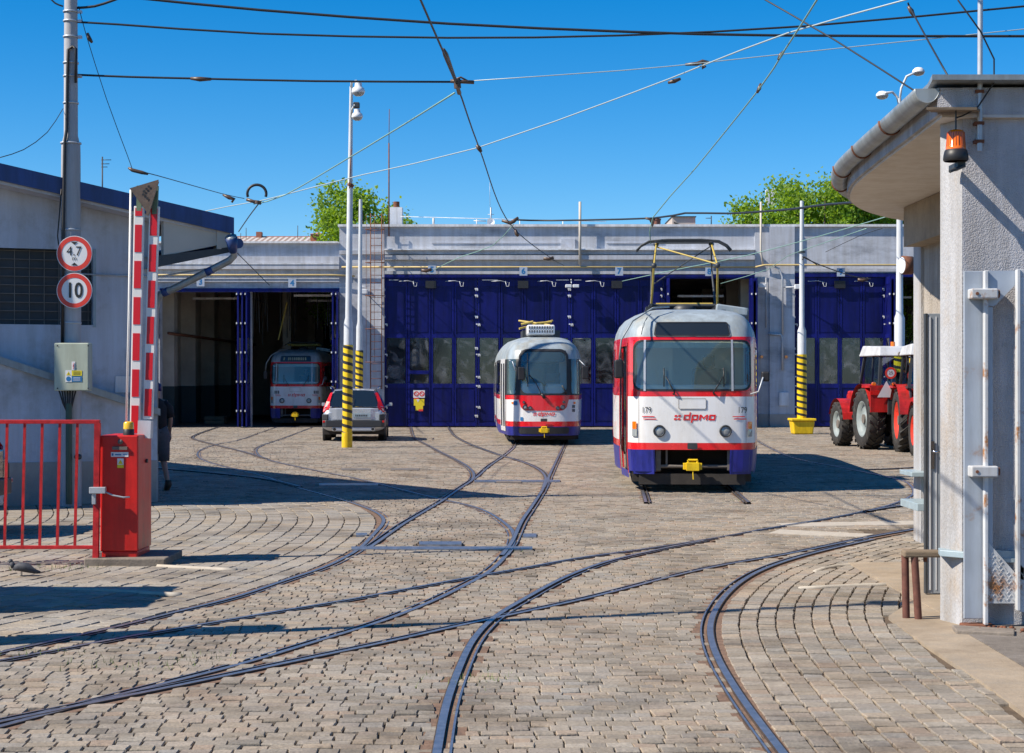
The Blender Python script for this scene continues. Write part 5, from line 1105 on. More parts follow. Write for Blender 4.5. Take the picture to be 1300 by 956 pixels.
# big pole at left with signs
pE, s, X, Y, z = pole('utility_pole', 'big pale utility pole at left carrying two round signs and an electrical box', 90, 0, [(642.6, 27), (197, 24), (185, 23.5), (172, 17.5), (60, 17), (-10, 16)], None, 'utility pole', 'polec', lean=.0, Y=24.8)
sgn = Y - .20
for y, r, kind in ((322, 22.5, 'h'), (369, 22.5, 's')):
    c = P(94.5, y, sgn); R = r / s; o = disc(MB(), c, R, 0, 48, .012).build('sign_plate', 'signwhite', pE); disc(MB(), c + Vector((0, -.003, 0)), R * .96, 0, 48, 0, R * .72).build('red_ring', 'signred', o)
    mb = MB()
    if kind == 's': text(mb, '10', c + Vector((0, -.005, -.005)), R * 1.18, 0, .006, fx=.82)
    else:
        text(mb, '4.7', c + Vector((-.005, -.005, .03)), R * .74, 0, .0, fx=.95); text(mb, 'm', c + Vector((0, -.005, -R * .27)), R * .36, 0)
        for d in (1, -1): mb.add([c + Vector((-.05, -.005, d * R * .66)), c + Vector((.05, -.005, d * R * .66)), c + Vector((0, -.005, d * R * .50))], [(0, 1, 2)])
    mb.build('sign_text', 'signblack', o)
bx = MB().box(P(70, 0, Y - .3).x, P(114, 0, Y - .3).x, Y - .36, Y - .14, z(496), z(436)).build('electrical_box', 'cabinet', pE, bevel=.015)
mb = MB(); q = Y - .364; x0 = P(70, 0, q).x; S_ = F / q
def pr(xa, xb, ya, yb, mi, dy=0.): mb.box(P(xa, 0, q).x, P(xb, 0, q).x, q - .001 - dy, q + .002, P(0, yb, q).z, P(0, ya, q).z, mi)
pr(91, 95.5, 459, 470, 0); pr(83, 91, 470, 485, 0); pr(91, 104, 470.5, 477, 1); pr(91, 104, 478, 484.5, 2); mb.add([P(84, 476.5, q - .003), P(90, 476.5, q - .003), P(87, 471.5, q - .003)], [(0, 1, 2)], 1); disc(mb, P(87, 481, q - .003), .035, 2, 16)
mb.bar(P(94, 461, q - .004), P(92.5, 465, q - .004), .008, .004, 3); mb.bar(P(92.5, 465, q - .004), P(94.5, 464.5, q - .004), .008, .004, 3); mb.bar(P(94, 464.5, q - .004), P(93, 468.5, q - .004), .008, .004, 3)
for k in range(3): pr(93, 102, 471.8 + k * 1.6, 472.3 + k * 1.6, 4, .002); pr(93, 102, 479.3 + k * 1.6, 479.8 + k * 1.6, 0, .002)
pr(86.8, 87.3, 473.5, 475.6, 4, .004); mb.build('sticker', ['signwhite', 'styel', 'stblue', 'signred', 'dark'], bx)
mb = MB()
for xx, yy in ((73, 439), (112, 439), (73, 493), (112, 493)): disc(mb, P(xx, yy, q - .002), .012, 0, 10)
mb.build('screw', 'dark', bx)
mb = MB()
for yy in (15, 27, 47, 80, 97, 131, 182, 292, 410, 553, 580):
    mb = MB(); mb.lathe((X, Y, z(yy)), [((9.2 if yy < 180 else 12.6) / s, -.012), ((9.8 if yy < 180 else 13.2) / s, -.012), ((9.8 if yy < 180 else 13.2) / s, .012), ((9.2 if yy < 180 else 12.6) / s, .012)], 20)
    if yy in (15, 27, 47, 97): mb.box(X + 8.5 / s, X + 14 / s, Y - .03, Y + .03, z(yy) - .018, z(yy) + .018)
    mb.build('clamp_band', 'galv', pE)
mb = MB(); mb.tube([P(96, 105, Y - .12), P(96.5, 62, Y - .12), P(92, 59, Y - .12), P(86.5, 63, Y - .12), P(85.5, 100, Y - .12), P(84.5, 165, Y - .12), P(82, 182, Y - .15), P(80, 300, Y - .15), P(79, 436, Y - .15)], .022, 6); mb.tube([P(78, 240, Y - .13), P(73, 300, Y - .1), P(77, 330, Y - .1)], .01, 5)
for k in range(7): mb.tube([P(75 + k * 3.5, 496, Y - .25), P(80 + k * 2, 512 + (k % 3) * 4, Y - .22), P(86 + k * .5, 525, Y - .2)], .012, 5)
mb.build('cable', 'black', pE)
mb = MB(); mb.cyl(P(87.5, 640, Y - .22), P(87.5, 512, Y - .22), .045, n=12); mb.build('cable_duct', 'ductgreen', pE)
mb = MB(); mb.tube([P(97, 580, Y - .2), P(101, 580, Y - .25)], .04, 8); mb.build('socket', 'dark', pE)
# ================================================================ barrier, fence
BX, BY = G(159, 717); s = F / BY
bar = empty('boom_barrier', (BX, BY, 0), math.radians(-3), 'red barrier cabinet with folded red and white boom pointing upward', 'barrier')
X0_, X1_ = (127 - 650) / s, (175.5 - 650) / s; zt = 1.27
zz = lambda y: CH + (HZ - y) / s
mb = MB(); mb.box(X0_, X1_, BY, BY + .62, .13, zt - .005); mb.box(X0_ + .01, X1_ - .01, BY + .012, BY + .6, .01, .13); mb.build('cabinet', 'redbox', bar, bevel=.012)
MB().box(X0_ - .13, X1_ + .29, BY - .12, BY + .75, -.03, .075).build('concrete_base', 'slab', bar, bevel=.015)
mb = MB(); ff = BY - .002; k = lambda x: (x - 650) / s
mb.lathe((k(153), BY, zz(561)), [(.025, 0), (.025, .012), (.001, .014)], 12, axis=(0, -1, 0)); mb.box(k(143), k(162), BY - .02, BY, zz(571), zz(567)); mb.build('lock', 'grime', bar)
mb = MB(); 
def q2(xa, xb, ya, yb, mi, d=0.): mb.box(k(xa), k(xb), BY - .003 - d, BY + .001, zz(yb), zz(ya), mi)
q2(141, 163, 574, 580, 0); q2(149, 157, 582, 590, 0); q2(149, 157, 590, 594, 1); mb.add([(k(150), BY - .005, zz(589)), (k(156), BY - .005, zz(589)), (k(153), BY - .005, zz(583.5))], [(0, 1, 2)], 1); q2(142, 144.2, 575.5, 578.5, 2, .002); q2(146, 154, 576.5, 578, 2, .002); q2(156, 161, 576.5, 577.5, 2, .002); mb.build('sticker', ['signwhite', 'styel', 'stblue'], bar)
mb = MB(); mb.cyl((X1_, BY + .35, 1.0), (X1_ + .02, BY + .35, 1.0), .02, n=10); mb.build('side_bolt', 'dark', bar)
mb = MB(); mb.lathe((k(160.5), BY + .1, zt - .01), [(.055, 0), (.055, .06), (.05, .065)], 16); bl = mb.build('beacon_base', 'black', bar); MB().lathe((k(160.5), BY + .1, zt + .055), [(.052, 0), (.05, .06), (.04, .072), (.001, .075)], 16).build('beacon_lens', 'amber2', bl)
YB_ = BY + .33; s2 = F / YB_
def PB(x, y, d=0.): return P(x, y, YB_ + d)
def boom(xb, yb, xt, yt, wpx, d, r0):
    a, b = PB(xb, yb, d), PB(xt, yt, d); mb = MB(); mb.bar(a, b, wpx / s2, .05, 0, up=(0, 1, 0)); o = mb.build('boom_arm', 'reflwhite', bar, bevel=.006)
    mb = MB(); dr = (b - a); L = dr.length; dr.normalize(); t = r0
    while t < L - .05:
        t1 = min(t + .272, L - .02); p, q_ = a + dr * t, a + dr * t1; fr = Vector((0, -.0275, 0)); mb.bar(p + fr, q_ + fr, (wpx - 3.6) / s2, .004, 0, up=(0, 1, 0)); t += .360
    mb.build('red_band', 'reflred', o)
boom(171.5, 552, 177, 262, 12.5, 0, .02); boom(188, 532, 196.5, 262, 12.5, .03, .03)
mb = MB(); mb.bar(PB(177, 268, .0), PB(177.5, 236, .0), .05, .06, 0, up=(0, 1, 0)); mb.bar(PB(196.5, 272, .02), PB(198, 236, .02), .05, .05, 0, up=(0, 1, 0)); mb.build('boom_end', 'olive', bar)
mb = MB(); mb.box(PB(166, 0).x, PB(169, 0).x, YB_, YB_ + .02, PB(0, 250).z, PB(0, 240).z); mb.prism([(0, 0), (0, 0), (0, 0)], 0, 0) if 0 else None
v = [PB(164.5, 239, -.05), PB(201, 228, -.05), PB(200, 234, -.05), PB(188, 273, -.05), PB(184, 266, -.05), PB(168, 244, -.05)]; mb.add(v + [p + Vector((0, .02, 0)) for p in v], [(0, 5, 4, 3, 2, 1), (6, 7, 8, 9, 10, 11)] + [(i, (i + 1) % 6, 6 + (i + 1) % 6, 6 + i) for i in range(6)])
mb.bar(PB(200, 230, -.07), PB(187, 273, -.07), .03, .02, 0, up=(0, 1, 0)); mb.build('knuckle_bracket', 'brownm', bar)
mb = MB()
for xx, yy in ((183, 243), (186, 240), (189, 237), (182, 247), (187, 252)): disc(mb, PB(xx, yy, -.056), .014, 0, 10)
mb.build('bracket_hole', 'black', bar)
mb = MB(); mb.tube([PB(160, 552), PB(163.5, 400), PB(166, 241)], .012, 6); mb.tube([PB(167.5, 552), PB(171, 400), PB(174.5, 255)], .006, 5); mb.build('tension_rod', 'reflwhite', bar)
MB().bar(PB(184, 556, .03), PB(185, 534, .03), .13, .12, 0, up=(0, 1, 0)).build('boom_socket', 'polew', bar)
# fence
fn = empty('red_fence', ((120 - 650) / s, BY, 0), 0, 'low red painted steel railing with upright bars beside the barrier', 'fence')
FYY = BY - .05; s = F / FYY; k = lambda x: (x - 650) / s; zz = lambda y: CH + (HZ - y) / s
mb = MB(); mb.box(k(-140), k(127), FYY - .025, FYY + .025, zz(538), zz(533)); mb.box(k(-140), k(121), FYY - .015, FYY + .015, zz(697), zz(692.5)); mb.build('rail', 'redfence', fn, bevel=.004)
mb = MB(); mb.bar((k(121.5), FYY, 0), (k(124), FYY, zz(537)), .055, .055, 0, up=(0, 1, 0)); mb.build('post', 'redfence', fn)
for i in range(11): xb = 95 - i * 22.3; xt = 98.5 - i * 22.3; MB().bar((k(xb), FYY, zz(694)), (k(xt), FYY, zz(536)), .024, .024, 0, up=(0, 1, 0)).build('bar', 'redfence', fn)
mb = MB(); mb.box(k(115.5), k(136), FYY - .08, FYY - .02, zz(626), zz(618)); mb.box(k(118), k(123), FYY - .05, FYY, zz(640), zz(626)); lk = mb.build('latch', 'galv', fn, bevel=.004); mb = MB(); mb.tube([(k(134), FYY - .05, zz(623.5)), (k(145), FYY - .05, zz(628.5)), (k(158), FYY - .05, zz(631)), (k(166), FYY - .04, zz(630.5))], .009, 6); mb.build('latch_rod', 'galv', lk)
# bird
s_ = (731 - HZ) / CH; bx_, by_ = G(30, 731)
bd = MB(); bd.tube([(bx_ - .10, by_, .07), (bx_ - .04, by_, .085), (bx_ + .03, by_, .075), (bx_ + .10, by_ + .01, .04), (bx_ + .15, by_ + .02, .03)], .04, 12, rs=[.02, .042, .045, .022, .01]); bd.tube([(bx_ - .09, by_, .08), (bx_ - .115, by_, .125)], .024, 10, rs=[.026, .022]); bd.sphere((bx_ - .12, by_, .135), .022, 10); bd.cyl((bx_ - .135, by_, .135), (bx_ - .158, by_, .128), .006, .001, 6)
for d in (-.012, .018): bd.cyl((bx_ - .02, by_ + d, .05), (bx_ - .02, by_ + d, .002), .003, n=5)
tag(bd.build('pigeon', 'pigeon'), 'dark grey pigeon on the setts below the red railing', 'bird')
# ================================================================ cars
def car(name, loc, rz, label, paint, plate=True):
    e = empty(name, loc, rz, label, 'car')
    L = 4.7
    # body sections along y: (y, half width low, belt half, z bottom, z belt)
    secs = [(0.0, .80, .78, .40, .86), (.05, .89, .84, .32, .98), (.25, .925, .88, .28, 1.0), (1.2, .935, .90, .25, 1.0), (2.6, .935, .90, .25, .98), (3.4, .93, .89, .25, .96), (4.2, .90, .84, .27, .86), (4.55, .82, .74, .32, .74), (4.68, .66, .60, .40, .66)]
    n = 28; mb = MB(); V = []
    for y, wl_, wb, z0, z1 in secs:
        for i in range(n):
            a = 2 * math.pi * i / n - math.pi / 2; c, s_ = math.cos(a), math.sin(a); zc, hz_ = (z0 + z1) / 2, (z1 - z0) / 2
            px = math.copysign(abs(c) ** .32, c); pz = math.copysign(abs(s_) ** .45, s_); w = wl_ if pz < 0 else wl_ + (wb - wl_) * pz
            V.append((px * w, y, zc + pz * hz_))
    k = len(secs); mb.add(V, [(i * n + j, (i + 1) * n + j, (i + 1) * n + (j + 1) % n, i * n + (j + 1) % n) for i in range(k - 1) for j in range(n)] , 0, True); mb.add(V[:n], [tuple(range(n))], 0); mb.add(V[-n:], [tuple(range(n))[::-1]], 0)
    mb.build('body', paint, e, local=True)
    # greenhouse
    gs = [(.10, .86, .84, .95, 1.06), (.42, .86, .64, .95, 1.50), (.7, .87, .66, .96, 1.535), (1.8, .88, .68, .97, 1.55), (2.6, .88, .66, .96, 1.51), (3.0, .86, .60, .95, 1.38), (3.5, .84, .78, .94, 1.04)]
    V = []; mb = MB()
    for y, wb, wt, z0, z1 in gs:
        for i in range(9):
            q = i / 8; t = abs(q - .5) * 2; side = -1 if q < .5 else 1
            if t > .55: f = (t - .55) / .45; V.append((side * (wt + (wb - wt) * f), y, z1 - .03 - (z1 - .03 - z0) * f))
            else: V.append((side * wt * t / .55 * .985, y, z1 - .03 * (t / .55) ** 3))
    k = len(gs)
    for i in range(k - 1):
        for j in range(8):
            gl = (j in (0, 1, 6, 7) and .3 < gs[i][0] < 3.2 and j in (0, 7)) ; mb.add([V[i * 9 + j], V[(i + 1) * 9 + j], V[(i + 1) * 9 + j + 1], V[i * 9 + j + 1]], [(0, 1, 2, 3)], 1 if gl or (j in (2, 3, 4, 5) and i in (0, 5)) else 0, True)
    mb.build('cabin', [paint, 'cargls'], e, local=True)
    # rear details (rear = -y side)
    mb = MB(); mb.add([(-.70, .072, 1.02), (.70, .072, 1.02), (.575, .36, 1.46), (-.575, .36, 1.46)], [(0, 1, 2, 3)]); mb.build('rear_window', 'cargls', e, local=True)
    mb = MB(); mb.bar((0, .19, 1.25), (0, .09, 1.06), .02, .015); mb.build('rear_wiper', 'black', e, local=True)
    for d in (-1, 1):
        mb = MB(); pts = [(.66, .055, .84), (.90, .10, .86), (.885, .18, 1.0), (.80, .22, 1.18), (.70, .38, 1.42), (.63, .36, 1.44), (.70, .16, 1.16), (.70, .05, 1.0)]
        v = [(d * x, y - .02, z_) for x, y, z_ in pts] + [(d * x, y + .1, z_) for x, y, z_ in pts]; m_ = len(pts)
        mb.add(v, [tuple(range(m_))] + [(i, (i + 1) % m_, m_ + (i + 1) % m_, m_ + i) for i in range(m_)]); o = mb.build('tail_light', 'lens', e, local=True)
        mb = MB(); mb.add([(d * .69, .028, .88), (d * .87, .075, .895), (d * .865, .11, .965), (d * .70, .032, .97)], [(0, 1, 2, 3)]); mb.build('reversing_lens', 'lampglass', o, local=True)
        mb = MB(); mb.box(d * .80 - .1, d * .80 + .1, -.03, .02, .55, .61); mb.build('reflector', 'lens', e, local=True, bevel=.01)
        mb = MB(); mb.cyl((d * .56, -.03, .36), (d * .56, .1, .36), .055, n=14); mb.build('exhaust', 'chrome', e, local=True); mb = MB(); mb.cyl((d * .56, -.035, .36), (d * .56, .0, .36), .042, n=12); mb.build('exhaust_bore', 'black', e, local=True)
        mb = MB(); mb.tube([(d * .70, .7, 1.55), (d * .72, 1.2, 1.60), (d * .72, 2.2, 1.60), (d * .69, 2.6, 1.55)], .018, 8); mb.build('roof_rail', 'chrome', e, local=True)
        mb = MB(); mb.tube([(d * .88, 2.75, 1.0), (d * 1.0, 2.73, 1.03)], .025, 8); mb.box(min(d * .98, d * 1.08), max(d * .98, d * 1.08), 2.68, 2.78, 1.0, 1.10); mb.build('wing_mirror', paint, e, local=True, bevel=.02)
    mb = MB(); mb.prism([(-.90, .0), (-.80, -.045), (.80, -.045), (.90, .0), (.94, .5), (-.94, .5)], .42, .62); mb.prism([(-.92, .02), (-.76, -.03), (-.70, .05), (-.9, .5)], .62, .80); mb.prism([(.92, .02), (.76, -.03), (.70, .05), (.9, .5)][::-1], .62, .80); mb.build('bumper', 'carblk', e, local=True, bevel=.02)
    mb = MB(); mb.prism([(-.62, -.03), (.62, -.03), (.66, .3), (-.66, .3)], .30, .44); mb.build('skid_plate', 'galv', e, local=True, bevel=.03)
    mb = MB(); mb.prism([(-.72, .02), (-.5, -.025), (.5, -.025), (.72, .02), (.76, .3), (-.76, .3)], .625, .97); mb.build('tailgate_panel', paint, e, local=True, bevel=.02)
    if plate:
        mb = MB(); mb.box(-.02, .50, -.04, -.026, .71, .82); mb.box(-.26, .26, -.010, .0, .71, .81) if 0 else None; o = mb.build('number_plate', 'tile', e, local=True); mb = MB(); [mb.box(.05 + i * .052, .08 + i * .052, -.043, -.041, .735, .785) for i in range(7)]; mb.build('plate_characters', 'dark', o, local=True)
        mb = MB(); [mb.box(-.26 + i * .13, -.23 + i * .13, .03, .06, .90, .93) for i in range(5)]; mb.build('badge_letters', 'chrome', e, local=True)
    for d in (-1, 1):
        for y in (.95, 3.75):
            o = MB().cyl((d * .93, y, .335), (d * .70, y, .335), .335, n=28).build('wheel', 'tyre', e, local=True, bevel=.03); mb = MB(); mb.cyl((d * .935, y, .335), (d * .9, y, .335), .2, n=20); mb.build('rim', 'chrome', o, local=True)
            mb = MB(); mb.lathe((d * .90, y, .335), [(.36, -.04), (.41, -.04), (.41, .04), (.36, .04)], 24, axis=(1, 0, 0)); mb.build('arch_trim', 'carblk', e, local=True)
    mb = MB(); mb.box(-.9, .9, .3, 4.4, .2, .42); mb.build('underbody', 'under', e, local=True)
    return e
cx, cy = G(449, 560.5)
car('parked_car', (cx, cy, 0), math.radians(3.0), 'silver estate car seen from behind beside the striped poles', 'carsil')
hx, hy = (-15 - 650) / 108., F / 108.
car('parked_car', (hx, hy, 0), math.radians(90), 'dark car just poking in at the left edge behind the red railing', 'cardk', False)
# ================================================================ tractors
def big_wheel(e, c, r, w, rimm, d):
    c = Vector(c); ax = Vector((1, 0, 0)); mb = MB()
    mb.lathe(c, [(r * .60, -w / 2 + .02), (r * .66, -w / 2), (r * .90, -w / 2), (r * .965, -w * .38), (r * .965, w * .38), (r * .90, w / 2), (r * .66, w / 2), (r * .60, w / 2 - .02), (r * .60, -w / 2 + .02)], 40, axis=ax)
    N = 20
    for i in range(N):
        for side in (-1, 1):
            a = 2 * math.pi * (i + (.5 if side > 0 else 0)) / N
            def pt(x, rr, aa): return c + Vector((x, math.cos(aa) * rr, math.sin(aa) * rr))
            a2 = a + .24; v = [pt(side * w * .52, r * .93, a), pt(side * w * .52, r * .93, a + .11), pt(0, r * .95, a2 + .10), pt(0, r * .95, a2), pt(side * w * .50, r * 1.0, a), pt(side * w * .50, r * 1.0, a + .09), pt(0, r * 1.01, a2 + .09), pt(0, r * 1.01, a2)]
            mb.add(v, [(4, 5, 6, 7), (0, 1, 5, 4), (1, 2, 6, 5), (2, 3, 7, 6), (3, 0, 4, 7)])
    o = mb.build('wheel', 'tyre', e, local=True)
    mb = MB(); mb.lathe(c, [(r * .60, w * .42), (r * .56, w * .44), (r * .52, w * .20), (r * .25, w * .12), (r * .22, w * .26), (.001, w * .27)], 28, axis=ax * d); mb.lathe(c, [(r * .60, w * .42), (r * .61, -w * .42)], 28, axis=ax * d); mb.build('rim', rimm, o, local=True)
    mb = MB(); mb.cyl(c + ax * d * w * .1, c + ax * d * w * .36, .12, n=12); mb.build('hub', 'grime', o, local=True)
def tractor(loc, rz, label, rimm, k=1.):
    # local: rear axle at y=0, nose towards +y
    e = empty('tractor', loc, rz, label, 'tractor')
    for d in (-1, 1):
        big_wheel(e, (d * .72, 0, .79), .79, .42, rimm, d); big_wheel(e, (d * .72, 2.35, .60), .60, .36, rimm, d)
        mb = MB(); n = 14; V = []
        for i in range(n + 1):
            a = math.radians(-25 + 190 * i / n); a = math.radians(10 + 150 * i / n); rr_ = .90
            for x in (.42, .96): V.append((d * x, -math.cos(a) * rr_ * -1, .80 + math.sin(a) * rr_))
        mb.add(V, [(2 * i, 2 * i + 1, 2 * i + 3, 2 * i + 2) for i in range(n)], 0); V2 = [(d * .42, math.cos(math.radians(10 + 150 * i / n)) * .90, .80 + math.sin(math.radians(10 + 150 * i / n)) * .90) for i in range(n + 1)] + [(d * .42, 0, .9)]
        mb.add(V2, [(i, i + 1, n + 1) for i in range(n)], 0); mb.box(min(d * .42, d * .96), max(d * .42, d * .96), -.93, -.88, .98, 1.62, 0); mb.box(min(d * .42, d * .97), max(d * .42, d * .97), -.90, -.2, 1.60, 1.66, 0)
        mb.build('rear_fender', 'trred', e, local=True)
        mb = MB(); V = [(d * x, 2.35 + math.cos(math.radians(20 + 150 * i / 10)) * .70, .62 + math.sin(math.radians(20 + 150 * i / 10)) * .68) for i in range(11) for x in (.54, .90)]; mb.add(V, [(2 * i, 2 * i + 1, 2 * i + 3, 2 * i + 2) for i in range(10)], 0); mb.build('front_fender', 'trred', e, local=True)
        mb = MB(); mb.cyl((d * .85, -.88, 1.70), (d * .85, -.80, 1.70), .05, n=12); mb.build('rear_lamp', 'amber', e, local=True)
        mb = MB(); mb.box(d * .85 - .12, d * .85 + .12, -.95, -.93, 1.42, 1.52); mb.build('lamp_cluster', 'lens', e, local=True)
    mb = MB(); mb.box(-.32, .32, .9, 3.2, .95, 1.50); mb.box(-.30, .30, 2.9, 3.35, .75, 1.42); mb.build('bonnet', 'trred', e, local=True, bevel=.05)
    mb = MB(); mb.box(-.26, .26, 3.35, 3.37, .85, 1.35); mb.box(-.3, .3, 3.2, 3.6, .55, .78); mb.build('grille', 'carblk', e, local=True)
    for d in (-1, 1): MB().cyl((d * .17, 3.36, 1.22), (d * .17, 3.42, 1.22), .085, n=16).build('headlight', 'lampglass', e, local=True)
    mb = MB(); mb.box(-.30, .30, -.6, 2.8, .45, .98); mb.cyl((-.8, 0, .79), (.8, 0, .79), .13); mb.cyl((-.8, 2.35, .6), (.8, 2.35, .6), .09); mb.box(-.42, .42, -.9, -.5, .9, 1.36); mb.build('chassis', 'under', e, local=True)
    mb = MB(); mb.box(-.52, .52, -.95, -.90, .92, 1.32); mb.build('rear_plate', 'carblk', e, local=True, bevel=.02); mb = MB(); mb.box(-.55, .55, -.94, -.60, 1.36, 1.66); mb.build('rear_panel', 'trred', e, local=True, bevel=.02)
    mb = MB(); mb.tube([(-.3, -.9, .6), (-.25, -1.25, .5)], .03); mb.tube([(.3, -.9, .6), (.25, -1.25, .5)], .03); mb.box(-.1, .1, -1.2, -.8, .5, .62); mb.build('linkage', 'dark', e, local=True)
    # cab
    cr = [(-.70, -.82), (.70, -.82), (.72, .75), (-.72, .75)]; ct = [(-.62, -.70), (.62, -.70), (.62, .62), (-.62, .62)]
    mb = MB()
    for (a, b) in zip(cr, ct): mb.bar((*a, 1.60), (*b, 2.42), .07, .07, 0, up=(0, 1, 0))
    for a, b in ((0, 1), (1, 2), (2, 3), (3, 0)):
        mb.bar((*cr[a], 1.62), (*cr[b], 1.62), .06, .06); mb.bar((*cr[a], 1.05), (*cr[b], 1.05), .05, .05) if b != 0 else None
    for x in (-.66, .66): mb.bar((x, -.1, 1.6), (x * .94, -.1, 2.42), .05, .05, 0, up=(0, 1, 0))
    mb.build('cab_frame', 'carblk', e, local=True)
    mb = MB()
    for a, b in ((0, 1), (1, 2), (2, 3), (3, 0)): mb.add([(*cr[a], 1.64), (*cr[b], 1.64), (*ct[b], 2.42), (*ct[a], 2.42)], [(0, 1, 2, 3)])
    mb.build('cab_glass', 'tintd', e, local=True)
    mb = MB(); mb.box(-.69, -.65, -.75, .7, 1.05, 1.6); mb.box(.65, .69, -.75, .7, 1.05, 1.6); mb.box(-.25, .25, -.45, .1, 1.3, 1.42); mb.box(-.25, .25, -.5, -.38, 1.4, 2.0); mb.cyl((0, .35, 1.6), (0, .5, 1.95), .03); mb.lathe((0, .36, 1.95), [(.17, 0), (.2, .01), (.17, .02)], 18, axis=(0, -.6, .8)); mb.build('seat', 'seat', e, local=True)
    mb = MB(); V = [(-.72, -.86, 2.42), (.72, -.86, 2.42), (.72, .85, 2.42), (-.72, .85, 2.42), (-.66, -.72, 2.66), (.66, -.72, 2.66), (.66, .7, 2.70), (-.66, .7, 2.70)]; mb.add(V, [(0, 3, 2, 1), (4, 5, 6, 7), (0, 1, 5, 4), (1, 2, 6, 5), (2, 3, 7, 6), (3, 0, 4, 7)]); mb.build('cab_roof', 'trwhite', e, local=True, bevel=.03)
    return e
rg = 'red tractors parked at the right'
tr1 = tractor((10.0, 45.2, 0), math.radians(6), 'red tractor with cream rims and white warning triangle, seen from behind', 'trrim'); tr1['group'] = rg
mb = MB(); mb.add([(-.80, -.97, 1.36), (-.32, -.97, 1.36), (-.56, -.97, 1.78)], [(0, 1, 2)]); mb.build('warning_triangle', 'signwhite', tr1, local=True); mb = MB(); c = Vector((-.44, -.95, 1.98)); disc(mb, c, .15, 0, 24); disc(mb, c + Vector((0, -.003, 0)), .15, 1, 24, inner=.10); text(mb, '25', c + Vector((0, -.005, 0)), .12, 2); mb.build('speed_sign', ['signwhite', 'signred', 'signblack'], tr1, local=True)
mb = MB(); mb.cyl((-.15, -.9, 2.46), (-.15, -.82, 2.46), .07, n=14); mb.build('work_lamp', 'grime', tr1, local=True); mb = MB(); mb.cyl((0, .2, 2.68), (0, .2, 2.80), .06, n=12); mb.build('beacon', 'amber', tr1, local=True)
mb = MB(); mb.box(-.36, -.14, -.96, -.95, 1.24, 1.36); mb.build('number_plate', 'pdest', tr1, local=True)
tr2 = tractor((10.55, 43.4, 0), math.radians(176), 'red tractor with red rims facing the yard, half hidden by the gatehouse', 'redrim'); tr2['group'] = rg
mb = MB(); mb.cyl((-.5, .86, 2.55), (-.5, .95, 2.55), .09, n=16); mb.cyl((.5, .86, 2.55), (.5, .95, 2.55), .09, n=16); mb.build('work_lamp', 'lampglass', tr2, local=True)
mb = MB()
for z_ in (1.75, 1.98, 2.2): mb.box(.62, .64, .3, .55, z_, z_ + .14)
mb.build('yellow_sticker', 'yellow', tr2, local=True)
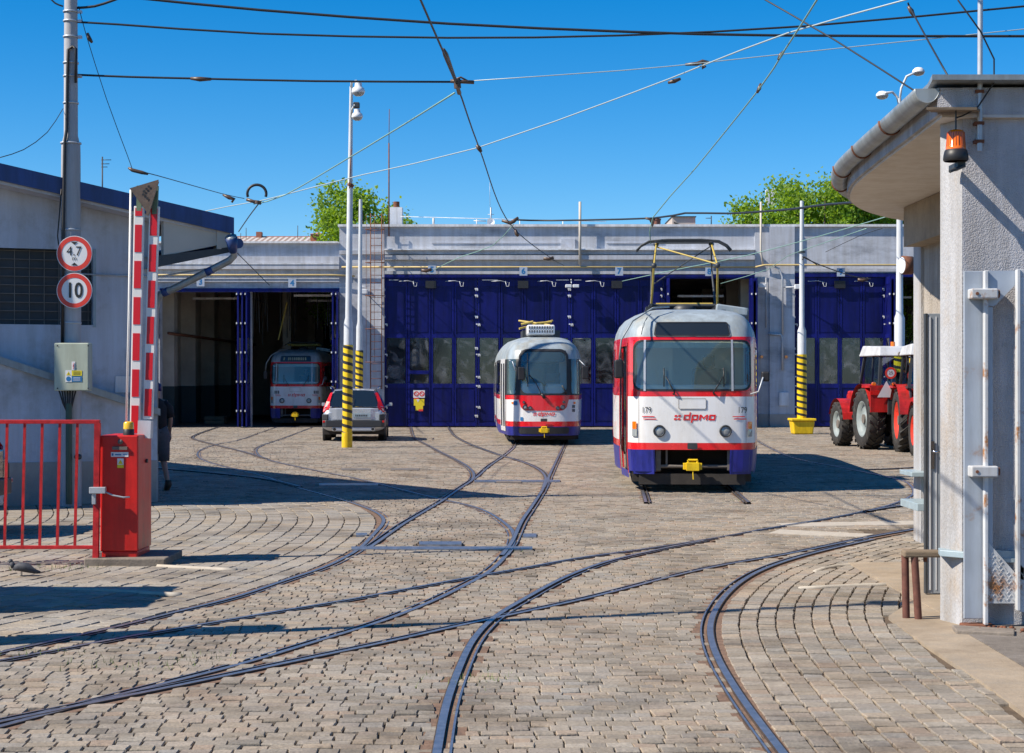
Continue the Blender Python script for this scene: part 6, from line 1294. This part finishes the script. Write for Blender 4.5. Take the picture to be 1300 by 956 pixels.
# ================================================================ person
def person(loc, rz, label):
    e = D.meshes.new('person'); pts = [(0, 0, .95), (0, .02, 1.15), (0, .06, 1.36), (0, .08, 1.48), (0, .10, 1.56), (0, .12, 1.66),
        (.16, .07, 1.42), (.22, -.02, 1.18), (.24, .10, .98), (.25, .14, .90), (-.16, .07, 1.42), (-.24, .12, 1.20), (-.22, .30, 1.05), (-.22, .37, 1.0),
        (.09, 0, .90), (.10, .02, .52), (.11, -.22, .14), (.11, -.24, .07), (.11, -.16, .02), (-.09, 0, .90), (-.10, .14, .50), (-.10, .10, .10), (-.10, .22, .03)]
    ed = [(0, 1), (1, 2), (2, 3), (3, 4), (4, 5), (2, 6), (6, 7), (7, 8), (8, 9), (2, 10), (10, 11), (11, 12), (12, 13), (0, 14), (14, 15), (15, 16), (16, 17), (17, 18), (0, 19), (19, 20), (20, 21), (21, 22)]
    rad = [.15, .14, .155, .07, .085, .095, .075, .05, .037, .03, .075, .05, .037, .03, .10, .068, .042, .045, .035, .10, .068, .045, .035]
    e.from_pydata(pts, ed, []); o = D.objects.new('person', e); COL.objects.link(o); o.location = loc; o.rotation_euler = (0, 0, rz); sk = o.modifiers.new('skin', 'SKIN')
    for i, r in enumerate(rad): e.skin_vertices[0].data[i].radius = (r, r * .85)
    e.skin_vertices[0].data[0].use_root = True; sb = o.modifiers.new('sub', 'SUBSURF'); sb.levels = sb.render_levels = 2
    e.materials.append(M['skin']); tag(o, label, 'person')
    def cl(name, m, segs):
        mb = MB()
        for seg in segs: mb.tube([p for p, r in seg], .1, 14, rs=[r for p, r in seg])
        mb.build(name, m, o, local=True)
    cl('shirt', 'shirt', [[((0, 0, .93), .165), ((0, .02, 1.15), .165), ((0, .05, 1.34), .18), ((0, .07, 1.45), .13), ((0, .08, 1.49), .075)], [((.10, .06, 1.42), .09), ((.19, .02, 1.32), .085), ((.225, -.0, 1.18), .07)], [((-.10, .06, 1.42), .09), ((-.2, .09, 1.32), .085), ((-.24, .12, 1.2), .07)]])
    cl('shorts', 'shorts', [[((.0, 0, 1.0), .168), ((.05, 0, .88), .16), ((.10, .02, .66), .115), ((.10, .01, .47), .105)], [((0, 0, 1.0), .168), ((-.05, 0, .88), .16), ((-.10, .08, .66), .115), ((-.10, .13, .48), .105)]])
    cl('shoe', 'shoe', [[((.11, -.25, .17), .05), ((.11, -.25, .10), .058), ((.11, -.17, .03), .05), ((.11, -.10, -.0), .035)], [((-.10, .08, .13), .05), ((-.10, .10, .07), .06), ((-.10, .20, .045), .055), ((-.10, .28, .035), .035)]])
    cl('cap', 'doorblue2', [[((0, .10, 1.62), .102), ((0, .11, 1.72), .098), ((0, .12, 1.765), .05)], [((0, .18, 1.66), .07), ((0, .26, 1.655), .04)]])
    # hands with fingers
    mb = MB()
    for c, dr in (((.25, .14, .90), Vector((.05, .3, -1))), ((-.22, .37, 1.0), Vector((0, 1, -.4)))):
        c = Vector(c); dr.normalize(); sd_ = dr.cross(Vector((1, 0, 0))).normalized(); mb.tube([c - dr * .02, c + dr * .05, c + dr * .085], .03, 8, rs=[.024, .036, .03])
        for i, L_ in enumerate((.065, .075, .07, .055)): b = c + dr * .08 + sd_ * (i - 1.5) * .018; mb.tube([b, b + dr * L_ * .55, b + dr * L_ + Vector((-.02, 0, 0))], .009, 6, rs=[.010, .009, .007])
        b = c + dr * .03 + sd_ * .03; mb.tube([b, b + sd_ * .03 + dr * .02, b + sd_ * .035 + dr * .05], .01, 6, rs=[.012, .010, .008])
    mb.build('hand', 'skin', o, local=True)
    return o
px_, py_ = G(209, 622)
person((px_ - .12, py_, 0), math.radians(28), 'person in black shirt and grey shorts walking away behind the barrier')
mb = MB(); c = Vector((px_ - .30, py_ - .22, 1.12)); mb.lathe(c - Vector((0, 0, .25)), [(.001, 0), (.15, .02), (.19, .15), (.20, .32), (.16, .45), (.08, .52), (.001, .53)], 18); tag(mb.build('shoulder_bag', 'cloth'), 'grey cloth bag hanging at the side of the walking person', 'bag')
# ================================================================ gatehouse at right
WY = 12.68; s = F / WY
kx = lambda x, Y=WY: (x - 650) * Y / F
kz = lambda y, Y=WY: CH + (HZ - y) * Y / F
gh = empty('gatehouse', (4.4, 14, 0), 0, 'grey stucco gatehouse with a curved overhanging roof at the right', 'building')
xp0, xp1 = 3.205, kx(1222)
def hfn(p): return None
def fine_wall(name, m, x0, x1, z0, z1, Y, par, holes=()):
    mb = MB(); mb.add([(x0, Y, z0), (x1, Y, z0), (x1, Y, z1), (x0, Y, z1)], [(0, 1, 2, 3)]); return mb.build(name, m, par)
mb = MB(); mb.add([(xp1, WY, 0), (7.5, WY + .0, 0), (7.5, WY, 3.95), (xp1, WY, 3.95)], [(0, 1, 2, 3)]); mb.build('front_wall', 'stucco', gh)
mb = MB(); v = [(xp0, 12.97), (xp1 - .002, WY), (xp1 + .05, WY + .02), (xp0 + .25, 13.1)]; mb.prism(v, 0, 3.72); mb.build('pier', 'pier', gh)
mb = MB(); mb.box(3.3, 7.5, WY + .02, WY + .3, 0, 3.72); mb.build('return_wall', 'stuccob', gh)
# inner wall behind the canopy, following the curve
inner = crom([(4.56, 12.98), (4.56, 14.5), (4.56, 16.5), (4.56, 18.6), (4.60, 19.5), (4.95, 20.5), (5.6, 21.2), (7.5, 22)], .2)
outer = crom([(3.10, 12.62), (3.17, 14.0), (3.24, 15.5), (3.36, 17.2), (3.64, 18.7), (4.15, 20.0), (4.92, 21.1), (6.0, 21.9), (7.5, 22.4)], .2)
mb = MB(); vs = [(p[0], p[1], z) for p in inner for z in (0, .45, 3.72)]; n = len(inner)
fs = [(3 * i + j, 3 * (i + 1) + j, 3 * (i + 1) + j + 1, 3 * i + j + 1) for i in range(n - 1) for j in (1,)]; mb.add(vs, fs, 0, True); mb.add(vs, [(3 * i, 3 * (i + 1), 3 * (i + 1) + 1, 3 * i + 1) for i in range(n - 1)], 1, True); mb.build('side_wall', ['stuccob', 'pier'], gh)
mb = MB(); mb.box(4.53, 4.6, 19.2, 19.55, 0, 3.71); mb.build('wall_edge', 'pier', gh)
mb = MB(); mb.box(4.34, 4.565, 13.0, 19.2, 3.28, 3.715); mb.build('lintel', 'concrete', gh)
# roof slab with soffit
zt0, zs = 3.985, 3.72; oy = [tuple(p) for p in outer]
poly = oy + [(7.5, 12.62)]
mb = MB(); mb.prism(poly, zs + .02, zt0 - .05); mb.build('roof_slab', 'stucco', gh)
mb = MB(); o2 = [(p[0] + .03, p[1]) for p in oy]; mb.prism(o2 + [(7.45, 12.64)], zs, zs + .02); mb.build('soffit', 'soffw', gh)
cap = [(3.02, 12.45)] + [(p[0] - .03, p[1]) for p in oy[1:]] + [(7.5, 12.45)]
mb = MB(); mb.prism(cap, zt0 - .02, zt0 + .018); mb.build('roof_edge', 'gutter', gh)
gpts = [(p[0] - .075, p[1], 3.90 - .0 * i) for i, p in enumerate(oy)]
mb = MB(); n = 12; V = []
pts = [Vector(p) for p in gpts]
for i, p in enumerate(pts):
    d = (pts[min(i + 1, len(pts) - 1)] - pts[max(i - 1, 0)]).normalized(); r = Vector((d.y, -d.x, 0)).normalized()
    for j in range(n + 1): a = math.pi + math.pi * j / n * 1.0; V.append(p + r * math.cos(a) * .085 + Vector((0, 0, math.sin(a) * .10 + .03)))
mb.add(V, [(i * (n + 1) + j, i * (n + 1) + j + 1, (i + 1) * (n + 1) + j + 1, (i + 1) * (n + 1) + j) for i in range(len(pts) - 1) for j in range(n)], 0, True); mb.add(V[:n + 1], [tuple(range(n + 1))], 0)
g_ = mb.build('gutter', 'gutter', gh); sl = g_.modifiers.new('thick', 'SOLIDIFY'); sl.thickness = .006
mb = MB()
for i in (7, 14, 21, 27, 33, 40):
    if i < len(pts) - 1:
        p = pts[i]; d = (pts[i + 1] - pts[i - 1]).normalized(); r = Vector((d.y, -d.x, 0)).normalized(); mb.tube([p + r * math.cos(a) * .095 + Vector((0, 0, math.sin(a) * .11 + .03)) for a in np.linspace(math.pi, 2 * math.pi, 10)], .011, 6)
mb.build('gutter_bracket', 'rust', g_)
# small ledges
mb = MB(); mb.prism([(4.36, 18.9), (4.7, 18.9), (4.7, 19.5), (4.36, 19.5)], .75, .80); mb.build('ledge', 'tile', gh, bevel=.006); mb = MB(); mb.prism([(4.28, 18.3), (4.7, 18.3), (4.7, 19.1), (4.28, 19.1)], .42, .50); mb.build('ledge', 'tile', gh, bevel=.006)
v = [(kx(1190, 12.85), 12.78), (kx(1222), WY - .05), (xp1 + .06, WY + .05), (xp0 + .04, 13.0), (kx(1189, 13), 12.95)]
mb = MB(); mb.prism(v, kz(708), kz(700)); mb.build('ledge', 'tile', gh, bevel=.005)
# open door leaf
DY = 14.43; mb = MB(); a, b = kx(1176.5, DY), 4.5; mb.box(a, b, DY, DY + .045, .03, kz(398, DY)); dr = mb.build('door', 'doorgrey', gh, bevel=.003)
mb = MB(); mb.box(a - .012, a + .004, DY - .01, DY + .055, .03, kz(398, DY)); mb.build('door_edge', 'dark', dr); mb = MB(); mb.box(a + .02, a + .032, DY - .008, DY, .06, kz(402, DY)); mb.box(a + .075, a + .083, DY - .004, DY, .06, kz(402, DY)); mb.build('door_trim', 'whitetrim', dr)
mb = MB(); mb.box(a + .035, a + .06, DY - .014, DY - .006, kz(595, DY), kz(560, DY)); mb.tube([(a + .048, DY - .01, kz(573, DY)), (a + .048, DY - .05, kz(573, DY)), (a + .14, DY - .05, kz(574, DY))], .009, 8); mb.build('door_handle', 'chrome', dr)
mb = MB(); mb.box(3.3, 4.38, 13.1, 17, -.02, .02); mb.build('threshold', 'concrete', gh)
# amber rotating beacon
bc = empty('warning_beacon', (kx(1213, 12.42), 12.42, 3.4), 0, 'orange rotating beacon with black base under the gatehouse eave', 'beacon'); q = 12.42; c = Vector((kx(1213.5, q), q, 0))
zz = lambda y: kz(y, q); r_ = lambda px: px * q / F
MB().lathe(c, [(r_(14.5), zz(205)), (r_(16), zz(203)), (r_(15.5), zz(197)), (r_(14), zz(191)), (r_(12.5), zz(190))], 24).add([], []).build('base', 'black', bc)
MB().lathe(c, [(r_(12.8), zz(190)), (r_(12.8), zz(187)), (r_(12), zz(186)), (r_(10.8), zz(170)), (r_(9.5), zz(166)), (r_(4), zz(164.5)), (.001, zz(164.3))], 28).build('lens', 'amber', bc)
mb = MB(); [mb.cyl(c + Vector((math.cos(a) * r_(12), math.sin(a) * r_(12), zz(188))), c + Vector((math.cos(a) * r_(10.4), math.sin(a) * r_(10.4), zz(168))), .0035, n=5) for a in np.linspace(0, 6.28, 22)[:-1]]; mb.build('lens_rib', 'amberrib', bc)
mb = MB(); mb.cyl(c + Vector((0, 0, zz(164))), c + Vector((0, 0, zz(140))), .006, n=6); mb.box(kx(1216, q), kx(1226, q), q, WY, zz(212), zz(205)); mb.cyl((kx(1203, q), q - .06, zz(219)), (kx(1222, q), q, zz(211)), .012, n=8); mb.build('bracket', 'dark', bc)
# little weather board above it
mb = MB(); v = [Vector((kx(1182), WY - .02, kz(140))), Vector((kx(1244), WY - .02, kz(140))), Vector((kx(1240, 12.3), 12.3, kz(136, 12.3))), Vector((kx(1176, 12.3), 12.3, kz(136, 12.3)))]; v += [p - Vector((0, 0, .018)) for p in v]
mb.add(v, [(0, 1, 2, 3), (4, 7, 6, 5), (0, 4, 5, 1), (1, 5, 6, 2), (2, 6, 7, 3), (3, 7, 4, 0)]); tag(mb.build('weather_board', 'wood'), 'small grey board sheltering the orange beacon', 'board')
mst = empty('wall_mast', (kx(1241), WY - .06, 3.4), 0, 'thin pale mast pipe clamped to the gatehouse front wall', 'mast')
mb = MB(); mb.cyl((kx(1241), WY - .06, kz(193)), (kx(1242), WY - .06, kz(-60)), .019, n=12); mb.build('pipe', 'galv', mst); mb = MB()
for yy in (118, 158, 181): mb.box(kx(1235), kx(1246), WY - .08, WY, kz(yy + 2), kz(yy - 2))
mb.build('clamp', 'rust', mst); mb = MB(); mb.tube([P(1216, 0, 12.4), P(1245, 40, 12.5), P(1262, 75, 12.55), P(1262, 105, 12.58), P(1240, 138, 12.58), P(1222, 147, 12.5), P(1213, 150, 12.42)], .006, 6); mb.build('cable', 'black', mst)
# post and handrail in front of the pier
hr = empty('guard_rail', (2.98, 13.1, 0), 0, 'short weathered timber rail on two rusty pipe posts beside the gatehouse pier', 'rail')
qy = 13.08
mb = MB(); mb.cyl((kx(1150.5, qy), qy, 0), (kx(1149, qy), qy, kz(705, qy)), .028, n=14); mb.build('pipe_post', 'rustpole', hr); mb = MB(); mb.cyl((kx(1166, qy - .06), qy - .06, 0), (kx(1161, qy - .06), qy - .06, kz(706, qy)), .028, n=14); mb.build('pipe_post', 'rustpole', hr)
mb = MB(); mb.box(kx(1145, qy), kx(1192, qy), qy - .09, qy + .04, kz(706.5, qy), kz(698, qy)); mb.build('timber_rail', 'wood', hr, bevel=.012); MB().box(kx(1172, qy), kx(1176, qy), qy - .03, qy, kz(713, qy), kz(706, qy)).build('bracket', 'rust', hr)
# steel gate folded back against the wall
gt = empty('steel_gate', (kx(1250), 12.55, 0), 0, 'pale grey rusty steel gate folded back against the gatehouse wall', 'gate'); q = 12.58
K = lambda x, Y=q: kx(x, Y); Zg = lambda y, Y=q: kz(y, Y)
MB().box(K(1225), K(1250), q + .02, q + .05, Zg(786), Zg(344)).build('mounting_plate', 'gatep', gt, bevel=.004)
mb = MB(); mb.box(K(1247.5), K(1252), q - .06, q + .0, Zg(792), Zg(344)); mb.build('hinge_post', 'gatew', gt, bevel=.004)
mb = MB(); mb.box(K(1252), K(1259), q - .03, q, Zg(765), Zg(390)); mb.build('stile', 'gatep', gt, bevel=.003)
mb = MB(); v = [(1252, 344), (1300, 344), (1300, 350), (1288, 361), (1262, 388), (1258, 389), (1252, 388)]
vv = [Vector((K(x), q - .035, Zg(y))) for x, y in v]; mb.add(vv + [p + Vector((0, .03, 0)) for p in vv], [tuple(range(7)), tuple(range(7, 14))[::-1]] + [(i, (i + 1) % 7, 7 + (i + 1) % 7, 7 + i) for i in range(7)]); mb.build('top_gusset', 'gatep', gt)
mb = MB(); mb.box(K(1286.5), K(1290.5), q - .10, q - .04, Zg(773), Zg(343)); mb.box(K(1290.5), K(1296), q - .085, q - .055, Zg(735), Zg(343)); mb.box(K(1290.5), K(1330), q - .09, q - .06, Zg(388), Zg(343)); mb.box(K(1330), K(1420), q - .09, q - .06, Zg(388), Zg(343)); mb.box(K(1414), K(1420), q - .10, q - .05, Zg(773), Zg(388)); mb.box(K(1296), K(1414), q - .09, q - .06, Zg(773), Zg(762)); mb.box(K(1345), K(1349), q - .085, q - .065, Zg(762), Zg(388)); mb.box(K(1380), K(1384), q - .085, q - .065, Zg(762), Zg(388)); mb.build('leaf_frame', 'gatew', gt, bevel=.003)
mb = MB(); v = [(1252, 687), (1287, 727), (1287, 765), (1252, 765)]; vv = [Vector((K(x), q - .045, Zg(y))) for x, y in v]; mb.add(vv + [p + Vector((0, .02, 0)) for p in vv], [(0, 3, 2, 1), (4, 5, 6, 7), (0, 1, 5, 4), (1, 2, 6, 5), (2, 3, 7, 6)])
v = [(1291, 715), (1345, 775), (1291, 775)]; vv = [Vector((K(x), q - .085, Zg(y))) for x, y in v]; mb.add(vv + [p + Vector((0, .02, 0)) for p in vv], [(0, 2, 1), (3, 4, 5), (0, 1, 4, 3)])
r0 = 0
for jy in range(20):
    for ix in range(14):
        x, y = 1254 + ix * 5.2 + (jy % 2) * 2.6, 690 + jy * 4.1
        for (xa, xb, f_, dY) in ((1252, 1286, lambda x: 689 + (x - 1252) * 1.14, .045), (1292, 1340, lambda x: 718 + (x - 1291) * 1.11, .085)):
            if xa < x < xb and y > f_(x) + 3 and y < 763: a_ = .9 if (ix + jy) % 2 else -.9; p = Vector((K(x), q - dY - .002, Zg(y))); d = Vector((math.cos(a_), 0, math.sin(a_))) * .011; mb.bar(p - d, p + d, .005, .005, 0, up=(0, 1, 0))
mb.build('tread_plate', 'gatew', gt)
for y0, y1 in ((367, 380), (591, 605)):
    mb = MB(); mb.box(K(1229), K(1263), q - .10, q + .02, Zg(y1), Zg(y0)); o = mb.build('hinge_bracket', 'gatew', gt, bevel=.01); mb = MB(); mb.cyl((K(1236), q - .105, Zg((y0 + y1) / 2)), (K(1236), q - .10, Zg((y0 + y1) / 2)), .012, n=10); mb.cyl((K(1263), q - .06, Zg((y0 + y1) / 2)), (K(1265.5), q - .06, Zg((y0 + y1) / 2)), .03, n=12); mb.build('bolt', 'rust', o)
mb = MB(); mb.box(K(1259), K(1330), q + .0, q + .04, Zg(714), Zg(709)); mb.box(K(1259), K(1330), q + .02, q + .05, Zg(709), Zg(700)); mb.build('bottom_rail', 'tile', gt)
mb = MB(); mb.box(K(1222), K(1262), q - .05, WY, 0, .035); mb.build('rusty_foot', 'rust', gt, bevel=.01)
mb = MB(); rnd = random.Random(3)
for i in range(26):
    c = Vector((K(rnd.uniform(1225, 1290)), q - rnd.uniform(.02, .3), .03 if i % 2 else .02)); r = rnd.uniform(.006, .022); mb.sphere(c, r, 6, 0, .7)
tag(mb.build('rubble', 'rust'), 'rusty flakes and grit lying under the gate hinge', kind='stuff')
# ================================================================ overhead wires
def wire(name, label, pts, r=.012, m='wire', sag=0., grp=None, cat='wire'):
    pts = [Vector(p) for p in pts]
    def out(p): x = 650 + p.x * F / p.y; y = HZ - (p.z - CH) * F / p.y; return x <= 0 or x >= 1299 or y <= 0
    oe, ob = out(pts[-1]), out(pts[0])
    if len(pts) == 2 and sag:
        a, b = pts; pts = [a + (b - a) * t - Vector((0, 0, sag * 4 * t * (1 - t))) for t in np.linspace(0, 1, 17)]
    else:
        c = crom([tuple(p) for p in pts], 1.5); pts = [Vector(p) for p in c]
    if oe: pts.append(pts[-1] + (pts[-1] - pts[-2]).normalized() * 14)
    if ob: pts.insert(0, pts[0] + (pts[0] - pts[1]).normalized() * 8)
    return tag(MB().tube(pts, r, 6, rs=[r] * len(pts)).build(name, m), label, cat, grp)
YE = 24.8
wire('overhead_cable', 'upper thick black cable crossing the sky from the top edge at left', [P(170, -3, YE), P(330, 12.7, YE), P(568, 30, YE), P(800, 40.5, YE), P(986, 45, YE), P(1300, 46, YE), P(1420, 44, YE)], .019)
wire('overhead_cable', 'second black cable from the utility pole dipping and rising to the right', [P(98, 28, YE), P(150, 31, YE), P(330, 42.7, YE), P(568, 48, YE), P(790, 45, YE), P(1025, 33, YE), P(1300, 8, YE), P(1420, -4, YE)], .015)
wire('overhead_cable', 'lower cable from the utility pole to the wire junction', [P(99, 95, YE), P(160, 97.5, YE), P(240, 99.5, YE), P(400, 103, YE), P(579, 104, YE)], .015)
wire('overhead_cable', 'short looping cable leaving the pole at the top left', [P(98, 10, YE), P(120, 8, YE), P(145, 0, YE), P(170, -10, YE)], .018); wire('overhead_cable', 'two short cables at the top left edge beside the pole', [P(80, 8, YE), P(70, 4, YE), P(60, -6, YE)], .012)
wire('span_wire', 'thin pale span wire running right from the junction', [P(579, 104, YE), P(790, 89.5, YE), P(900, 79, YE), P(1006, 67.5, YE), P(1300, 37, YE)], .007, 'wirew')
wire('span_wire', 'thin dark stay falling from the pole head to the left building', [P(100, 8, YE), P(109, 43, YE), P(135, 125, 25.5), P(162, 198, 26), P(168, 215, 26)], .006)
wire('span_wire', 'thin wire sagging off the pole at the left edge', [P(0, 200, 23), P(30, 190, 23.5), P(60, 168, 24), P(80, 138, YE)], .006)
wire('contact_wire', 'trolley wire descending from the top edge past the junction to the shed', [P(520, -40, 15), P(534, 0, 16.6), P(579.5, 106, 21.6), P(608.4, 188, 29), P(648, 285, 42), P(700, 328, 60), P(716, 337, 65.7)], .012, 'wire')
wire('contact_wire', 'thin trolley wire slanting down to the raised pantograph', [P(1045, -20, 16), P(1037, 0, 16.6), P(994, 67, 19), P(963, 114, 22), P(880, 217, 28.5), P(829, 276, 30.5), P(826, 309, 31)], .010, 'wireg')
wire('span_wire', 'dark span wire from the top edge down to the gatehouse roof', [P(960, -8, 22), P(972, 0, 22), P(1060, 51, 21), P(1159, 114, 19.5), P(1180, 126, 19)], .010)
wire('span_wire', 'long pale green wire from the upper right to the ring above the left shed', [P(1170, -7, 20), P(1149, 0, 20), P(1000, 42, 22), P(890, 84, 25), P(800, 119, 28), P(605, 188, 31), P(460, 222, 34), P(366, 246, 36), P(330, 255, 37), P(290, 262, 38), P(200, 281, 42)], .0105, 'wirew')
wire('span_wire', 'pale wire from the junction down left toward the ring', [P(577, 118, 22.), P(480, 178, 28), P(362, 247.5, 36), P(322, 259, 37)], .012, 'wireg')
wire('span_wire', 'short dark wire with an insulator above the gatehouse', [P(1153, 4, 20), P(1155, 9, 20), P(1180, 55, 19), P(1206, 101, 18)], .010)
wire('span_wire', 'thin wire from the stay end to the wire ring at left', [P(168, 215, 26), P(200, 223, 27), P(282, 246, 34), P(310, 252, 36.5)], .008)
wire('span_wire', 'short wire from the ring down to the left gutter', [P(328, 259, 37), P(316, 275, 42), P(303, 294, 48)], .014)
wire('overhead_cable', 'black feeder cable along the top of the shed front', [P(652, 279, 60), P(700, 280, 60), P(829, 277, 55), P(870, 270.5, 52), P(927, 271, 50), P(1000, 266, 45), P(1050, 259.5, 40), P(1104, 257, 36), P(1140, 263, 33), P(1170, 270, 31)], .03)
wire('span_wire', 'green slanting wire above bays five and six', [P(652, 285, 60), P(625, 312, 62), P(585, 326, 64), P(550, 343, 65.7)], .014, 'wireg')
wire('span_wire', 'green slanting wire right of the pantograph', [P(790, 357, 63), P(850, 344, 60), P(945, 325, 56), P(1040, 300, 50), P(1136, 272, 42)], .013, 'wireg')
wire('span_wire', 'green wire in front of the right pier', [P(915, 360, 63), P(975, 342, 60), P(1000, 325, 58), P(1100, 290, 50)], .011, 'wireg')
wire('span_wire', 'dark wire slanting over bays three and four', [P(300, 320, 56), P(315, 335, 60), P(342, 362, 65.6)], .014)
wire('span_wire', 'dark wire over the right hand bays', [P(1048, 320, 52), P(1090, 300, 52), P(1010, 345, 60)][:2] + [P(1120, 290, 48)], .009)
wire('span_wire', 'dark span between the striped pole and the lamp post at right', [P(1019, 326, 56), P(1040, 336, 57), P(1080, 350, 60), P(1105, 354, 62)], .02)
jn = empty('wire_junction', P(580, 104, 21.6), 0, 'knot of clamps where the cables meet high above the yard', 'wire clamp')
Yj = 21.6; mb = MB(); mb.tube([P(563, 63, 20), P(566, 70, 20.2), P(579, 104, Yj), P(583, 118, 22)], .022, 8, rs=[.02, .035, .02, .03]); mb.build('hanger', 'insul', jn)
mb = MB(); mb.tube([P(572, 103, Yj), P(602, 104.5, Yj)], .024, 8); mb.tube([P(577, 101, Yj), P(585, 98, Yj), P(594, 103, Yj)], .012, 6); mb.cyl(P(580, 100, Yj), P(581, 112, Yj), .045, n=10); mb.build('clamp', 'insul', jn)
ring = empty('wire_ring', P(326, 245, 37), 0, 'dark ring of cable hanging in the wires above the left shed', 'wire clamp'); mb = MB(); Yr = 37
mb.tube([P(326 + 12 * math.cos(a), 246 - 12 * math.sin(a) * .95, Yr) for a in np.linspace(-.35, 3.5, 22)], .03, 8); mb.build('cable_loop', 'black', ring)
mb = MB(); mb.tube([P(313, 253, Yr), P(322, 256, Yr), P(332, 257, Yr)], .035, 8); mb.cyl(P(327, 259, Yr), P(328, 255, Yr), .07, n=10); mb.build('clamp', 'insul', ring)
ins = [('insulator', 'brown insulator on the lower cable right of the pole', [(242, 99.5), (254, 100.5), (268, 100.5)], YE, .035), ('insulator', 'small insulator high on the stay beside the pole', [(111, 42), (114, 50), (117, 54)], 25, .03),
       ('insulator', 'insulator where the stay meets the building wire', [(163, 213), (168, 216), (180, 219), (188, 221)], 26, .028), ('insulator', 'dark insulator left of the wire ring', [(283, 247), (291, 251), (297, 253), (294, 257)], 36, .04),
       ('insulator', 'dark clamp on the pale span wire right of centre', [(870, 82), (885, 81), (892, 78), (900, 79)], 25, .03), ('insulator', 'hanging clamp right under the pale span wire', [(892, 78), (893, 87), (896, 84)], 25, .026), ('insulator', 'dark clamp on the long pale green wire', [(848, 105), (856, 103), (864, 100)], 26.5, .034),
       ('insulator', 'upper insulator on the right slanting trolley wire', [(988, 76), (991, 70), (995, 65)], 19.5, .024), ('insulator', 'lower insulator on the right slanting trolley wire', [(961, 118), (964, 112), (966, 106)], 22, .026), ('insulator', 'insulator above the gatehouse on the short dark wire', [(1153, 8), (1157, 14), (1160, 20)], 20, .03),
       ('insulator', 'insulator where the feeder cable starts above bay six', [(637, 280), (648, 283), (652, 281), (658, 276)], 60, .07), ('insulator', 'insulator at the feeder cable above the clay flue', [(819, 277), (826, 278), (828, 287), (831, 276)], 55, .06), ('insulator', 'small insulator lower on the trolley wire', [(605, 184), (608, 188), (611, 193)], 29, .04), ('insulator', 'second insulator below the feeder start', [(654, 291), (656, 297), (658, 300)], 44, .05)]
for n_, lab, pp, Yi, r in ins: tag(MB().tube([P(x, y, Yi) for x, y in pp], r, 8, rs=[r * .6] + [r] * (len(pp) - 2) + [r * .6]).build(n_, 'insul'), lab, 'insulator')
for xx, yy in ((541, 343), (696, 328), (1095, 355)): tag(MB().tube([P(xx - 6, yy, 65.5), P(xx, yy + 1, 65.5), P(xx + 7, yy - 1, 65.5)], .06, 8).build('insulator', 'insul'), 'insulator at the shed front ' + {541: 'above bay five', 696: 'above bay six', 1095: 'above the right bay'}[xx], 'insulator')
# slim post inferred from its shadow; stout post and box added unseen for theirs
tag(MB().cyl((-5.0, 11.42, 0), (-5.0, 11.42, 8.0), .085, .06, n=16).lathe((-5.0, 11.42, 8.0), [(.001, .2), (.16, .1), (.18, 0), (.001, -.06)], 16).build('lamp_post', 'polew'), 'slim lamp post just outside the left edge, its shadow crossing the foreground', 'lamp post')
tag(MB().cyl((-5.2, 11.55, 0), (-5.2, 11.55, 3.4), .17, .15, n=16).build('shadow_post', 'polec'), 'stout unseen post added outside the left edge to cast the short thick shadow', 'post')
tag(MB().box(-6.4, -5.0, 13.1, 14.5, 0, 2.1).build('shadow_box', 'cabinet', bevel=.02), 'unseen box added outside the left edge to cast the shadow before the barrier', 'cabinet')
